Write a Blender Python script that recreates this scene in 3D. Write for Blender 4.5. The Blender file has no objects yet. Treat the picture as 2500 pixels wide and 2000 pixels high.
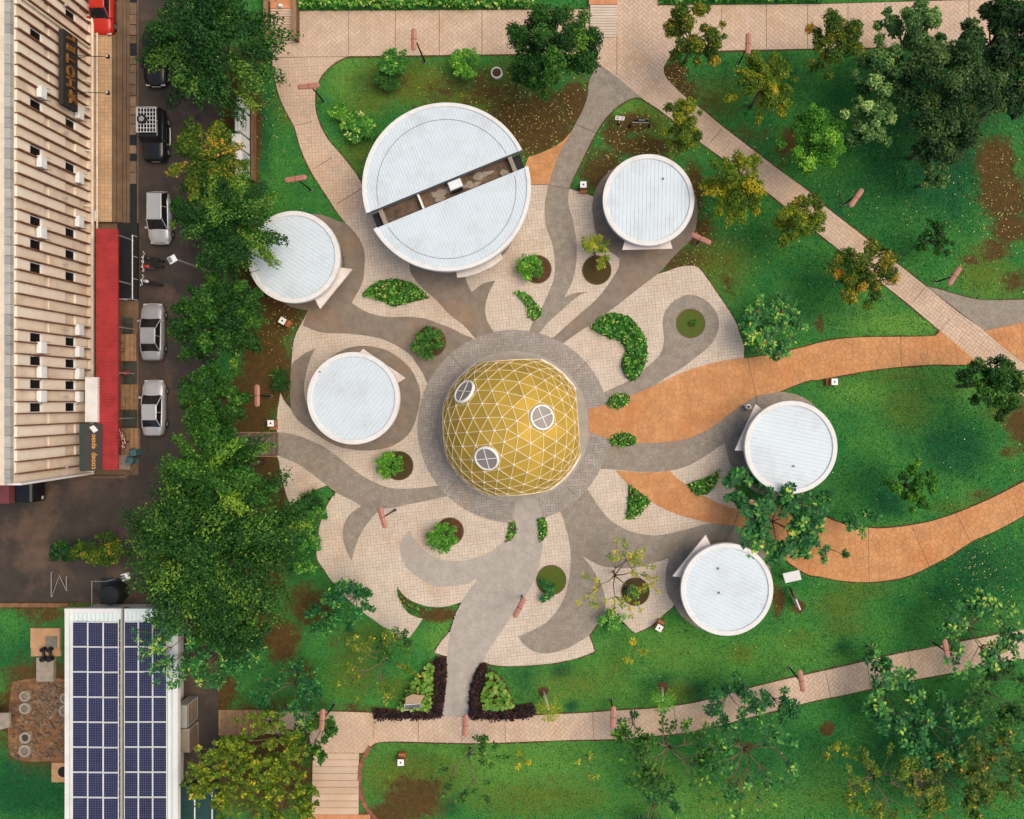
import bpy, bmesh, math, random
import numpy as np
from mathutils import Vector, Matrix
from mathutils.geometry import tessellate_polygon

random.seed(11)
rng = np.random.default_rng(11)
scene = bpy.context.scene
C = scene.collection

# ------------------------------------------------------------------ camera
# straight-down drone view: 30 px of the photograph = 1 m on the ground
S, NX, NY, FPX = 30.0, 1400.0, 980.0, 1850.0
H = FPX / S
cam_d = bpy.data.cameras.new('camera')
cam = bpy.data.objects.new('camera', cam_d)
C.objects.link(cam)
cam.location = (0, 0, H)
cam.rotation_euler = (0, 0, 0)
cam_d.sensor_fit = 'HORIZONTAL'
cam_d.sensor_width = 36.0
cam_d.lens = FPX / 2500.0 * 36.0
cam_d.shift_x = (1250 - NX) / 2500.0
cam_d.shift_y = (NY - 1000) / 2500.0
cam_d.clip_start = 0.5
cam_d.clip_end = 3000
scene.camera = cam

# ------------------------------------------------------------------ sky and sun (overcast)
SUN_EL, SUN_AZ = math.radians(60), math.radians(82)      # azimuth clockwise from north
world = bpy.data.worlds.new('World')
scene.world = world
world.use_nodes = True
wn = world.node_tree
sky = wn.nodes.new('ShaderNodeTexSky')
sky.sky_type = 'NISHITA'
sky.sun_disc = False
sky.sun_elevation = SUN_EL
sky.sun_rotation = SUN_AZ
sky.air_density = 1.0
sky.dust_density = 4.0
sky.ozone_density = 0.6
wn.links.new(sky.outputs[0], wn.nodes['Background'].inputs[0])
wn.nodes['Background'].inputs[1].default_value = 0.13
sun_d = bpy.data.lights.new('sun', 'SUN')
sun_d.energy = 1.15
sun_d.angle = math.radians(50)
sun_d.color = (1.0, 0.93, 0.82)
sun = bpy.data.objects.new('sun', sun_d)
C.objects.link(sun)
sun.rotation_euler = (math.pi / 2 - SUN_EL, 0, math.pi - SUN_AZ)
sun.location = (0, 0, 90)
vs = scene.view_settings
vs.view_transform = 'Standard'
vs.look = 'None'
vs.exposure = 0.50
vs.use_white_balance = True              # camera set for the bluish overcast light
vs.white_balance_temperature = 7200
vs.white_balance_tint = 10
vs.gamma = 1.0
vs.use_curve_mapping = False

# ------------------------------------------------------------------ helpers
def G(px, py):
    return ((px - NX) / S, (NY - py) / S)

def at(px, py, z):
    k = (H - z) / H
    return ((px - NX) / S * k, (NY - py) / S * k, z)

def tag(o, label=None, cat=None, group=None, kind=None):
    if label: o['label'] = label
    if cat: o['category'] = cat
    if group: o['group'] = group
    if kind: o['kind'] = kind
    return o

def thing(name, label, cat, loc=(0, 0, 0), rz=0.0, group=None):
    o = bpy.data.objects.new(name, None)
    o.empty_display_size = 0.2
    C.objects.link(o)
    o.location = loc
    o.rotation_euler = (0, 0, rz)
    return tag(o, label, cat, group)

def link(name, me, m=None, parent=None, world_coords=False):
    if m is not None and not me.materials:
        me.materials.append(m)
    o = bpy.data.objects.new(name, me)
    C.objects.link(o)
    if parent is not None:
        o.parent = parent
        if world_coords:
            p = parent
            l = Vector((0, 0, 0))
            while p is not None:
                l += p.location
                p = p.parent
            o.location = -l
    return o

def copy_tree(o, parent=None):
    c = o.copy()
    C.objects.link(c)
    c.parent = parent
    for ch in list(o.children):
        if ch is not c:
            copy_tree(ch, c)
    return c

class MB:
    """collects faces, builds one mesh object"""
    def __init__(s):
        s.v, s.f, s.t = [], [], []
    def add(s, vs, fs, tone=0.5):
        b = len(s.v)
        s.v += [tuple(p) for p in vs]
        s.f += [tuple(i + b for i in f) for f in fs]
        s.t += [tone] * len(vs)
        return s
    def box(s, x0, x1, y0, y1, z0, z1, M=None, tone=0.5, bev=0.0):
        if bev:
            b = bev
            lo = [(x0, y0), (x1, y0), (x1, y1), (x0, y1)]
            hi = [(x0 + b, y0 + b), (x1 - b, y0 + b), (x1 - b, y1 - b), (x0 + b, y1 - b)]
            P = [(x, y, z0) for x, y in lo] + [(x, y, z1 - b) for x, y in lo] + [(x, y, z1) for x, y in hi]
            Fc = [(3, 2, 1, 0), (8, 9, 10, 11)]
            for r in (0, 4):
                for i in range(4):
                    j = (i + 1) % 4
                    Fc.append((r + i, r + j, r + 4 + j, r + 4 + i))
        else:
            P = [(x0, y0, z0), (x1, y0, z0), (x1, y1, z0), (x0, y1, z0), (x0, y0, z1), (x1, y0, z1), (x1, y1, z1), (x0, y1, z1)]
            Fc = [(3, 2, 1, 0), (4, 5, 6, 7), (0, 1, 5, 4), (1, 2, 6, 5), (2, 3, 7, 6), (3, 0, 4, 7)]
        if M is not None:
            P = [tuple(M @ Vector(p)) for p in P]
        return s.add(P, Fc, tone)
    def prism(s, poly, z0, z1, tone=0.5):
        n = len(poly)
        a = sum(poly[i][0] * poly[(i + 1) % n][1] - poly[(i + 1) % n][0] * poly[i][1] for i in range(n))
        if a < 0:
            poly = poly[::-1]
        tris = tessellate_polygon([[Vector((p[0], p[1], 0)) for p in poly]])
        P = [(p[0], p[1], z1) for p in poly] + [(p[0], p[1], z0) for p in poly]
        Fc = []
        for t in tris:
            p, q, r = (poly[i] for i in t)
            cr = (q[0] - p[0]) * (r[1] - p[1]) - (q[1] - p[1]) * (r[0] - p[0])
            Fc.append(tuple(t) if cr > 0 else tuple(t[::-1]))
        for i in range(n):
            j = (i + 1) % n
            Fc.append((n + i, n + j, j, i))
        return s.add(P, Fc, tone)
    def tube(s, pts, rad, n=8, cap=True, tone=0.5):
        pts = [Vector(p) for p in pts]
        if not isinstance(rad, (list, tuple)):
            rad = [rad] * len(pts)
        P, Fc = [], []
        m = len(pts)
        for i, p in enumerate(pts):
            d = (pts[min(i + 1, m - 1)] - pts[max(i - 1, 0)])
            d = d.normalized() if d.length > 1e-9 else Vector((0, 0, 1))
            a = Vector((0, 0, 1)) if abs(d.z) < 0.9 else Vector((1, 0, 0))
            u = d.cross(a).normalized()
            w = d.cross(u)
            for k in range(n):
                t = 2 * math.pi * k / n
                P.append(p + (u * math.cos(t) + w * math.sin(t)) * rad[i])
        for i in range(m - 1):
            for k in range(n):
                k2 = (k + 1) % n
                Fc.append((i * n + k, i * n + k2, (i + 1) * n + k2, (i + 1) * n + k))
        if cap:
            Fc.append(tuple(range(n))[::-1])
            Fc.append(tuple((m - 1) * n + k for k in range(n)))
        return s.add(P, Fc, tone)
    def lathe(s, prof, n=32, c=(0, 0, 0), a0=0.0, a1=2 * math.pi, closed=None, tone=0.5):
        full = abs((a1 - a0) - 2 * math.pi) < 1e-6
        m = n if full else n + 1
        P, Fc = [], []
        for i in range(m):
            t = a0 + (a1 - a0) * i / n
            for (r, z) in prof:
                P.append((c[0] + r * math.cos(t), c[1] + r * math.sin(t), c[2] + z))
        k = len(prof)
        for i in range(n):
            j = (i + 1) % m
            for q in range(k - 1):
                Fc.append((i * k + q, j * k + q, j * k + q + 1, i * k + q + 1))
        if not full:
            Fc.append(tuple(range(k)))
            Fc.append(tuple((m - 1) * k + q for q in range(k))[::-1])
        return s.add(P, Fc, tone)
    def mesh(s, name, smooth=False):
        me = bpy.data.meshes.new(name)
        me.from_pydata(s.v, [], s.f)
        if smooth:
            me.polygons.foreach_set('use_smooth', [True] * len(me.polygons))
        at_ = me.attributes.new('tone', 'FLOAT', 'POINT')
        at_.data.foreach_set('value', s.t)
        me.update()
        return me
    def build(s, name, m, parent=None, smooth=False, wc=False):
        return link(name, s.mesh(name, smooth), m, parent, wc)

def mesh_np(name, V, F, tone=None, smooth=False):
    V = np.asarray(V, dtype=np.float32)
    F = np.asarray(F, dtype=np.int32)
    me = bpy.data.meshes.new(name)
    k = F.shape[1]
    me.vertices.add(len(V))
    me.vertices.foreach_set('co', V.ravel())
    me.loops.add(F.size)
    me.loops.foreach_set('vertex_index', F.ravel())
    me.polygons.add(len(F))
    me.polygons.foreach_set('loop_start', np.arange(0, F.size, k, dtype=np.int32))
    if smooth:
        me.polygons.foreach_set('use_smooth', np.ones(len(F), dtype=bool))
    if tone is not None:
        a = me.attributes.new('tone', 'FLOAT', 'POINT')
        a.data.foreach_set('value', np.asarray(tone, dtype=np.float32))
    me.update(calc_edges=True)
    return me

# ------------------------------------------------------------------ materials
def ramp(nt, fac, stops):
    r = nt.nodes.new('ShaderNodeValToRGB')
    e = r.color_ramp.elements
    while len(e) < len(stops):
        e.new(0.5)
    for el, (p, c) in zip(e, stops):
        el.position = p
        el.color = (c[0], c[1], c[2], 1)
    nt.links.new(fac, r.inputs[0])
    return r.outputs[0]

def noise(nt, scale, detail=4, rough=0.6, vec=None):
    n = nt.nodes.new('ShaderNodeTexNoise')
    n.inputs['Scale'].default_value = scale
    n.inputs['Detail'].default_value = detail
    n.inputs['Roughness'].default_value = rough
    if vec is None:
        g = nt.nodes.new('ShaderNodeNewGeometry')
        vec = g.outputs['Position']
    nt.links.new(vec, n.inputs['Vector'])
    return n.outputs['Fac']

def mixc(nt, fac, a, b, mode='MIX'):
    m = nt.nodes.new('ShaderNodeMix')
    m.data_type = 'RGBA'
    m.blend_type = mode
    for i, x in ((0, fac), (6, a), (7, b)):
        if isinstance(x, (int, float)):
            m.inputs[i].default_value = x
        elif isinstance(x, (tuple, list)):
            m.inputs[i].default_value = (x[0], x[1], x[2], 1)
        else:
            nt.links.new(x, m.inputs[i])
    return m.outputs[2]

def remap(nt, x, a, b, c=0.0, d=1.0):
    m = nt.nodes.new('ShaderNodeMapRange')
    m.inputs[1].default_value = a
    m.inputs[2].default_value = b
    m.inputs[3].default_value = c
    m.inputs[4].default_value = d
    nt.links.new(x, m.inputs[0])
    return m.outputs[0]

def bump(nt, h, strength, dist=0.02):
    b = nt.nodes.new('ShaderNodeBump')
    b.inputs['Strength'].default_value = strength
    b.inputs['Distance'].default_value = dist
    nt.links.new(h, b.inputs['Height'])
    return b.outputs[0]

def mat(name, col, rough=0.75, metal=0.0, var=0.25, vs=2.0, col2=None, bmp=0.0, bs=60.0,
        tone=0.0, stain=None, stain_amt=0.6, stain_scale=0.35, spec=0.3, fine=0.0, fs=25.0):
    m = bpy.data.materials.new(name)
    m.use_nodes = True
    nt = m.node_tree
    p = nt.nodes['Principled BSDF']
    p.inputs['Roughness'].default_value = rough
    p.inputs['Metallic'].default_value = metal
    p.inputs['Specular IOR Level'].default_value = spec
    c2 = col2 or tuple(max(0, x * (1 - var)) for x in col)
    out = mixc(nt, remap(nt, noise(nt, vs, 5), 0.32, 0.68), col, c2)
    if fine:
        out = mixc(nt, remap(nt, noise(nt, fs, 2, 0.7), 0.35, 0.7, 0, fine), out, tuple(x * 0.35 for x in col))
    if stain:
        out = mixc(nt, remap(nt, noise(nt, stain_scale, 6, 0.65), 0.5, 0.72, 0, stain_amt), out, stain)
    if tone:
        a = nt.nodes.new('ShaderNodeAttribute')
        a.attribute_name = 'tone'
        v = remap(nt, a.outputs['Fac'], 0, 1, 1 - tone, 1 + tone)
        vm = nt.nodes.new('ShaderNodeVectorMath')
        vm.operation = 'SCALE'
        nt.links.new(out, vm.inputs[0])
        nt.links.new(v, vm.inputs['Scale'])
        out = vm.outputs[0]
    nt.links.new(out, p.inputs['Base Color'])
    if bmp:
        nt.links.new(bump(nt, noise(nt, bs, 3), bmp), p.inputs['Normal'])
    return m

LG = (1.9, 1.65, 1.1)
def leaf_mat(name, stops, rough=0.55, trans=0.3, gain=1.0):
    stops = [(p, tuple(min(0.75, c * l * gain) for c, l in zip(cc, LG))) for p, cc in stops]
    m = bpy.data.materials.new(name)
    m.use_nodes = True
    nt = m.node_tree
    p = nt.nodes['Principled BSDF']
    a = nt.nodes.new('ShaderNodeAttribute')
    a.attribute_name = 'tone'
    col = ramp(nt, a.outputs['Fac'], stops)
    p.inputs['Roughness'].default_value = rough
    p.inputs['Specular IOR Level'].default_value = 0.22
    nt.links.new(col, p.inputs['Base Color'])
    t = nt.nodes.new('ShaderNodeBsdfTranslucent')
    nt.links.new(col, t.inputs['Color'])
    mx = nt.nodes.new('ShaderNodeMixShader')
    mx.inputs[0].default_value = trans
    nt.links.new(p.outputs[0], mx.inputs[1])
    nt.links.new(t.outputs[0], mx.inputs[2])
    nt.links.new(mx.outputs[0], nt.nodes['Material Output'].inputs[0])
    return m

BROWNSTAIN = (0.34, 0.16, 0.07)
M = {}
M['joint'] = mat('paver_joint', (0.40, 0.31, 0.235), 0.9, var=0.4, vs=1.2)
M['joint_grey'] = mat('ring_joint', (0.20, 0.18, 0.16), 0.9, var=0.3)
M['joint_orange'] = mat('orange_joint', (0.45, 0.19, 0.08), 0.9, var=0.35, vs=1.5)
M['paver'] = mat('beige_paver', (0.60, 0.51, 0.42), 0.8, var=0.14, vs=0.6, tone=0.055, stain=(0.44, 0.28, 0.16), stain_amt=0.55, stain_scale=0.22, fine=0.22, fs=22)
M['paver_warm'] = mat('warm_paver', (0.60, 0.45, 0.335), 0.8, var=0.18, vs=0.5, tone=0.06, stain=(0.50, 0.31, 0.17), stain_amt=0.6, stain_scale=0.2, fine=0.25, fs=22)
M['paver_ring'] = mat('grey_ring_paver', (0.36, 0.325, 0.29), 0.8, var=0.2, vs=0.7, tone=0.12, stain=(0.33, 0.24, 0.17), stain_amt=0.5, stain_scale=0.3, fine=0.25, fs=25)
M['flag_orange'] = mat('orange_flagstone', (0.60, 0.295, 0.125), 0.8, var=0.25, vs=0.9, tone=0.06, stain=(0.46, 0.17, 0.055), stain_amt=0.75, stain_scale=0.3, fine=0.3, fs=20)
M['grey'] = mat('grey_aggregate', (0.34, 0.295, 0.24), 0.85, var=0.3, vs=1.6, stain=(0.225, 0.165, 0.115), stain_amt=0.8, stain_scale=0.16, fine=0.6, fs=10, bmp=0.3)
M['grey_dark'] = mat('brown_grey_aggregate', (0.275, 0.225, 0.18), 0.85, var=0.3, vs=1.4, stain=(0.36, 0.18, 0.08), stain_amt=0.4, stain_scale=0.25, fine=0.5, fs=14, bmp=0.3)
M['pale_grey'] = mat('pale_concrete', (0.44, 0.40, 0.35), 0.85, var=0.22, vs=1.4, fine=0.4, fs=10, stain=(0.33, 0.28, 0.23), stain_amt=0.6, stain_scale=0.2)
M['kerb'] = mat('kerb_concrete', (0.45, 0.38, 0.31), 0.85, var=0.3)
M['asphalt'] = mat('asphalt', (0.072, 0.056, 0.045), 0.9, var=0.35, vs=0.5, col2=(0.035, 0.031, 0.029), stain=(0.17, 0.10, 0.065), stain_amt=0.75, stain_scale=0.22, fine=0.5, fs=22, bmp=0.4)
M['soil'] = mat('red_brown_soil', (0.13, 0.06, 0.03), 0.95, var=0.5, vs=3, fine=0.6, fs=14, bmp=0.8, bs=30)
M['dirt'] = mat('pale_dirt', (0.30, 0.15, 0.07), 0.95, var=0.55, vs=1.4, col2=(0.10, 0.055, 0.03), fine=0.5, fs=10, bmp=1.0, bs=12)
M['roof'] = mat('white_roof_sheet', (0.545, 0.63, 0.68), 0.5, var=0.07, vs=0.5, stain=(0.44, 0.49, 0.51), stain_amt=0.75, stain_scale=0.45, spec=0.4)
M['rim'] = mat('white_rim', (0.67, 0.67, 0.66), 0.6, var=0.08, vs=1.5, stain=(0.50, 0.47, 0.43), stain_amt=0.5, stain_scale=0.9)
M['pavwall'] = mat('cream_wall', (0.55, 0.52, 0.48), 0.8, var=0.15)
M['canopy'] = mat('white_canopy', (0.72, 0.66, 0.61), 0.75, var=0.15, vs=1.2, stain=(0.42, 0.27, 0.17), stain_amt=0.55, stain_scale=0.7)
M['roofdirt'] = mat('weathered_roof_deck', (0.20, 0.13, 0.085), 0.95, var=0.6, vs=1.2, col2=(0.06, 0.045, 0.035), fine=0.4, fs=8)
M['seam'] = mat('dark_seam', (0.16, 0.18, 0.20), 0.7)
M['gold'] = mat('gold_panel', (0.50, 0.335, 0.05), 0.72, metal=0.45, var=0.16, vs=0.7, tone=0.13, spec=0.5)
M['strut'] = mat('cream_strut', (0.70, 0.58, 0.37), 0.5, var=0.1)
M['hub'] = mat('pale_hub', (0.74, 0.68, 0.62), 0.5, var=0.1)
M['white'] = mat('white_paint', (0.78, 0.77, 0.75), 0.5, var=0.06)
M['glass'] = mat('grey_glass', (0.24, 0.215, 0.195), 0.45, var=0.1, spec=0.5)
M['darkglass'] = mat('dark_glass', (0.012, 0.013, 0.016), 0.12, var=0.2, spec=0.5)
M['winglass'] = mat('window_glass', (0.008, 0.008, 0.009), 0.5, var=0.2, spec=0.12)
M['hotelwall'] = mat('cream_hotel_wall', (0.74, 0.62, 0.50), 0.8, var=0.12, vs=0.6, stain=(0.52, 0.36, 0.22), stain_amt=0.5, stain_scale=0.6)
M['hotelpanel'] = mat('pale_hotel_panel', (0.80, 0.70, 0.59), 0.8, var=0.1, vs=0.8, stain=(0.60, 0.44, 0.29), stain_amt=0.4, stain_scale=0.5)
M['hotelroof'] = mat('hotel_roof', (0.70, 0.58, 0.47), 0.85, var=0.15, stain=(0.5, 0.38, 0.27), stain_amt=0.5)
M['fin'] = mat('brown_fin', (0.22, 0.09, 0.05), 0.75, var=0.4, vs=1.5)
M['coping'] = mat('grey_coping', (0.36, 0.37, 0.35), 0.85, var=0.2, tone=0.2)
M['pipe'] = mat('cream_pipe', (0.68, 0.57, 0.45), 0.6, var=0.3, vs=1.5)
M['acwhite'] = mat('condenser_white', (0.70, 0.71, 0.70), 0.5, var=0.1)
M['black'] = mat('black_paint', (0.012, 0.012, 0.013), 0.45, var=0.2)
M['signblack'] = mat('sign_charcoal', (0.03, 0.029, 0.03), 0.6, var=0.3)
M['bronze'] = mat('bronze_letter', (0.30, 0.13, 0.035), 0.45, metal=0.3, var=0.2)
M['pit_black'] = mat('tank_black', (0.012, 0.016, 0.017), 0.6)
M['orange_letter'] = mat('orange_letter', (0.72, 0.34, 0.06), 0.6, var=0.1)
M['redroof'] = mat('red_sheet', (0.36, 0.034, 0.034), 0.6, var=0.25, vs=1.0, stain=(0.17, 0.018, 0.018), stain_amt=0.75, stain_scale=0.9)
M['tan'] = mat('tan_tile', (0.50, 0.33, 0.19), 0.7, var=0.2, vs=0.5, tone=0.08, stain=(0.30, 0.18, 0.10), stain_amt=0.5)
M['tanjoint'] = mat('tan_joint', (0.24, 0.15, 0.08), 0.9)
M['step'] = mat('brown_step', (0.18, 0.115, 0.07), 0.9, var=0.4, vs=1.0, fine=0.3)
M['stone'] = mat('brown_stone', (0.21, 0.14, 0.09), 0.9, var=0.4, vs=1.5, tone=0.3, fine=0.4)
M['green_slab'] = mat('mossy_slab', (0.05, 0.055, 0.045), 0.85, var=0.4)
M['darkpit'] = mat('dark_slab', (0.012, 0.016, 0.019), 0.6, var=0.4)
M['steel'] = mat('grey_steel', (0.42, 0.42, 0.41), 0.45, metal=0.4, var=0.15)
M['lampshade'] = mat('dusty_pink_lamp', (0.42, 0.185, 0.14), 0.5, var=0.15, vs=2)
M['lampband'] = mat('lamp_seam', (0.18, 0.07, 0.055), 0.6)
M['timber'] = mat('orange_timber', (0.40, 0.15, 0.05), 0.7, var=0.3, vs=6)
M['plank'] = mat('grey_plank', (0.17, 0.125, 0.095), 0.85, var=0.35, vs=3, tone=0.2)
M['plank_warm'] = mat('brown_plank', (0.30, 0.18, 0.10), 0.85, var=0.35, vs=3, tone=0.2)
M['brick_red'] = mat('terracotta_slab', (0.58, 0.25, 0.12), 0.85, var=0.25, tone=0.1)
M['curb_red'] = mat('brown_kerb_block', (0.26, 0.11, 0.065), 0.85, var=0.35, tone=0.25)
M['metal_roof'] = mat('blue_white_sheet', (0.60, 0.69, 0.69), 0.5, var=0.1, vs=0.8)
M['solar'] = mat('solar_cell', (0.015, 0.02, 0.065), 0.25, var=0.25, vs=0.5, tone=0.25, spec=0.4)
M['solarline'] = mat('solar_grid', (0.15, 0.15, 0.21), 0.4)
M['alu'] = mat('aluminium', (0.72, 0.73, 0.74), 0.4, var=0.05)
M['tyre'] = mat('tyre_rubber', (0.012, 0.012, 0.012), 0.85)
M['rimmetal'] = mat('wheel_rim', (0.45, 0.45, 0.46), 0.35, metal=0.6)
M['silver'] = mat('silver_paint', (0.36, 0.36, 0.37), 0.35, metal=0.35, var=0.12, vs=2, spec=0.5)
M['silver2'] = mat('light_silver_paint', (0.47, 0.47, 0.475), 0.32, metal=0.35, var=0.1, vs=2, spec=0.5)
M['carblack'] = mat('black_car_paint', (0.008, 0.009, 0.011), 0.22, var=0.2, spec=0.5)
M['carred'] = mat('red_car_paint', (0.45, 0.025, 0.015), 0.25, var=0.1, spec=0.5)
M['maroon'] = mat('maroon_canvas', (0.20, 0.055, 0.06), 0.8, var=0.2, fine=0.3)
M['lightlens'] = mat('lamp_lens', (0.62, 0.60, 0.56), 0.2)
M['taillens'] = mat('tail_lens', (0.30, 0.02, 0.02), 0.25)
M['bluebin'] = mat('blue_bin', (0.05, 0.12, 0.14), 0.5, var=0.3)
M['teal'] = mat('teal_sheet', (0.015, 0.06, 0.06), 0.6, var=0.3)
M['signblue'] = mat('sign_blue', (0.05, 0.12, 0.40), 0.5)
M['signdark'] = mat('sign_dark_green', (0.03, 0.06, 0.055), 0.5)
M['signtan'] = mat('sign_tan_board', (0.40, 0.28, 0.18), 0.7, var=0.2, vs=4)
M['signgrey'] = mat('sign_slate', (0.16, 0.16, 0.18), 0.5)
M['letters_white'] = mat('white_letters', (0.75, 0.74, 0.72), 0.6)
M['darkred'] = mat('dark_red_board', (0.18, 0.03, 0.03), 0.7)
M['bark'] = mat('grey_bark', (0.22, 0.15, 0.10), 0.9, var=0.35, vs=5)
M['bark_pale'] = mat('pale_bark', (0.20, 0.13, 0.085), 0.85, var=0.3, vs=5)
M['concrete'] = mat('weathered_concrete', (0.36, 0.30, 0.24), 0.9, var=0.35, vs=2, fine=0.3)
M['concrete_lid'] = mat('grey_lid', (0.20, 0.18, 0.15), 0.9, var=0.35, vs=3)
M['peach'] = mat('peach_slab', (0.52, 0.30, 0.16), 0.9, var=0.3, vs=2, fine=0.3)
M['flower'] = mat('red_flower', (0.30, 0.03, 0.015), 0.6)

GREEN = [(0.0, (0.007, 0.038, 0.010)), (0.45, (0.017, 0.092, 0.018)), (0.8, (0.05, 0.175, 0.028)), (1.0, (0.15, 0.29, 0.045))]
M['leaf_dark'] = leaf_mat('dark_green_leaf', [(0.0, (0.005, 0.028, 0.010)), (0.5, (0.011, 0.064, 0.017)), (0.85, (0.030, 0.120, 0.024)), (1.0, (0.12, 0.24, 0.045))], gain=.84)
M['leaf_green'] = leaf_mat('green_leaf', GREEN, gain=.82)
M['leaf_lime'] = leaf_mat('lime_leaf', [(0.0, (0.015, 0.085, 0.012)), (0.5, (0.045, 0.19, 0.025)), (0.85, (0.13, 0.33, 0.045)), (1.0, (0.30, 0.45, 0.09))])
M['leaf_olive'] = leaf_mat('olive_leaf', [(0.0, (0.016, 0.045, 0.006)), (0.5, (0.055, 0.105, 0.010)), (0.8, (0.13, 0.17, 0.014)), (1.0, (0.30, 0.22, 0.025))], gain=1.3)
M['leaf_oliveorange'] = leaf_mat('olive_orange_leaf', [(0.0, (0.010, 0.036, 0.008)), (0.5, (0.032, 0.085, 0.012)), (0.75, (0.085, 0.12, 0.014)), (1.0, (0.34, 0.20, 0.04))], gain=1.15)
M['leaf_sage'] = leaf_mat('grey_green_leaf', [(0.0, (0.010, 0.042, 0.016)), (0.5, (0.038, 0.105, 0.040)), (0.85, (0.10, 0.20, 0.085)), (1.0, (0.20, 0.31, 0.15))], gain=1.3)
M['leaf_sagedark'] = leaf_mat('dark_grey_green_leaf', [(0.0, (0.005, 0.022, 0.010)), (0.5, (0.014, 0.048, 0.018)), (0.85, (0.038, 0.088, 0.030)), (1.0, (0.085, 0.13, 0.055))], gain=1.25)
M['leaf_teal'] = leaf_mat('deep_glossy_leaf', [(0.0, (0.004, 0.045, 0.020)), (0.5, (0.012, 0.105, 0.038)), (0.8, (0.055, 0.22, 0.055)), (1.0, (0.26, 0.38, 0.09))], rough=0.5)
M['leaf_yellow'] = leaf_mat('yellow_green_leaf', [(0.0, (0.05, 0.15, 0.015)), (0.5, (0.17, 0.27, 0.025)), (0.85, (0.40, 0.40, 0.04)), (1.0, (0.58, 0.46, 0.05))], gain=.72)
M['leaf_hedge'] = leaf_mat('variegated_leaf', [(0.0, (0.006, 0.055, 0.012)), (0.5, (0.025, 0.15, 0.028)), (0.8, (0.11, 0.29, 0.06)), (1.0, (0.42, 0.52, 0.20))], gain=1.1)
M['leaf_purple'] = leaf_mat('dark_purple_leaf', [(0.0, (0.006, 0.004, 0.008)), (0.6, (0.016, 0.010, 0.018)), (1.0, (0.055, 0.030, 0.045))])
M['leaf_taro'] = leaf_mat('taro_leaf', [(0.0, (0.05, 0.22, 0.035)), (0.5, (0.14, 0.37, 0.08)), (1.0, (0.34, 0.50, 0.16))], rough=0.5, gain=.55)
M['litter'] = leaf_mat('fallen_leaf', [(0.0, (0.22, 0.10, 0.04)), (0.5, (0.50, 0.38, 0.16)), (1.0, (0.66, 0.60, 0.36))], rough=0.7, trans=0.1)
# ------------------------------------------------------------------ plan geometry
def smooth(pts, sub=4, corner=42):
    """closed outline through traced points: rounded, but sharp where it turns sharply"""
    P = [Vector(G(*p)) for p in pts]
    n = len(P)
    cor = []
    for i in range(n):
        a, b = P[i] - P[i - 1], P[(i + 1) % n] - P[i]
        ang = math.degrees(a.angle(b)) if a.length > 1e-6 and b.length > 1e-6 else 0
        cor.append(ang > corner)
    out = []
    for i in range(n):
        p1, p2 = P[i], P[(i + 1) % n]
        if (p2 - p1).length < 0.5:
            out.append((p1.x, p1.y)); continue
        p0 = P[i - 1] if not cor[i] else p1 * 2 - p2
        p3 = P[(i + 2) % n] if not cor[(i + 1) % n] else p2 * 2 - p1
        L = (p2 - p1).length
        t1 = (p2 - p0); t1 = t1.normalized() * L if t1.length > 1e-6 else p2 - p1
        t2 = (p3 - p1); t2 = t2.normalized() * L if t2.length > 1e-6 else p2 - p1
        for k in range(sub):
            t = k / sub
            h1, h2 = 2 * t**3 - 3 * t**2 + 1, -2 * t**3 + 3 * t**2
            h3, h4 = t**3 - 2 * t**2 + t, t**3 - t**2
            q = p1 * h1 + p2 * h2 + t1 * h3 + t2 * h4
            out.append((q.x, q.y))
    return out

def straight(pts):
    return [G(*p) for p in pts]

def circ(px, py, r, n=48):
    x, y = G(px, py)
    return [(x + r / S * math.cos(2 * math.pi * k / n), y + r / S * math.sin(2 * math.pi * k / n)) for k in range(n)]

def inside(poly, X, Y):
    X = np.asarray(X, dtype=float); Y = np.asarray(Y, dtype=float)
    res = np.zeros(X.shape, bool)
    n = len(poly)
    for i in range(n):
        x1, y1 = poly[i]; x2, y2 = poly[(i + 1) % n]
        if y1 == y2: continue
        c = (y1 > Y) != (y2 > Y)
        res ^= c & (X < (x2 - x1) * (Y - y1) / (y2 - y1) + x1)
    return res

def clip_convex(subject, window):
    """part of the outline inside a small convex piece"""
    out = list(subject)
    m = len(window)
    for i in range(m):
        ax, ay = window[i]; bx, by = window[(i + 1) % m]
        ex, ey = bx - ax, by - ay
        inp, out = out, []
        if not inp: return []
        px_, py_ = inp[-1]
        sp = ex * (py_ - ay) - ey * (px_ - ax)
        for (qx, qy) in inp:
            sq = ex * (qy - ay) - ey * (qx - ax)
            if (sp >= 0) != (sq >= 0):
                t = sp / (sp - sq)
                out.append((px_ + (qx - px_) * t, py_ + (qy - py_) * t))
            if sq >= 0: out.append((qx, qy))
            px_, py_, sp = qx, qy, sq
    return out

def bounds(poly):
    a = np.array(poly)
    return a[:, 0].min(), a[:, 1].min(), a[:, 0].max(), a[:, 1].max()

def herring(b, W, ang, joint):
    cx, cy = (b[0] + b[2]) / 2, (b[1] + b[3]) / 2
    R = math.hypot(b[2] - b[0], b[3] - b[1]) / 2 + 1
    N = int(R / W) + 3
    ca, sa = math.cos(ang), math.sin(ang)
    g = joint / 2
    out = []
    for m in range(-N // 2 - 1, N // 2 + 2):
        for n in range(-N - 2, N + 3):
            for (ox, oy, w, h) in ((0, 0, 2, 1), (0, 1, 1, 2)):
                x0, y0 = (n + 2 * m + ox) * W, (n - 2 * m + oy) * W
                r = [(x0 + g, y0 + g), (x0 + w * W - g, y0 + g), (x0 + w * W - g, y0 + h * W - g), (x0 + g, y0 + h * W - g)]
                out.append([(cx + x * ca - y * sa, cy + x * sa + y * ca) for x, y in r])
    return out

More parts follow.
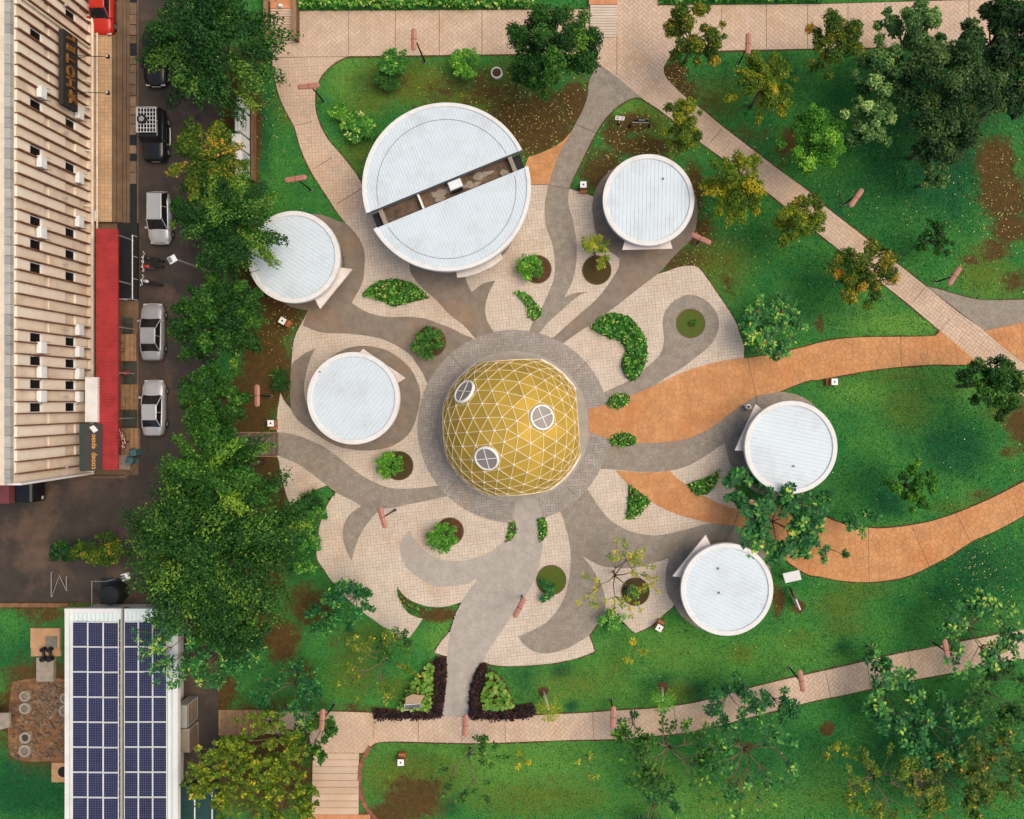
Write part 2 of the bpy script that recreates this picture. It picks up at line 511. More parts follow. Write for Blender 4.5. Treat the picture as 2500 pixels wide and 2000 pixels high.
def pinwheel(b, W, ang, joint):
    cx, cy = (b[0] + b[2]) / 2, (b[1] + b[3]) / 2
    R = math.hypot(b[2] - b[0], b[3] - b[1]) / 2 + 1
    N = int(R / (3 * W)) + 2
    ca, sa = math.cos(ang), math.sin(ang)
    g = joint / 2
    out = []
    rr = random.Random(5)
    for i in range(-N, N + 1):
        for j in range(-N, N + 1):
            cells = ((0, 0, 2, 1), (2, 0, 1, 2), (1, 2, 2, 1), (0, 1, 1, 2), (1, 1, 1, 1))
            if rr.random() < 0.35:
                cells = ((0, 0, 1, 2), (1, 0, 2, 1), (2, 1, 1, 2), (0, 2, 2, 1), (1, 1, 1, 1))
            for (ox, oy, w, h) in cells:
                x0, y0 = (3 * i + ox) * W, (3 * j + oy) * W
                r = [(x0 + g, y0 + g), (x0 + w * W - g, y0 + g), (x0 + w * W - g, y0 + h * W - g), (x0 + g, y0 + h * W - g)]
                out.append([(cx + x * ca - y * sa, cy + x * sa + y * ca) for x, y in r])
    return out

def squares(b, W, ang, joint, Hh=None):
    Hh = Hh or W
    cx, cy = (b[0] + b[2]) / 2, (b[1] + b[3]) / 2
    R = math.hypot(b[2] - b[0], b[3] - b[1]) / 2 + 1
    ca, sa = math.cos(ang), math.sin(ang)
    g = joint / 2
    out = []
    for i in range(-int(R / W) - 1, int(R / W) + 2):
        for j in range(-int(R / Hh) - 1, int(R / Hh) + 2):
            x0, y0 = i * W, j * Hh
            r = [(x0 + g, y0 + g), (x0 + W - g, y0 + g), (x0 + W - g, y0 + Hh - g), (x0 + g, y0 + Hh - g)]
            out.append([(cx + x * ca - y * sa, cy + x * sa + y * ca) for x, y in r])
    return out

def crazy(b, W, ang, joint):
    """irregular flagstones: cells round jittered points"""
    nx, ny = int((b[2] - b[0]) / W) + 3, int((b[3] - b[1]) / W) + 3
    rr = np.random.default_rng(3)
    P = np.stack(np.meshgrid(np.arange(nx), np.arange(ny), indexing='ij'), -1).astype(float)
    P = (P + rr.uniform(-0.48, 0.48, P.shape)) * W + np.array([b[0] - W, b[1] - W])
    out = []
    for i in range(nx):
        for j in range(ny):
            c = P[i, j]
            cell = [(c[0] - 2 * W, c[1] - 2 * W), (c[0] + 2 * W, c[1] - 2 * W), (c[0] + 2 * W, c[1] + 2 * W), (c[0] - 2 * W, c[1] + 2 * W)]
            for di in range(-2, 3):
                for dj in range(-2, 3):
                    if (di or dj) and 0 <= i + di < nx and 0 <= j + dj < ny:
                        q = P[i + di, j + dj]
                        d = q - c
                        L = np.hypot(*d)
                        mid = c + d * 0.5 - d / L * joint / 2
                        # keep the side towards c
                        o2 = []
                        for k in range(len(cell)):
                            p, r = cell[k - 1], cell[k]
                            sp = (p[0] - mid[0]) * d[0] + (p[1] - mid[1]) * d[1]
                            sr = (r[0] - mid[0]) * d[0] + (r[1] - mid[1]) * d[1]
                            if (sp <= 0) != (sr <= 0):
                                t = sp / (sp - sr)
                                o2.append((p[0] + (r[0] - p[0]) * t, p[1] + (r[1] - p[1]) * t))
                            if sr <= 0: o2.append(r)
                        cell = o2
                        if not cell: break
                if not cell: break
            if len(cell) >= 3: out.append(cell)
    return out

def pave(poly, pieces, z0, z1, covers=(), name='pavers', m=None, parent=None, holes=()):
    """lay pieces inside an outline; those under other paving are left out"""
    b = bounds(poly)
    c = np.array([[sum(p[0] for p in q) / len(q), sum(p[1] for p in q) / len(q)] for q in pieces])
    ok = (c[:, 0] > b[0] - 1) & (c[:, 0] < b[2] + 1) & (c[:, 1] > b[1] - 1) & (c[:, 1] < b[3] + 1)
    pieces = [q for q, k in zip(pieces, ok) if k]
    X, Y, idx = [], [], []
    for i, q in enumerate(pieces):
        for p in q:
            X.append(p[0]); Y.append(p[1]); idx.append(i)
    X, Y, idx = np.array(X), np.array(Y), np.array(idx)
    def count(pl):
        r = inside(pl, X, Y)
        k = np.zeros(len(pieces), int); np.add.at(k, idx, r.astype(int)); return k
    tot = np.bincount(idx, minlength=len(pieces))
    n_in = count(poly)
    covered = np.zeros(len(pieces), bool)
    for cv in covers:
        covered |= count(cv) == tot
    # outline points near a piece matter even when its corners are all in
    PA = np.array(poly)
    mb = MB()
    for i, q in enumerate(pieces):
        if covered[i]: continue
        qa = np.array(q)
        x0, y0 = qa.min(0); x1, y1 = qa.max(0)
        near = ((PA[:, 0] > x0) & (PA[:, 0] < x1) & (PA[:, 1] > y0) & (PA[:, 1] < y1)).any()
        if n_in[i] == tot[i] and not near:
            r = q
        elif n_in[i] == 0 and not near:
            continue
        else:
            r = clip_convex(poly, q)
            if len(r) < 3: continue
            a = sum(r[k - 1][0] * r[k][1] - r[k][0] * r[k - 1][1] for k in range(len(r)))
            if abs(a) < 0.004: continue
            cl = [r[0]]
            for p in r[1:]:
                if abs(p[0] - cl[-1][0]) + abs(p[1] - cl[-1][1]) > 1e-4: cl.append(p)
            if len(cl) > 2 and abs(cl[0][0] - cl[-1][0]) + abs(cl[0][1] - cl[-1][1]) < 1e-4: cl.pop()
            r = cl
            if len(r) < 3: continue
            if len(r) > 8:
                mb.prism(r, z0, z1, random.random()); continue
        a = sum(r[k - 1][0] * r[k][1] - r[k][0] * r[k - 1][1] for k in range(len(r)))
        if a < 0: r = r[::-1]
        n = len(r)
        zz = z1 + random.uniform(-0.002, 0.002)
        mb.add([(p[0], p[1], zz) for p in r] + [(p[0], p[1], z0) for p in r],
               [tuple(range(n))] + [(n + k, n + (k + 1) % n, (k + 1) % n, k) for k in range(n)], random.random())
    o = mb.build(name, m, parent)
    o['kind'] = 'stuff'
    return o

def slab(name, poly, z0, z1, m, kind='structure', label=None):
    o = MB().prism(poly, z0, z1).build(name, m)
    o['kind'] = kind
    if label: o['label'] = label
    return o

# ---- traced outlines (photograph pixels; 30 px = 1 m) ----
OUT = {}
OUT['promenade'] = straight([(663, 28), (1436, 24), (1436, -60), (1607, -60), (1607, 14), (2000, 11), (2600, -6), (2600, 104), (2180, 116), (2000, 119), (1760, 124), (1650, 127), (1470, 131), (1240, 133), (850, 138), (664, 140)])
OUT['west_path'] = smooth([(664, 139), (850, 137.5), (819, 153), (798, 171), (782, 191), (771, 220), (769.6, 246), (772, 275), (785, 313), (804, 345), (827, 371), (853, 403), (868, 423), (877, 438), (888, 462), (905, 520), (860, 560), (845, 546), (822, 517), (807, 493), (784, 458), (762, 423), (746, 391), (732, 356), (719, 310), (703, 281), (685, 243), (675, 211), (667, 171)])
OUT['diagonal_path'] = smooth([(1450, 126), (1648, 126), (1627, 151), (1620, 171), (1627, 191), (1645, 211), (1674, 238), (1723, 275), (1761, 307), (1839, 367), (1900, 414), (1975, 469), (2020, 509), (2087, 561), (2145, 607), (2203, 654), (2261, 700), (2304, 735), (2348, 769), (2403, 808), (2449, 848), (2620, 980), (2620, 1060), (2435, 920), (2388, 887), (2348, 853), (2294, 808), (2232, 755), (2185, 717), (2052, 613), (2000, 572), (1906, 496), (1761, 385), (1703, 343), (1613, 271), (1566, 240), (1500, 185), (1474, 167), (1452, 150)])
OUT['east_grey'] = smooth([(2262, 700), (2290, 706), (2348, 723), (2391, 732), (2435, 733), (2620, 730), (2620, 760), (2500, 787), (2449, 798), (2403, 808)])
OUT['east_orange'] = smooth([(2403, 808), (2449, 798), (2500, 787), (2620, 757), (2620, 975), (2449, 848)])
OUT['north_grey'] = smooth([(1474, 167), (1500, 185), (1566, 240), (1549, 239), (1526, 249), (1500, 267), (1478, 290), (1458, 319), (1435, 362), (1414, 406), (1400, 435), (1390, 461), (1388, 500), (1397, 532), (1404, 567), (1408, 596), (1408, 627), (1403, 668), (1393, 697), (1378, 727), (1391, 720), (1411, 714.5), (1439, 713), (1417, 720), (1391, 740), (1365, 764), (1336, 790), (1316, 815), (1290, 815), (1301, 787), (1316, 767), (1327, 743), (1342, 709), (1352, 680), (1355, 639), (1351, 607), (1342, 578), (1332, 549), (1330, 500), (1339, 451), (1349, 420), (1365, 377), (1397, 319), (1404, 304), (1417, 281), (1426, 261), (1435, 232), (1438, 200), (1455, 165)])
OUT['north_orange'] = smooth([(1290, 384), (1313, 377), (1348, 362), (1377, 342), (1397, 319), (1365, 377), (1349, 420), (1339, 451), (1296, 450), (1270, 440)])
OUT['northeast_grey'] = smooth([(1345, 830), (1406, 775), (1452, 735), (1475, 709), (1493, 683), (1510, 654), (1513, 633), (1500, 622), (1481, 610), (1464, 590), (1453, 564), (1448, 532), (1446, 500), (1458, 455), (1500, 410), (1570, 386), (1650, 410), (1695, 470), (1702, 530), (1690, 580), (1661, 610), (1639, 633), (1610, 665), (1581, 688), (1543, 717), (1500, 751), (1441, 793), (1406, 816), (1370, 842)])
OUT['teardrop_grey'] = smooth([(1470, 985), (1475, 958), (1500, 946), (1532, 932), (1558, 914), (1578, 897), (1598, 880), (1616, 856), (1621, 830), (1618, 787), (1626, 757), (1650, 732), (1685, 720), (1720, 732), (1745, 757), (1755, 790), (1746, 824), (1729, 848), (1697, 874), (1662, 900), (1624, 923), (1590, 948), (1530, 972)])
OUT['east_main_orange'] = smooth([(1425, 1000), (1487, 987), (1540, 966), (1581, 949), (1624, 929), (1662, 911), (1703, 897), (1746, 885), (1790, 877), (1824, 874), (1885, 865), (1952, 850), (2000, 837), (2043, 829), (2101, 824), (2174, 823), (2246, 822), (2284, 820), (2294, 808), (2348, 853), (2388, 887), (2348, 891), (2290, 890), (2232, 893), (2174, 898), (2116, 906), (2058, 916), (2000, 927), (1975, 929), (1935, 943), (1897, 958), (1845, 967), (1819, 984), (1796, 1000), (1769, 1020), (1732, 1046), (1697, 1064), (1662, 1075), (1616, 1080), (1555, 1081), (1493, 1073), (1425, 1052)])
OUT['east_lower_grey'] = smooth([(1460, 1145), (1478, 1105), (1487, 1070), (1555, 1079), (1616, 1078), (1662, 1073), (1697, 1062), (1732, 1044), (1769, 1018), (1796, 998), (1819, 982), (1845, 966), (1875, 958), (1910, 957), (1960, 970), (2005, 1010), (2030, 1070), (2025, 1130), (1990, 1185), (1930, 1213), (1870, 1210), (1820, 1185), (1787, 1142), (1777, 1116), (1772, 1098), (1769, 1082), (1740, 1101), (1709, 1122), (1674, 1139), (1636, 1149), (1587, 1152), (1543, 1151), (1500, 1146)])
OUT['southeast_orange'] = smooth([(1503, 1148), (1543, 1152), (1587, 1153), (1636, 1150), (1653, 1168), (1674, 1182), (1700, 1203), (1732, 1217), (1761, 1232), (1804, 1243), (1850, 1243), (1906, 1232), (1943, 1229), (1975, 1235), (2000, 1253), (2029, 1269), (2072, 1281), (2139, 1290), (2203, 1285), (2261, 1275), (2319, 1258), (2377, 1235), (2420, 1216), (2464, 1194), (2620, 1110), (2620, 1200), (2500, 1258), (2435, 1293), (2371, 1322), (2319, 1356), (2269, 1382), (2232, 1400), (2188, 1413), (2130, 1420), (2087, 1420), (2043, 1416), (2000, 1407), (1975, 1403), (1946, 1388), (1923, 1371), (1900, 1353), (1859, 1332), (1839, 1311), (1819, 1294), (1801, 1285), (1778, 1281), (1746, 1278), (1723, 1274), (1674, 1262), (1630, 1246), (1587, 1223), (1543, 1191), (1517, 1165)])
OUT['southeast_grey'] = smooth([(1360, 1243), (1435, 1195), (1464, 1240), (1490, 1269), (1517, 1287), (1552, 1301), (1596, 1307), (1630, 1303), (1674, 1293), (1717, 1281), (1746, 1277), (1778, 1280), (1801, 1284), (1819, 1293), (1839, 1310), (1872, 1360), (1884, 1420), (1870, 1480), (1830, 1528), (1770, 1546), (1710, 1535), (1665, 1505), (1645, 1475), (1630, 1452), (1624, 1420), (1627, 1385), (1635, 1361), (1616, 1368), (1596, 1374), (1558, 1385), (1529, 1387), (1481, 1384), (1458, 1377), (1435, 1365), (1417, 1354), (1440, 1380), (1461, 1414), (1475, 1446), (1478, 1478), (1469, 1509), (1452, 1532), (1438, 1551), (1411, 1568), (1391, 1580), (1362, 1590), (1336, 1595), (1313, 1593), (1293, 1584), (1275, 1569), (1266, 1553), (1290, 1543), (1313, 1532), (1333, 1520), (1353, 1500), (1368, 1478), (1382, 1446), (1390, 1406), (1393, 1362), (1390, 1324), (1382, 1290), (1369, 1252)])
OUT['south_grey'] = smooth([(1258, 1225), (1310, 1220), (1322, 1262), (1318, 1322), (1326, 1326), (1322, 1354), (1313, 1391), (1301, 1423), (1284, 1452), (1252, 1500), (1232, 1529), (1209, 1564), (1188, 1596), (1180, 1614), (1160, 1650), (1147, 1685), (1144, 1748), (1078, 1748), (1084, 1700), (1087, 1662), (1091, 1610), (1095, 1575), (1101, 1538), (1107, 1517), (1114, 1500), (1130, 1464), (1151, 1435), (1171, 1409), (1156, 1417), (1130, 1427), (1095, 1432), (1058, 1429), (1029, 1414), (1000, 1393), (990, 1380), (981, 1359), (977, 1339), (981, 1319), (999, 1295), (1014, 1319), (1037, 1345), (1066, 1361), (1101, 1369), (1139, 1368), (1174, 1358), (1203, 1345), (1226, 1326), (1252, 1320), (1251, 1275)])
OUT['southwest_grey'] = smooth([(677, 1056), (703, 1058), (732, 1065), (761, 1077), (790, 1090), (810, 1104), (833, 1122), (862, 1145), (891, 1165), (920, 1180), (949, 1190), (978, 1193), (1029, 1191), (1072, 1185), (1092, 1212), (1000, 1231), (964, 1239), (943, 1241), (920, 1252), (900, 1275), (882, 1301), (871, 1327), (864, 1348), (859, 1368), (848, 1348), (839, 1322), (837, 1295), (845, 1269), (859, 1252), (882, 1236), (862, 1223), (822, 1203), (798, 1185), (761, 1156), (732, 1136), (703, 1122), (678, 1112)])
OUT['west_grey'] = smooth([(769, 852), (746, 862), (726, 877), (714, 888), (709, 935), (711, 998), (723, 1020), (738, 1035), (761, 1052), (790, 1072), (825, 1090), (862, 1098), (906, 1100), (960, 1088), (1005, 1050), (1026, 975), (1023, 943), (1000, 897), (950, 858), (897, 845), (850, 850), (800, 880), (775, 930), (770, 985), (757, 1000), (746, 978), (743, 943), (749, 906), (758, 877)])
OUT['northwest_grey'] = smooth([(740, 795), (752, 758), (700, 745), (665, 700), (655, 640), (670, 575), (720, 530), (769, 523), (798, 529), (827, 541), (845, 546), (874, 578), (889, 610), (891, 640), (885, 690), (859, 740), (877, 752), (906, 766), (949, 774), (1000, 774), (1037, 778), (1072, 790), (1101, 801), (1130, 816), (1155, 826), (1048, 945), (1032, 911), (1017, 888), (1000, 865), (964, 842), (935, 829), (906, 822), (862, 816), (827, 814), (790, 813), (761, 804)])
OUT['centre_north_grey'] = smooth([(1000, 655), (1017, 688), (1037, 709), (1064, 732), (1098, 769), (1130, 793), (1160, 826), (1208, 815), (1191, 787), (1185, 766), (1185, 749), (1191, 723), (1200, 703), (1210, 685), (1185, 691), (1168, 700), (1152, 715), (1145, 700), (1136, 677), (1136, 655), (1200, 640), (1240, 610), (1290, 500), (1240, 430), (1010, 520)])
OUT['plaza'] = smooth([(677, 1113), (677, 1014), (682, 978), (685, 959), (694, 978), (712, 1000), (709, 935), (713, 877), (716, 842), (723, 816), (732, 798), (752, 758), (790, 640), (845, 546), (880, 500), (905, 455), (1290, 450), (1339, 450), (1388, 461), (1449, 481), (1470, 500), (1600, 671), (1630, 662), (1656, 653), (1682, 649), (1703, 653), (1726, 680), (1749, 714), (1775, 752), (1796, 787), (1807, 819), (1816, 845), (1816, 874), (1830, 960), (1800, 1100), (1790, 1150), (1804, 1243), (1770, 1270), (1720, 1300), (1660, 1380), (1645, 1476), (1620, 1500), (1596, 1523), (1569, 1538), (1551, 1545), (1538, 1535), (1517, 1514), (1490, 1500), (1469, 1511), (1438, 1552), (1445, 1569), (1452, 1590), (1420, 1603), (1391, 1611), (1348, 1619), (1290, 1624), (1246, 1626), (1203, 1623), (1182, 1616), (1130, 1600), (1088, 1601), (1061, 1593), (1069, 1578), (1084, 1558), (1101, 1536), (1110, 1505), (1127, 1469), (1104, 1477), (1075, 1482), (1043, 1480), (1017, 1472), (1000, 1464), (985, 1452), (969, 1432), (972, 1455), (985, 1480), (1000, 1499), (1032, 1511), (1014, 1538), (1000, 1556), (975, 1555), (946, 1537), (914, 1514), (894, 1500), (850, 1463), (822, 1432), (807, 1414), (790, 1388), (775, 1365), (774, 1333), (777, 1307), (784, 1272), (795, 1243), (807, 1220), (821, 1203), (799, 1185), (761, 1200), (732, 1217), (710, 1233), (700, 1209), (688, 1168), (681, 1125)])
OUT['south_path'] = smooth([(640, 1738), (801, 1737), (911, 1740), (1078, 1746), (1145, 1750), (1307, 1746), (1446, 1739), (1500, 1735), (1587, 1730), (1645, 1724), (1717, 1711), (1804, 1687), (1877, 1668), (1964, 1648), (2058, 1627), (2174, 1600), (2290, 1577), (2406, 1555), (2620, 1512), (2620, 1585), (2500, 1608), (2406, 1624), (2319, 1643), (2232, 1659), (2145, 1677), (2058, 1697), (2000, 1708), (1935, 1724), (1848, 1746), (1761, 1769), (1674, 1788), (1587, 1797), (1500, 1804), (1406, 1806), (1290, 1810), (1174, 1814), (1058, 1812), (964, 1810), (920, 1813), (906, 1822), (886, 1838), (764, 1836), (755, 1795), (640, 1790)])
ROAD = straight([(336, -200), (545, -200), (545, 700), (520, 1100), (530, 1500), (536, 2300), (436, 2300), (436, 1482), (170, 1470), (165, 1480), (-700, 1490), (-700, 1150), (336, 1150)])

RING_C = (1255, 1041)
RING_OUT, RING_IN = circ(*RING_C, 235, 96), circ(*RING_C, 184, 80)
grey_names = ['north_grey', 'northeast_grey', 'teardrop_grey', 'east_lower_grey', 'southeast_grey', 'south_grey', 'southwest_grey', 'west_grey', 'northwest_grey', 'centre_north_grey']
orange_names = ['north_orange', 'east_main_orange', 'southeast_orange', 'east_orange']

# ------------------------------------------------------------------ the ground: one sheet with lawn, dry patches and bare soil
BLOBS = [  # px, py, rx, ry, strength: bare brown soil and leaf litter
    (1300, 300, 110, 75, 1.1), (1200, 230, 90, 35, 0.75), (1400, 250, 40, 60, 1.0), (1090, 215, 70, 30, .6), (1180, 190, 40, 25, 0.7), (1030, 240, 60, 30, 0.5),
    (960, 205, 50, 25, .6), (1648, 190, 30, 45, 1.0), (1680, 225, 35, 30, .8), (1540, 300, 60, 25, 0.9), (1470, 420, 50, 60, 0.9), (1570, 360, 90, 30, 0.9), (1500, 330, 40, 40, .8), (1690, 470, 30, 90, 0.8), (1700, 560, 50, 40, .8),
    (1680, 630, 70, 25, 0.7), (1640, 640, 30, 30, 0.8), (1780, 700, 35, 60, 0.5), (1560, 640, 60, 50, .5), (1730, 250, 40, 30, 0.5), (1830, 330, 60, 30, 0.5), (1925, 350, 40, 40, .8), (1900, 400, 60, 30, .4),
    (2430, 400, 45, 60, 1.1), (2450, 480, 60, 60, 1.0), (2470, 560, 50, 35, 1.0), (2430, 610, 45, 30, .8), (2480, 690, 40, 40, 0.7), (2370, 635, 25, 12, 0.8), (2490, 1030, 35, 60, 0.9), (2465, 1105, 28, 20, 0.7), (2390, 1210, 40, 18, .6),
    (570, 250, 60, 80, 1.0), (620, 330, 18, 120, 1.0), (580, 170, 60, 60, .9), (610, 640, 50, 90, 1.2), (670, 760, 60, 60, 1.3), (650, 900, 55, 110, 1.2), (600, 1000, 60, 80, 1.2), (640, 1150, 45, 70, 1.1), (690, 1190, 14, 60, .9), (600, 1250, 70, 80, 1.2), (640, 1400, 60, 70, .9), (560, 1450, 60, 80, 1.2),
    (760, 1480, 70, 60, .8), (690, 1560, 40, 60, 1.0), (735, 1645, 35, 30, 0.9), (590, 1540, 70, 60, 1.1), (1070, 1500, 45, 18, 1.0), (840, 1560, 50, 40, .5), (1030, 1560, 30, 30, .3), (880, 1730, 60, 20, .6),
    (540, 1690, 35, 50, 1.1), (1010, 1950, 80, 55, 0.95), (960, 1985, 60, 30, 1.0), (640, 1850, 170, 130, 1.0), (1370, 1900, 40, 14, .5), (1440, 1905, 25, 18, .5), (2100, 1350, 90, 14, .3), (1950, 1480, 14, 14, 1.4), (1900, 1470, 18, 40, .8), (2020, 1780, 15, 15, 1.3), (1790, 1910, 16, 14, 0.9), (1825, 1825, 12, 18, .8),
    (80, 1470, 110, 22, 1.0), (110, 1500, 60, 25, .8), (100, 1745, 90, 105, 1.4), (60, 1640, 60, 20, .8), (2250, 1960, 120, 60, .4), (2400, 1850, 100, 90, .45), (2330, 300, 120, 120, 0.5), (1890, 690, 60, 25, .2), (300, 1450, 60, 40, .6), (1600, 1950, 40, 20, .4), (2000, 790, 12, 30, .7),
]
DRY = [  # olive, thin grass
    (1000, 200, 130, 50, .8), (1150, 260, 120, 50, .8), (900, 250, 60, 40, .6), (880, 380, 50, 50, .6), (1250, 180, 60, 40, .7), (1740, 640, 90, 60, .7), (1700, 690, 50, 50, .7), (1750, 240, 60, 50, .6), (1600, 300, 70, 70, .6), (1690, 330, 70, 40, .5),
    (2210, 1000, 60, 60, .5), (2180, 920, 80, 20, .5), (2100, 1440, 80, 30, .5), (2050, 1480, 60, 40, .6), (1810, 1595, 30, 22, .7), (1650, 1690, 40, 25, .7), (1000, 1900, 120, 60, .7), (1300, 1950, 160, 45, .6), (1430, 1950, 60, 40, .5), (1400, 1670, 90, 40, .5), (860, 1640, 60, 60, .6), (900, 1560, 50, 40, .5), (960, 1680, 40, 30, .6), (2060, 1530, 60, 30, .5), (1950, 1560, 50, 25, .4),
    (2400, 660, 60, 60, .6), (2330, 1240, 60, 20, .5), (1500, 1640, 40, 50, .4), (1640, 1600, 70, 40, .3), (700, 270, 30, 40, .5), (230, 1480, 60, 30, .7), (2450, 1000, 50, 40, .6), (1800, 1960, 120, 40, .4), (2000, 1950, 60, 30, .3), (1620, 1900, 60, 40, .4),
]
LUSH = [(880, 190, 70, 50, .9), (1900, 880, 200, 50, .2), (2200, 790, 120, 30, .8), (2130, 770, 90, 40, .5), (1400, 1690, 180, 60, .5), (1200, 1850, 260, 90, .6), (1600, 1600, 200, 70, .5), (1100, 1570, 50, 50, .7), (2300, 950, 130, 30, .5), (1900, 1600, 150, 50, .4), (1750, 1960, 200, 50, .5), (2250, 950, 80, 50, .4), (2420, 700, 70, 40, .5), (1310, 1690, 60, 40, .4), (2100, 960, 90, 30, .5), (1540, 270, 30, 20, 1.0), (2000, 1920, 80, 60, .4)]
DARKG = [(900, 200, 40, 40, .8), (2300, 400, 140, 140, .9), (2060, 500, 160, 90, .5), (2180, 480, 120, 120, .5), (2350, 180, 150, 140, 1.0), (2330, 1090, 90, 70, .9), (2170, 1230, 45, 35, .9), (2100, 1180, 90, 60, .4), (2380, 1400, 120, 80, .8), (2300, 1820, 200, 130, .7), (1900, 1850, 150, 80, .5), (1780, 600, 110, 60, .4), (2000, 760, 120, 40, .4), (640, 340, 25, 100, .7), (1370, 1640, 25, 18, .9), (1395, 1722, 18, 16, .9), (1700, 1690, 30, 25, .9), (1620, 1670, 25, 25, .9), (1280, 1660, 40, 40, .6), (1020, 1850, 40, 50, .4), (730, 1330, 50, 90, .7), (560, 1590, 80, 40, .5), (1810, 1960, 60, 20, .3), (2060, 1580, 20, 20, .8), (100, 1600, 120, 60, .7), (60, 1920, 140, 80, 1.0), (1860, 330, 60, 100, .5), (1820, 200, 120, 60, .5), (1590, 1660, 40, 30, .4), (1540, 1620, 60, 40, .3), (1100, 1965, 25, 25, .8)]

def field(blobs, PX, PY):
    f = np.zeros(PX.shape, np.float32)
    for (x, y, rx, ry, s) in blobs:
        f = np.maximum(f, s * np.exp(-(((PX - x) / rx) ** 2 + ((PY - y) / ry) ** 2) ** 1.15 * 0.6))
    return f

def axis(lo, hi, n, far):
    core = np.linspace(lo, hi, n)
    st = core[1] - core[0]
    ext = [st * 2 ** k for k in range(1, 40)]
    a, b = [], []
    x = lo
    for e in ext:
        x -= e; a.append(x)
        if x < -far: break
    x = hi
    for e in ext:
        x += e; b.append(x)
        if x > far: break
    return np.concatenate([np.array(a[::-1]), core, np.array(b)])

gx = axis(-52, 42, 430, 900)
gy = axis(-38, 38, 350, 900)
GXX, GYY = np.meshgrid(gx, gy, indexing='ij')
PXX, PYY = GXX * S + NX, NY - GYY * S
V = np.stack([GXX, GYY, np.zeros_like(GXX)], -1).reshape(-1, 3)
ni, nj = len(gx), len(gy)
I = (np.arange(ni - 1)[:, None] * nj + np.arange(nj - 1)[None, :]).ravel()
Fq = np.stack([I, I + nj, I + nj + 1, I + 1], -1)
me = mesh_np('ground', V, Fq)
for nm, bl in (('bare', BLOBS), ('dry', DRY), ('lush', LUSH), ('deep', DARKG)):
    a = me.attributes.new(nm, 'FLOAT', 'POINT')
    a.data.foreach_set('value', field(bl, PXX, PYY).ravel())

def ground_material():
    m = bpy.data.materials.new('lawn_and_soil')
    m.use_nodes = True
    nt = m.node_tree
    p = nt.nodes['Principled BSDF']
    p.inputs['Roughness'].default_value = 0.95
    p.inputs['Specular IOR Level'].default_value = 0.1
    def attr(n):
        a = nt.nodes.new('ShaderNodeAttribute'); a.attribute_name = n; return a.outputs['Fac']
    def add(a, b, k=1.0):
        mm = nt.nodes.new('ShaderNodeMath'); mm.operation = 'MULTIPLY_ADD'
        nt.links.new(b, mm.inputs[0]); mm.inputs[1].default_value = k; nt.links.new(a, mm.inputs[2]); return mm.outputs[0]
    n1, n2, n3 = noise(nt, 0.35, 6, 0.65), noise(nt, 2.2, 6, 0.7), noise(nt, 9, 4, 0.75)
    n4 = noise(nt, 4.5, 4, 0.75)
    n5_ = noise(nt, 0.6, 6, 0.7)
    green = mixc(nt, remap(nt, n1, 0.35, 0.65), (0.026, 0.205, 0.052), (0.075, 0.275, 0.052))
    green = mixc(nt, remap(nt, add(attr('lush'), n2, 0.8), 0.45, 1.15), green, (0.160, 0.345, 0.062))
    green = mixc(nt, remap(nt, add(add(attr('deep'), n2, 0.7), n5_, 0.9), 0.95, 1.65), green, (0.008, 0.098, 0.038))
    green = mixc(nt, remap(nt, add(attr('dry'), n2, 1.0), 0.65, 1.25), green, (0.150, 0.165, 0.024))
    soil = mixc(nt, remap(nt, n2, 0.3, 0.7), (0.150, 0.066, 0.024), (0.070, 0.036, 0.016))
    soil = mixc(nt, remap(nt, n3, 0.55, 0.75, 0, 0.8), soil, (0.21, 0.105, 0.035))
    n5 = noise(nt, 0.75, 6, 0.7)
    col = mixc(nt, remap(nt, add(add(add(attr('bare'), n2, 0.8), n4, 0.9), n5, 1.1), 1.74, 2.10), green, soil)
    col = mixc(nt, remap(nt, n3, 0.30, 0.72, 0.65, 0.0), col, (0.008, 0.040, 0.010))
    nt.links.new(col, p.inputs['Base Color'])
    nt.links.new(bump(nt, n3, 0.9, 0.05), p.inputs['Normal'])
    return m
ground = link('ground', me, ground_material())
ground['kind'] = 'structure'

# ------------------------------------------------------------------ road, paths, plaza
def offset(poly, d):
    n = len(poly)
    a = sum(poly[i - 1][0] * poly[i][1] - poly[i][0] * poly[i - 1][1] for i in range(n))
    s = 1 if a > 0 else -1
    out = []
    for i in range(n):
        t = Vector(poly[(i + 1) % n]) - Vector(poly[i - 1])
        t = t.normalized() if t.length > 1e-6 else Vector((1, 0))
        out.append((poly[i][0] + s * t.y * d * random.uniform(.3, 1.3), poly[i][1] - s * t.x * d * random.uniform(.3, 1.3)))
    return out
for i_, k_ in enumerate(('west_path', 'diagonal_path', 'plaza', 'east_main_orange', 'southeast_orange', 'south_path', 'promenade', 'north_grey', 'east_grey')):
    slab('bare_soil_edge', offset(OUT[k_], 0.13), -0.03, 0.004 + 0.0022 * i_, M['soil'])
slab('road', ROAD, -0.05, 0.012, M['asphalt'])
slab('hotel_pavement', straight([(150, -200), (338, -200), (338, 1160), (150, 1160)]), -0.05, 0.016, M['step'])
ring_cover = [RING_OUT]
greys = [OUT[k] for k in grey_names]
oranges = [OUT[k] for k in orange_names]

def path(name, key, z0, z1, joint_m, piece_m, pieces, covers=()):
    o = slab(name, OUT[key], -0.05, z0, joint_m)
    pave(OUT[key], pieces, z0 - 0.01, z1, covers, 'pavers', piece_m, o)
    return o

